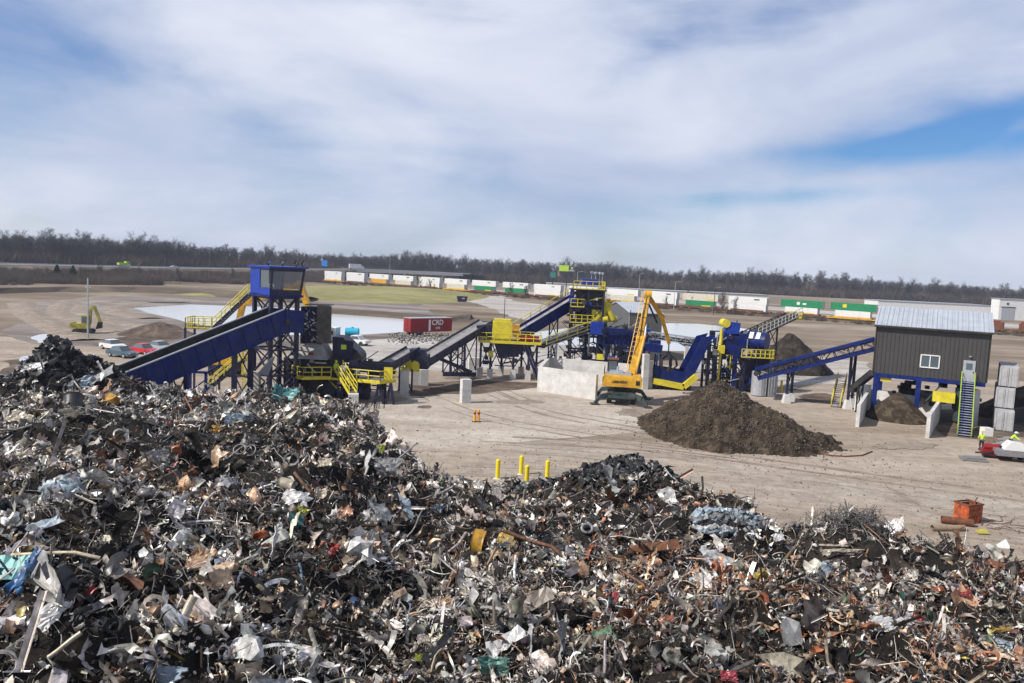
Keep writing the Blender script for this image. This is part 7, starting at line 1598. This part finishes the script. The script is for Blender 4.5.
# ------------------------------------------------------------ singled-out pieces
def hit(px, py):
    d = ray(px, py); t = 8.0
    while t < 120:
        x, y, z = d.x * t, d.y * t, CAMZ + d.z * t
        if z <= max(float(Hh(x, y)[0]), 0) + .25: return V((x, y, z)), t * math.sqrt(1)
        t += .12
    return V((x, y, 0)), t
def mesh_obj(name, v, f, m, loc, label, cat='scrap piece', smooth=False, solid=0.0):
    me = bpy.data.meshes.new(name); me.from_pydata([tuple(q) for q in v], [], [tuple(int(i) for i in q) for q in f]); me.update(); me.materials.append(M[m]); o = bpy.data.objects.new(name, me); C.objects.link(o); o.location = loc
    if smooth: me.polygons.foreach_set('use_smooth', [True] * len(me.polygons))
    if solid: o.modifiers.new('thickness', 'SOLIDIFY').thickness = solid
    return tag(o, label, cat)
def cm(name, c, r=.45, met=.15): M[name] = mat(name, tuple(q * .82 + .01 for q in c), r, met, .4, 3.5, dirt=(.06, .045, .035), dscale=2.8, damt=.85)
for nm_, c in (('scrap_white', (.74, .74, .74)), ('scrap_paleblue', (.42, .52, .60)), ('scrap_turquoise', (.03, .24, .25)), ('scrap_blue', (.02, .13, .34)), ('scrap_navy', (.02, .03, .13)), ('scrap_ochre', (.50, .33, .05)), ('scrap_amber', (.62, .33, .02)), ('scrap_tan', (.52, .33, .20)), ('scrap_rustbrown', (.26, .10, .04)), ('scrap_red', (.34, .02, .02)), ('scrap_pink', (.45, .06, .09)), ('scrap_lime', (.30, .34, .03)), ('scrap_grey', (.30, .31, .32)), ('scrap_black', (.03, .03, .035)), ('scrap_seagreen', (.10, .28, .24)), ('scrap_wood', (.26, .22, .18)), ('scrap_cream', (.62, .55, .42))): cm(nm_, c)
AX = {'x': 0}
def place(kind, name, px, py, wpx, hpx, m, label, rot=0.0, cat='scrap piece', n_=6):
    """kind of piece, centre pixel, apparent width and height in pixels, in-plane rotation"""
    p, t = hit(px, py); s = t / FPX; w3, h3 = wpx * s, hpx * s; r = np.random.default_rng(int(px * 7 + py))
    ca, sa = math.cos(rot), math.sin(rot); ax = RT * ca + (UP * .8 + V((0, .45, 0))) * -sa; ax.normalize(); up_ = (V((0, 0, 1)) * .75 + V((0, .65, 0))).normalized(); up_ = (up_ - ax * up_.dot(ax)).normalized(); nn = ax.cross(up_)
    Mx = np.array([list(ax), list(up_), list(nn)]).T
    loc = p - F * (max(w3, h3) * .12) + V((0, 0, .05))
    if kind in ('crumple', 'rag', 'bale', 'pipe'): w3 *= .8; h3 *= .8
    if kind == 'sheet': v, f = p_sheet(r, 9, 9, .15, 1.0, .35); sc2 = (w3, h3, max(w3, h3) * .8)
    elif kind == 'crumple': v, f = p_sheet(r, 9, 9, .26, 1.0, 1.0); sc2 = (w3 * .95, h3 * .95, max(w3, h3) * .8)
    elif kind == 'plank': v, f = p_sheet(r, 8, 2, .03, 1.0, .15); sc2 = (w3, h3, w3 * .5)
    elif kind == 'bale': v, f = p_box(r); sc2 = (w3, h3 * 1.35, (w3 + h3) * .8)
    elif kind == 'tyre': v, f = tubemesh([(math.cos(a) * .38, math.sin(a) * .38, 0) for a in np.linspace(0, 2 * np.pi, 24, endpoint=False)], .115, 8, True); sc2 = (w3, h3, min(w3, h3))
    elif kind == 'ring': v, f = tubemesh([(math.cos(a) * .45, math.sin(a) * .45, 0) for a in np.linspace(0, 2 * np.pi, 24, endpoint=False)], .05, 6, True); sc2 = (w3, h3, min(w3, h3))
    elif kind == 'pipe': v, f = tubemesh([(x, .02 * math.sin(5 * x), 0) for x in np.linspace(-.5, .5, 9)], .5 * h3 / w3, 8); sc2 = (w3, w3, w3)
    elif kind == 'drum':
        v, f = tubemesh([(-.5, 0, 0), (-.3, 0, 0), (0, 0.02, 0), (.3, 0, 0), (.5, 0, 0)], .5, 14); k = len(v); v = np.concatenate([v, [[-.46, 0, 0], [.46, 0, 0]]]); f = np.concatenate([f, [[k, j, (j + 1) % 14, k] for j in range(14)], [[k + 1, 56 + (j + 1) % 14, 56 + j, k + 1] for j in range(14)]]); sc2 = (w3, h3, h3); f = [tuple(dict.fromkeys(q)) for q in f.tolist()]
    elif kind == 'ubend': P_ = [(-.5, .5, 0), (-.52, .1, .05), (-.5, -.3, .05), (-.38, -.45, 0), (-.1, -.48, 0), (.2, -.46, 0), (.5, -.46, .05)]; v, f = tubemesh(P_, .045, 8); sc2 = (w3, h3, w3)
    elif kind == 'rag': v, f = p_sheet(r, 12, 12, .3, 1.0, 1.4); sc2 = (w3 * 1.2, h3 * 1.2, max(w3, h3) * .9)
    v = (np.array(v) * np.array(sc2)[None]) @ Mx.T
    return mesh_obj(name, v, f, m, loc, label, cat, smooth=kind in ('tyre', 'ring', 'pipe', 'drum', 'ubend', 'rag'), solid=.03 if kind in ('sheet', 'crumple', 'plank', 'rag') else 0)
H_ = math.pi
items = [
 ('bale', 'metal_box', 111, 402, 13, 12, 'scrap_amber', 'bright amber-yellow metal box on the far crest of the heap, left', .1, 'box'),
 ('drum', 'steel_drum', 74, 403, 16, 18, 'scrap_black', 'dark open drum on the far crest, left of the amber box', 1.4, 'drum'),
 ('crumple', 'bent_sheet', 84, 385, 30, 15, 'scrap_paleblue', 'pale blue-grey bent panel below the black heap at far left', -.3),
 ('plank', 'sheet_strip', 98, 380, 36, 9, 'scrap_grey', 'long pale grey strip slanting up toward the conveyor foot', -.7),
 ('sheet', 'white_sheet', 36, 368, 24, 10, 'scrap_white', 'white flat sheet in the pile at the far left, below the black heap', -.15),
 ('sheet', 'white_sheet', 20, 418, 22, 16, 'scrap_cream', 'pale cream folded sheet at the left edge, right of the dark strip', .4),
 ('plank', 'grey_board', 82, 450, 42, 13, 'scrap_wood', 'brown-grey weathered board on the left of the heap', -.5, 'board'),
 ('plank', 'bent_sheet', 42, 527, 48, 11, 'scrap_paleblue', 'light blue bent panel in the dark hollow at left', -.45),
 ('rag', 'twisted_frame', 60, 487, 44, 24, 'scrap_paleblue', 'twisted pale blue sheet frame above the dark hollow at left', -.5),
 ('crumple', 'rusty_plate', 182, 474, 34, 17, 'scrap_rustbrown', 'curved rust-brown plate in the middle left of the heap', -.3, 'plate'),
 ('pipe', 'long_pipe', 188, 522, 92, 3.2, 'scrap_white', 'long pale pipe lying almost level across the left half of the heap', -.03, 'pipe'),
 ('plank', 'turquoise_sheet', 14, 568, 36, 24, 'scrap_turquoise', 'turquoise sheet at the left edge of the heap', -.1),
 ('rag', 'crumpled_blue_scrap', 30, 572, 18, 44, 'scrap_blue', 'crumpled bright blue frame against the turquoise sheet', .3),
 ('crumple', 'crumpled_sheet', 202, 560, 30, 34, 'scrap_tan', 'orange-tan crumpled panel in the left middle of the heap', .2),
 ('plank', 'red_strip', 83, 600, 30, 9, 'scrap_red', 'narrow red strip leaning in the lower left of the heap', -1.0),
 ('tyre', 'wheel', 115, 627, 19, 17, 'tyre', 'dark round wheel lying in the lower left of the heap', .2, 'wheel'),
 ('sheet', 'bent_white_sheet', 52, 612, 20, 34, 'scrap_white', 'bent pale sheet left of the dark round wheel', .6),
 ('pipe', 'white_post', 68, 645, 44, 6, 'scrap_cream', 'thick cream post slanting across the bottom left corner', -.72, 'post'),
 ('pipe', 'white_duct', 187, 615, 48, 11, 'scrap_cream', 'upright pale duct below the orange-tan panel', -1.25, 'duct'),
 ('rag', 'navy_cloth', 146, 655, 26, 18, 'scrap_navy', 'navy blue crumpled cloth near the bottom left', -.2, 'cloth'),
 ('crumple', 'silver_dome', 165, 674, 46, 26, 'scrap_paleblue', 'crushed silver dome at the bottom edge, below the navy cloth', .1),
 ('plank', 'pale_plank', 275, 548, 40, 9, 'scrap_white', 'pale plank standing upright left of the heap centre', -1.5, 'plank'),
 ('crumple', 'dark_red_can', 333, 552, 14, 20, 'scrap_red', 'small dark red crumpled can near the centre left of the heap', .4, 'can'),
 ('rag', 'teal_tarp', 288, 397, 36, 17, 'scrap_turquoise', 'teal curved tarp on the crest directly below the yellow platform', .15, 'tarp'),
 ('crumple', 'orange_cloth', 215, 428, 13, 12, 'scrap_amber', 'small orange cloth piece on the upper slope left of the teal tarp', .3, 'cloth'),
 ('crumple', 'pale_bag', 240, 418, 34, 14, 'scrap_paleblue', 'pale blue-white bag on the slope, right of the small orange cloth', -.1, 'bag'),
 ('sheet', 'flat_grey_scrap', 387, 470, 26, 27, 'scrap_grey', 'square dull grey panel near the right end of the high crest', .1, 'panel'),
 ('plank', 'blue_plank', 408, 512, 34, 9, 'scrap_paleblue', 'pale blue plank hanging below the square grey panel', -1.85, 'plank'),
 ('sheet', 'white_triangle', 295, 498, 28, 18, 'scrap_white', 'white three-cornered sheet in the middle of the left heap', .3),
 ('crumple', 'cream_ball', 321, 494, 14, 13, 'scrap_cream', 'cream crumpled ball right of the white three-cornered sheet', 0),
 ('crumple', 'cream_disc_scrap', 326, 464, 17, 14, 'scrap_cream', 'cream petal-edged disc above the cream ball', 0, 'disc'),
 ('ring', 'steel_ring', 240, 450, 13, 12, 'scrap_grey', 'left of a pair of pale rings on the upper slope', 0, 'ring'),
 ('ring', 'steel_ring', 251, 451, 11, 13, 'scrap_grey', 'right of a pair of pale rings on the upper slope', .2, 'ring'),
 ('plank', 'pale_column', 366, 474, 44, 9, 'scrap_white', 'pale narrow upright sheet left of the square grey panel', -1.45),
 ('crumple', 'yellow_piece', 380, 450, 12, 11, 'scrap_lime', 'small yellow-green piece above the square grey panel', .3),
 ('drum', 'pale_can', 287, 485, 15, 12, 'scrap_cream', 'pale round can left of the cream ball', .3, 'can'),
 ('crumple', 'olive_piece', 302, 514, 18, 14, 'scrap_lime', 'olive-yellow crumpled piece under the white three-cornered sheet', .5),
 ('bale', 'white_bale', 363, 551, 24, 22, 'scrap_white', 'crushed white block in the centre left of the heap', .3, 'bale'),
 ('crumple', 'tan_box', 440, 604, 32, 20, 'scrap_tan', 'orange-tan crumpled box below the centre of the heap', -.2, 'box'),
 ('plank', 'timber', 527, 603, 56, 15, 'scrap_wood', 'split grey-brown timber right of the orange-tan box', -.45, 'timber'),
 ('crumple', 'lime_rag', 442, 640, 9, 12, 'scrap_lime', 'bright lime rag below the orange-tan box', .6, 'rag'),
 ('crumple', 'lime_lid_scrap', 419, 659, 11, 9, 'scrap_lime', 'lime-yellow cap lower left of the bright lime rag', 0, 'cap'),
 ('sheet', 'ochre_plate', 507, 541, 19, 19, 'scrap_ochre', 'ochre bent plate in the middle of the heap', .5, 'plate'),
 ('drum', 'amber_drum', 478, 543, 12, 26, 'scrap_amber', 'amber drum left of the ochre bent plate', .25, 'drum'),
 ('ubend', 'bent_pipe', 533, 575, 36, 38, 'scrap_white', 'white pipe bent into an L right of the ochre plate', .05, 'pipe'),
 ('plank', 'white_board', 506, 641, 38, 13, 'scrap_white', 'left of two clean white boards near the bottom centre', -.55, 'board'),
 ('plank', 'white_board', 530, 639, 34, 13, 'scrap_white', 'right of two clean white boards near the bottom centre, upright', -1.5, 'board'),
 ('crumple', 'green_hull', 494, 666, 56, 20, 'scrap_seagreen', 'sea-green crushed hull panel under the two white boards', .05, 'panel'),
 ('tyre', 'wheel', 587, 529, 14, 12, 'scrap_grey', 'grey wheel rim below the black heap of castings', 0, 'wheel'),
 ('crumple', 'pink_piece', 616, 598, 14, 14, 'scrap_pink', 'dull red crumpled piece right of the white bent pipe', .5),
 ('crumple', 'blue_piece', 719, 604, 10, 12, 'scrap_blue', 'small bright blue piece in the right middle of the heap', 0),
 ('plank', 'flat_brown_scrap', 655, 545, 46, 10, 'scrap_rustbrown', 'flat rust-brown cover below the right end of the black heap', -.1, 'cover'),
 ('crumple', 'red_piece', 728, 677, 22, 12, 'scrap_pink', 'pinkish red piece at the bottom edge, right of centre', .1),
 ('bale', 'tan_bundle', 775, 668, 44, 30, 'scrap_cream', 'cream fluffy bundle at the bottom, left of the dark gap', .1, 'bundle'),
 ('bale', 'pale_bale', 788, 635, 16, 34, 'scrap_grey', 'tall crushed grey block above the cream bundle', .1, 'bale'),
 ('crumple', 'red_crate', 919, 621, 17, 18, 'scrap_red', 'bright red crate in the right part of the heap', .1, 'crate'),
 ('crumple', 'red_rag', 964, 593, 15, 12, 'scrap_red', 'small red rag up and right of the bright red crate', .3, 'rag'),
 ('sheet', 'white_tray', 881, 624, 22, 14, 'scrap_white', 'white shallow tray left of the bright red crate', .1, 'tray'),
 ('plank', 'yellow_pole', 1008, 628, 40, 4, 'scrap_ochre', 'thin ochre pole at the right edge of the heap', -.1, 'pole'),
 ('crumple', 'blue_white_sheet', 1004, 648, 32, 26, 'scrap_paleblue', 'pale blue-white bent sheet near the bottom right corner', .3),
 ('rag', 'green_net', 826, 572, 26, 18, 'scrap_paleblue', 'ball of pale blue-white net at the top right of the heap', .2, 'net'),
 ('plank', 'pale_stick', 838, 550, 42, 3, 'scrap_cream', 'upper of two pale sticks poking left from the wire mound', .0, 'stick'),
 ('plank', 'pale_stick', 833, 545, 30, 2.5, 'scrap_cream', 'shorter pale stick just above the long one by the wire mound', .05, 'stick'),
 ('crumple', 'white_bag', 778, 537, 14, 10, 'scrap_white', 'white bag just right of the striped blue bale', -.2, 'bag'),
 ('sheet', 'white_sheet', 718, 560, 40, 20, 'scrap_white', 'large pale folded sheet below the striped blue bale', .4),
 ('crumple', 'rust_box', 996, 566, 18, 16, 'scrap_rustbrown', 'rust-brown tilted box at the right rim of the heap', .5, 'box'),
]
for it in items:
    kind, nm_, px_, py_, w3, h3, m_, lb = it[:8]; place(kind, nm_, px_, py_, w3, h3, m_, lb, it[8] if len(it) > 8 else 0, it[9] if len(it) > 9 else 'scrap piece')
# striped blue bale: ribbed crushed mass
p, t = hit(727, 530); s = t / FPX; mb = MB(); tb = thing('striped_bale', 'crushed bale striped pale blue and white on the right part of the heap rim', 'bale', p, R(-8))
Lx = 64 * s; hh_ = 20 * s
for k, mm in enumerate(('scrap_paleblue', 'scrap_grey', 'scrap_paleblue', 'scrap_black', 'scrap_white', 'scrap_paleblue')):
    mb = MB(); zz = hh_ * .9 - k * hh_ * .17; yy = .35 - k * .14; pts = [V((-Lx / 2 + Lx * i / 18 + rr_.gauss(0, .04), yy + rr_.gauss(0, .13), zz * rr_.uniform(.88, 1.05) + rr_.gauss(0, .07) - .35 * (abs(i - 9) / 9) ** 2)) for i in range(19)]
    for a, b in zip(pts, pts[1:]): mb.beam(a, b + V((0, 0, rr_.gauss(0, .05))), rr_.uniform(.25, .6), rr_.uniform(.08, .2), up=(rr_.gauss(0, .3), rr_.gauss(0, .4), 1))
    mb.build('strap_layer', mm, tb)
# black castings making up the dark heaps get a heavier silhouette
def blackheap(name, cx_, cy_, rx, ry, n_, label, sz=(.35, .9)):
    x = rng.normal(cx_, rx, n_); y = rng.normal(cy_, ry, n_); h, d = Hh(x, y); ok = d > 0; x, y, h = x[ok], y[ok], h[ok]; ids = list(np.where((KD == 'lump') | (KD == 'ring') | (KD == 'box') | (KD == 'small'))[0]); k = rng.choice(ids, len(x)); inst = []
    for j in ids:
        s_ = k == j; n2 = s_.sum(); ss = rng.uniform(sz[0], sz[1], n2); inst.append((np.stack([x[s_], y[s_], h[s_] + rng.uniform(0, .35, n2)], 1), rotm(n2), np.stack([ss] * 3, 1), np.array((.03, .031, .033))[None] * rng.uniform(.5, 2.2, (n2, 1))))
    o = bulk(name, [PR[j] for j in ids], inst, {'mat': M['scrapmat'], 'col': True}); struct(o, 'stuff'); o['label'] = label
blackheap('black_castings', 7.6, 51.8, 2.1, 1.7, 900, 'heap of black oily castings at the far rim right of the bollards', (.25, .6))
blackheap('black_castings', 3.2, 52.2, 1.2, 1.2, 260, 'low tail of black castings beside the bollards', (.2, .5))
blackheap('black_castings', -36.6, 65, 1.9, 1.8, 900, 'heap of black tyres and castings at the far left crest', (.3, .75))
# ------------------------------------------------------------ haze over the site
mb = MB(); mb.box((0, 490, 14), (2600, 1180, 34)); hz = mb.build('haze', 'white'); hz.data.materials.clear()
hm = bpy.data.materials.new('thin_air_haze'); hm.use_nodes = True; hn = hm.node_tree.nodes; hn.remove(hn['Principled BSDF'])
pv = hn.new('ShaderNodeVolumePrincipled'); pv.inputs['Color'].default_value = (0.72, 0.82, 1.0, 1); pv.inputs['Density'].default_value = 0.0002
pv.inputs['Anisotropy'].default_value = 0.2; hm.node_tree.links.new(pv.outputs[0], hn['Material Output'].inputs['Volume']); hz.data.materials.append(hm); struct(hz, 'stuff')
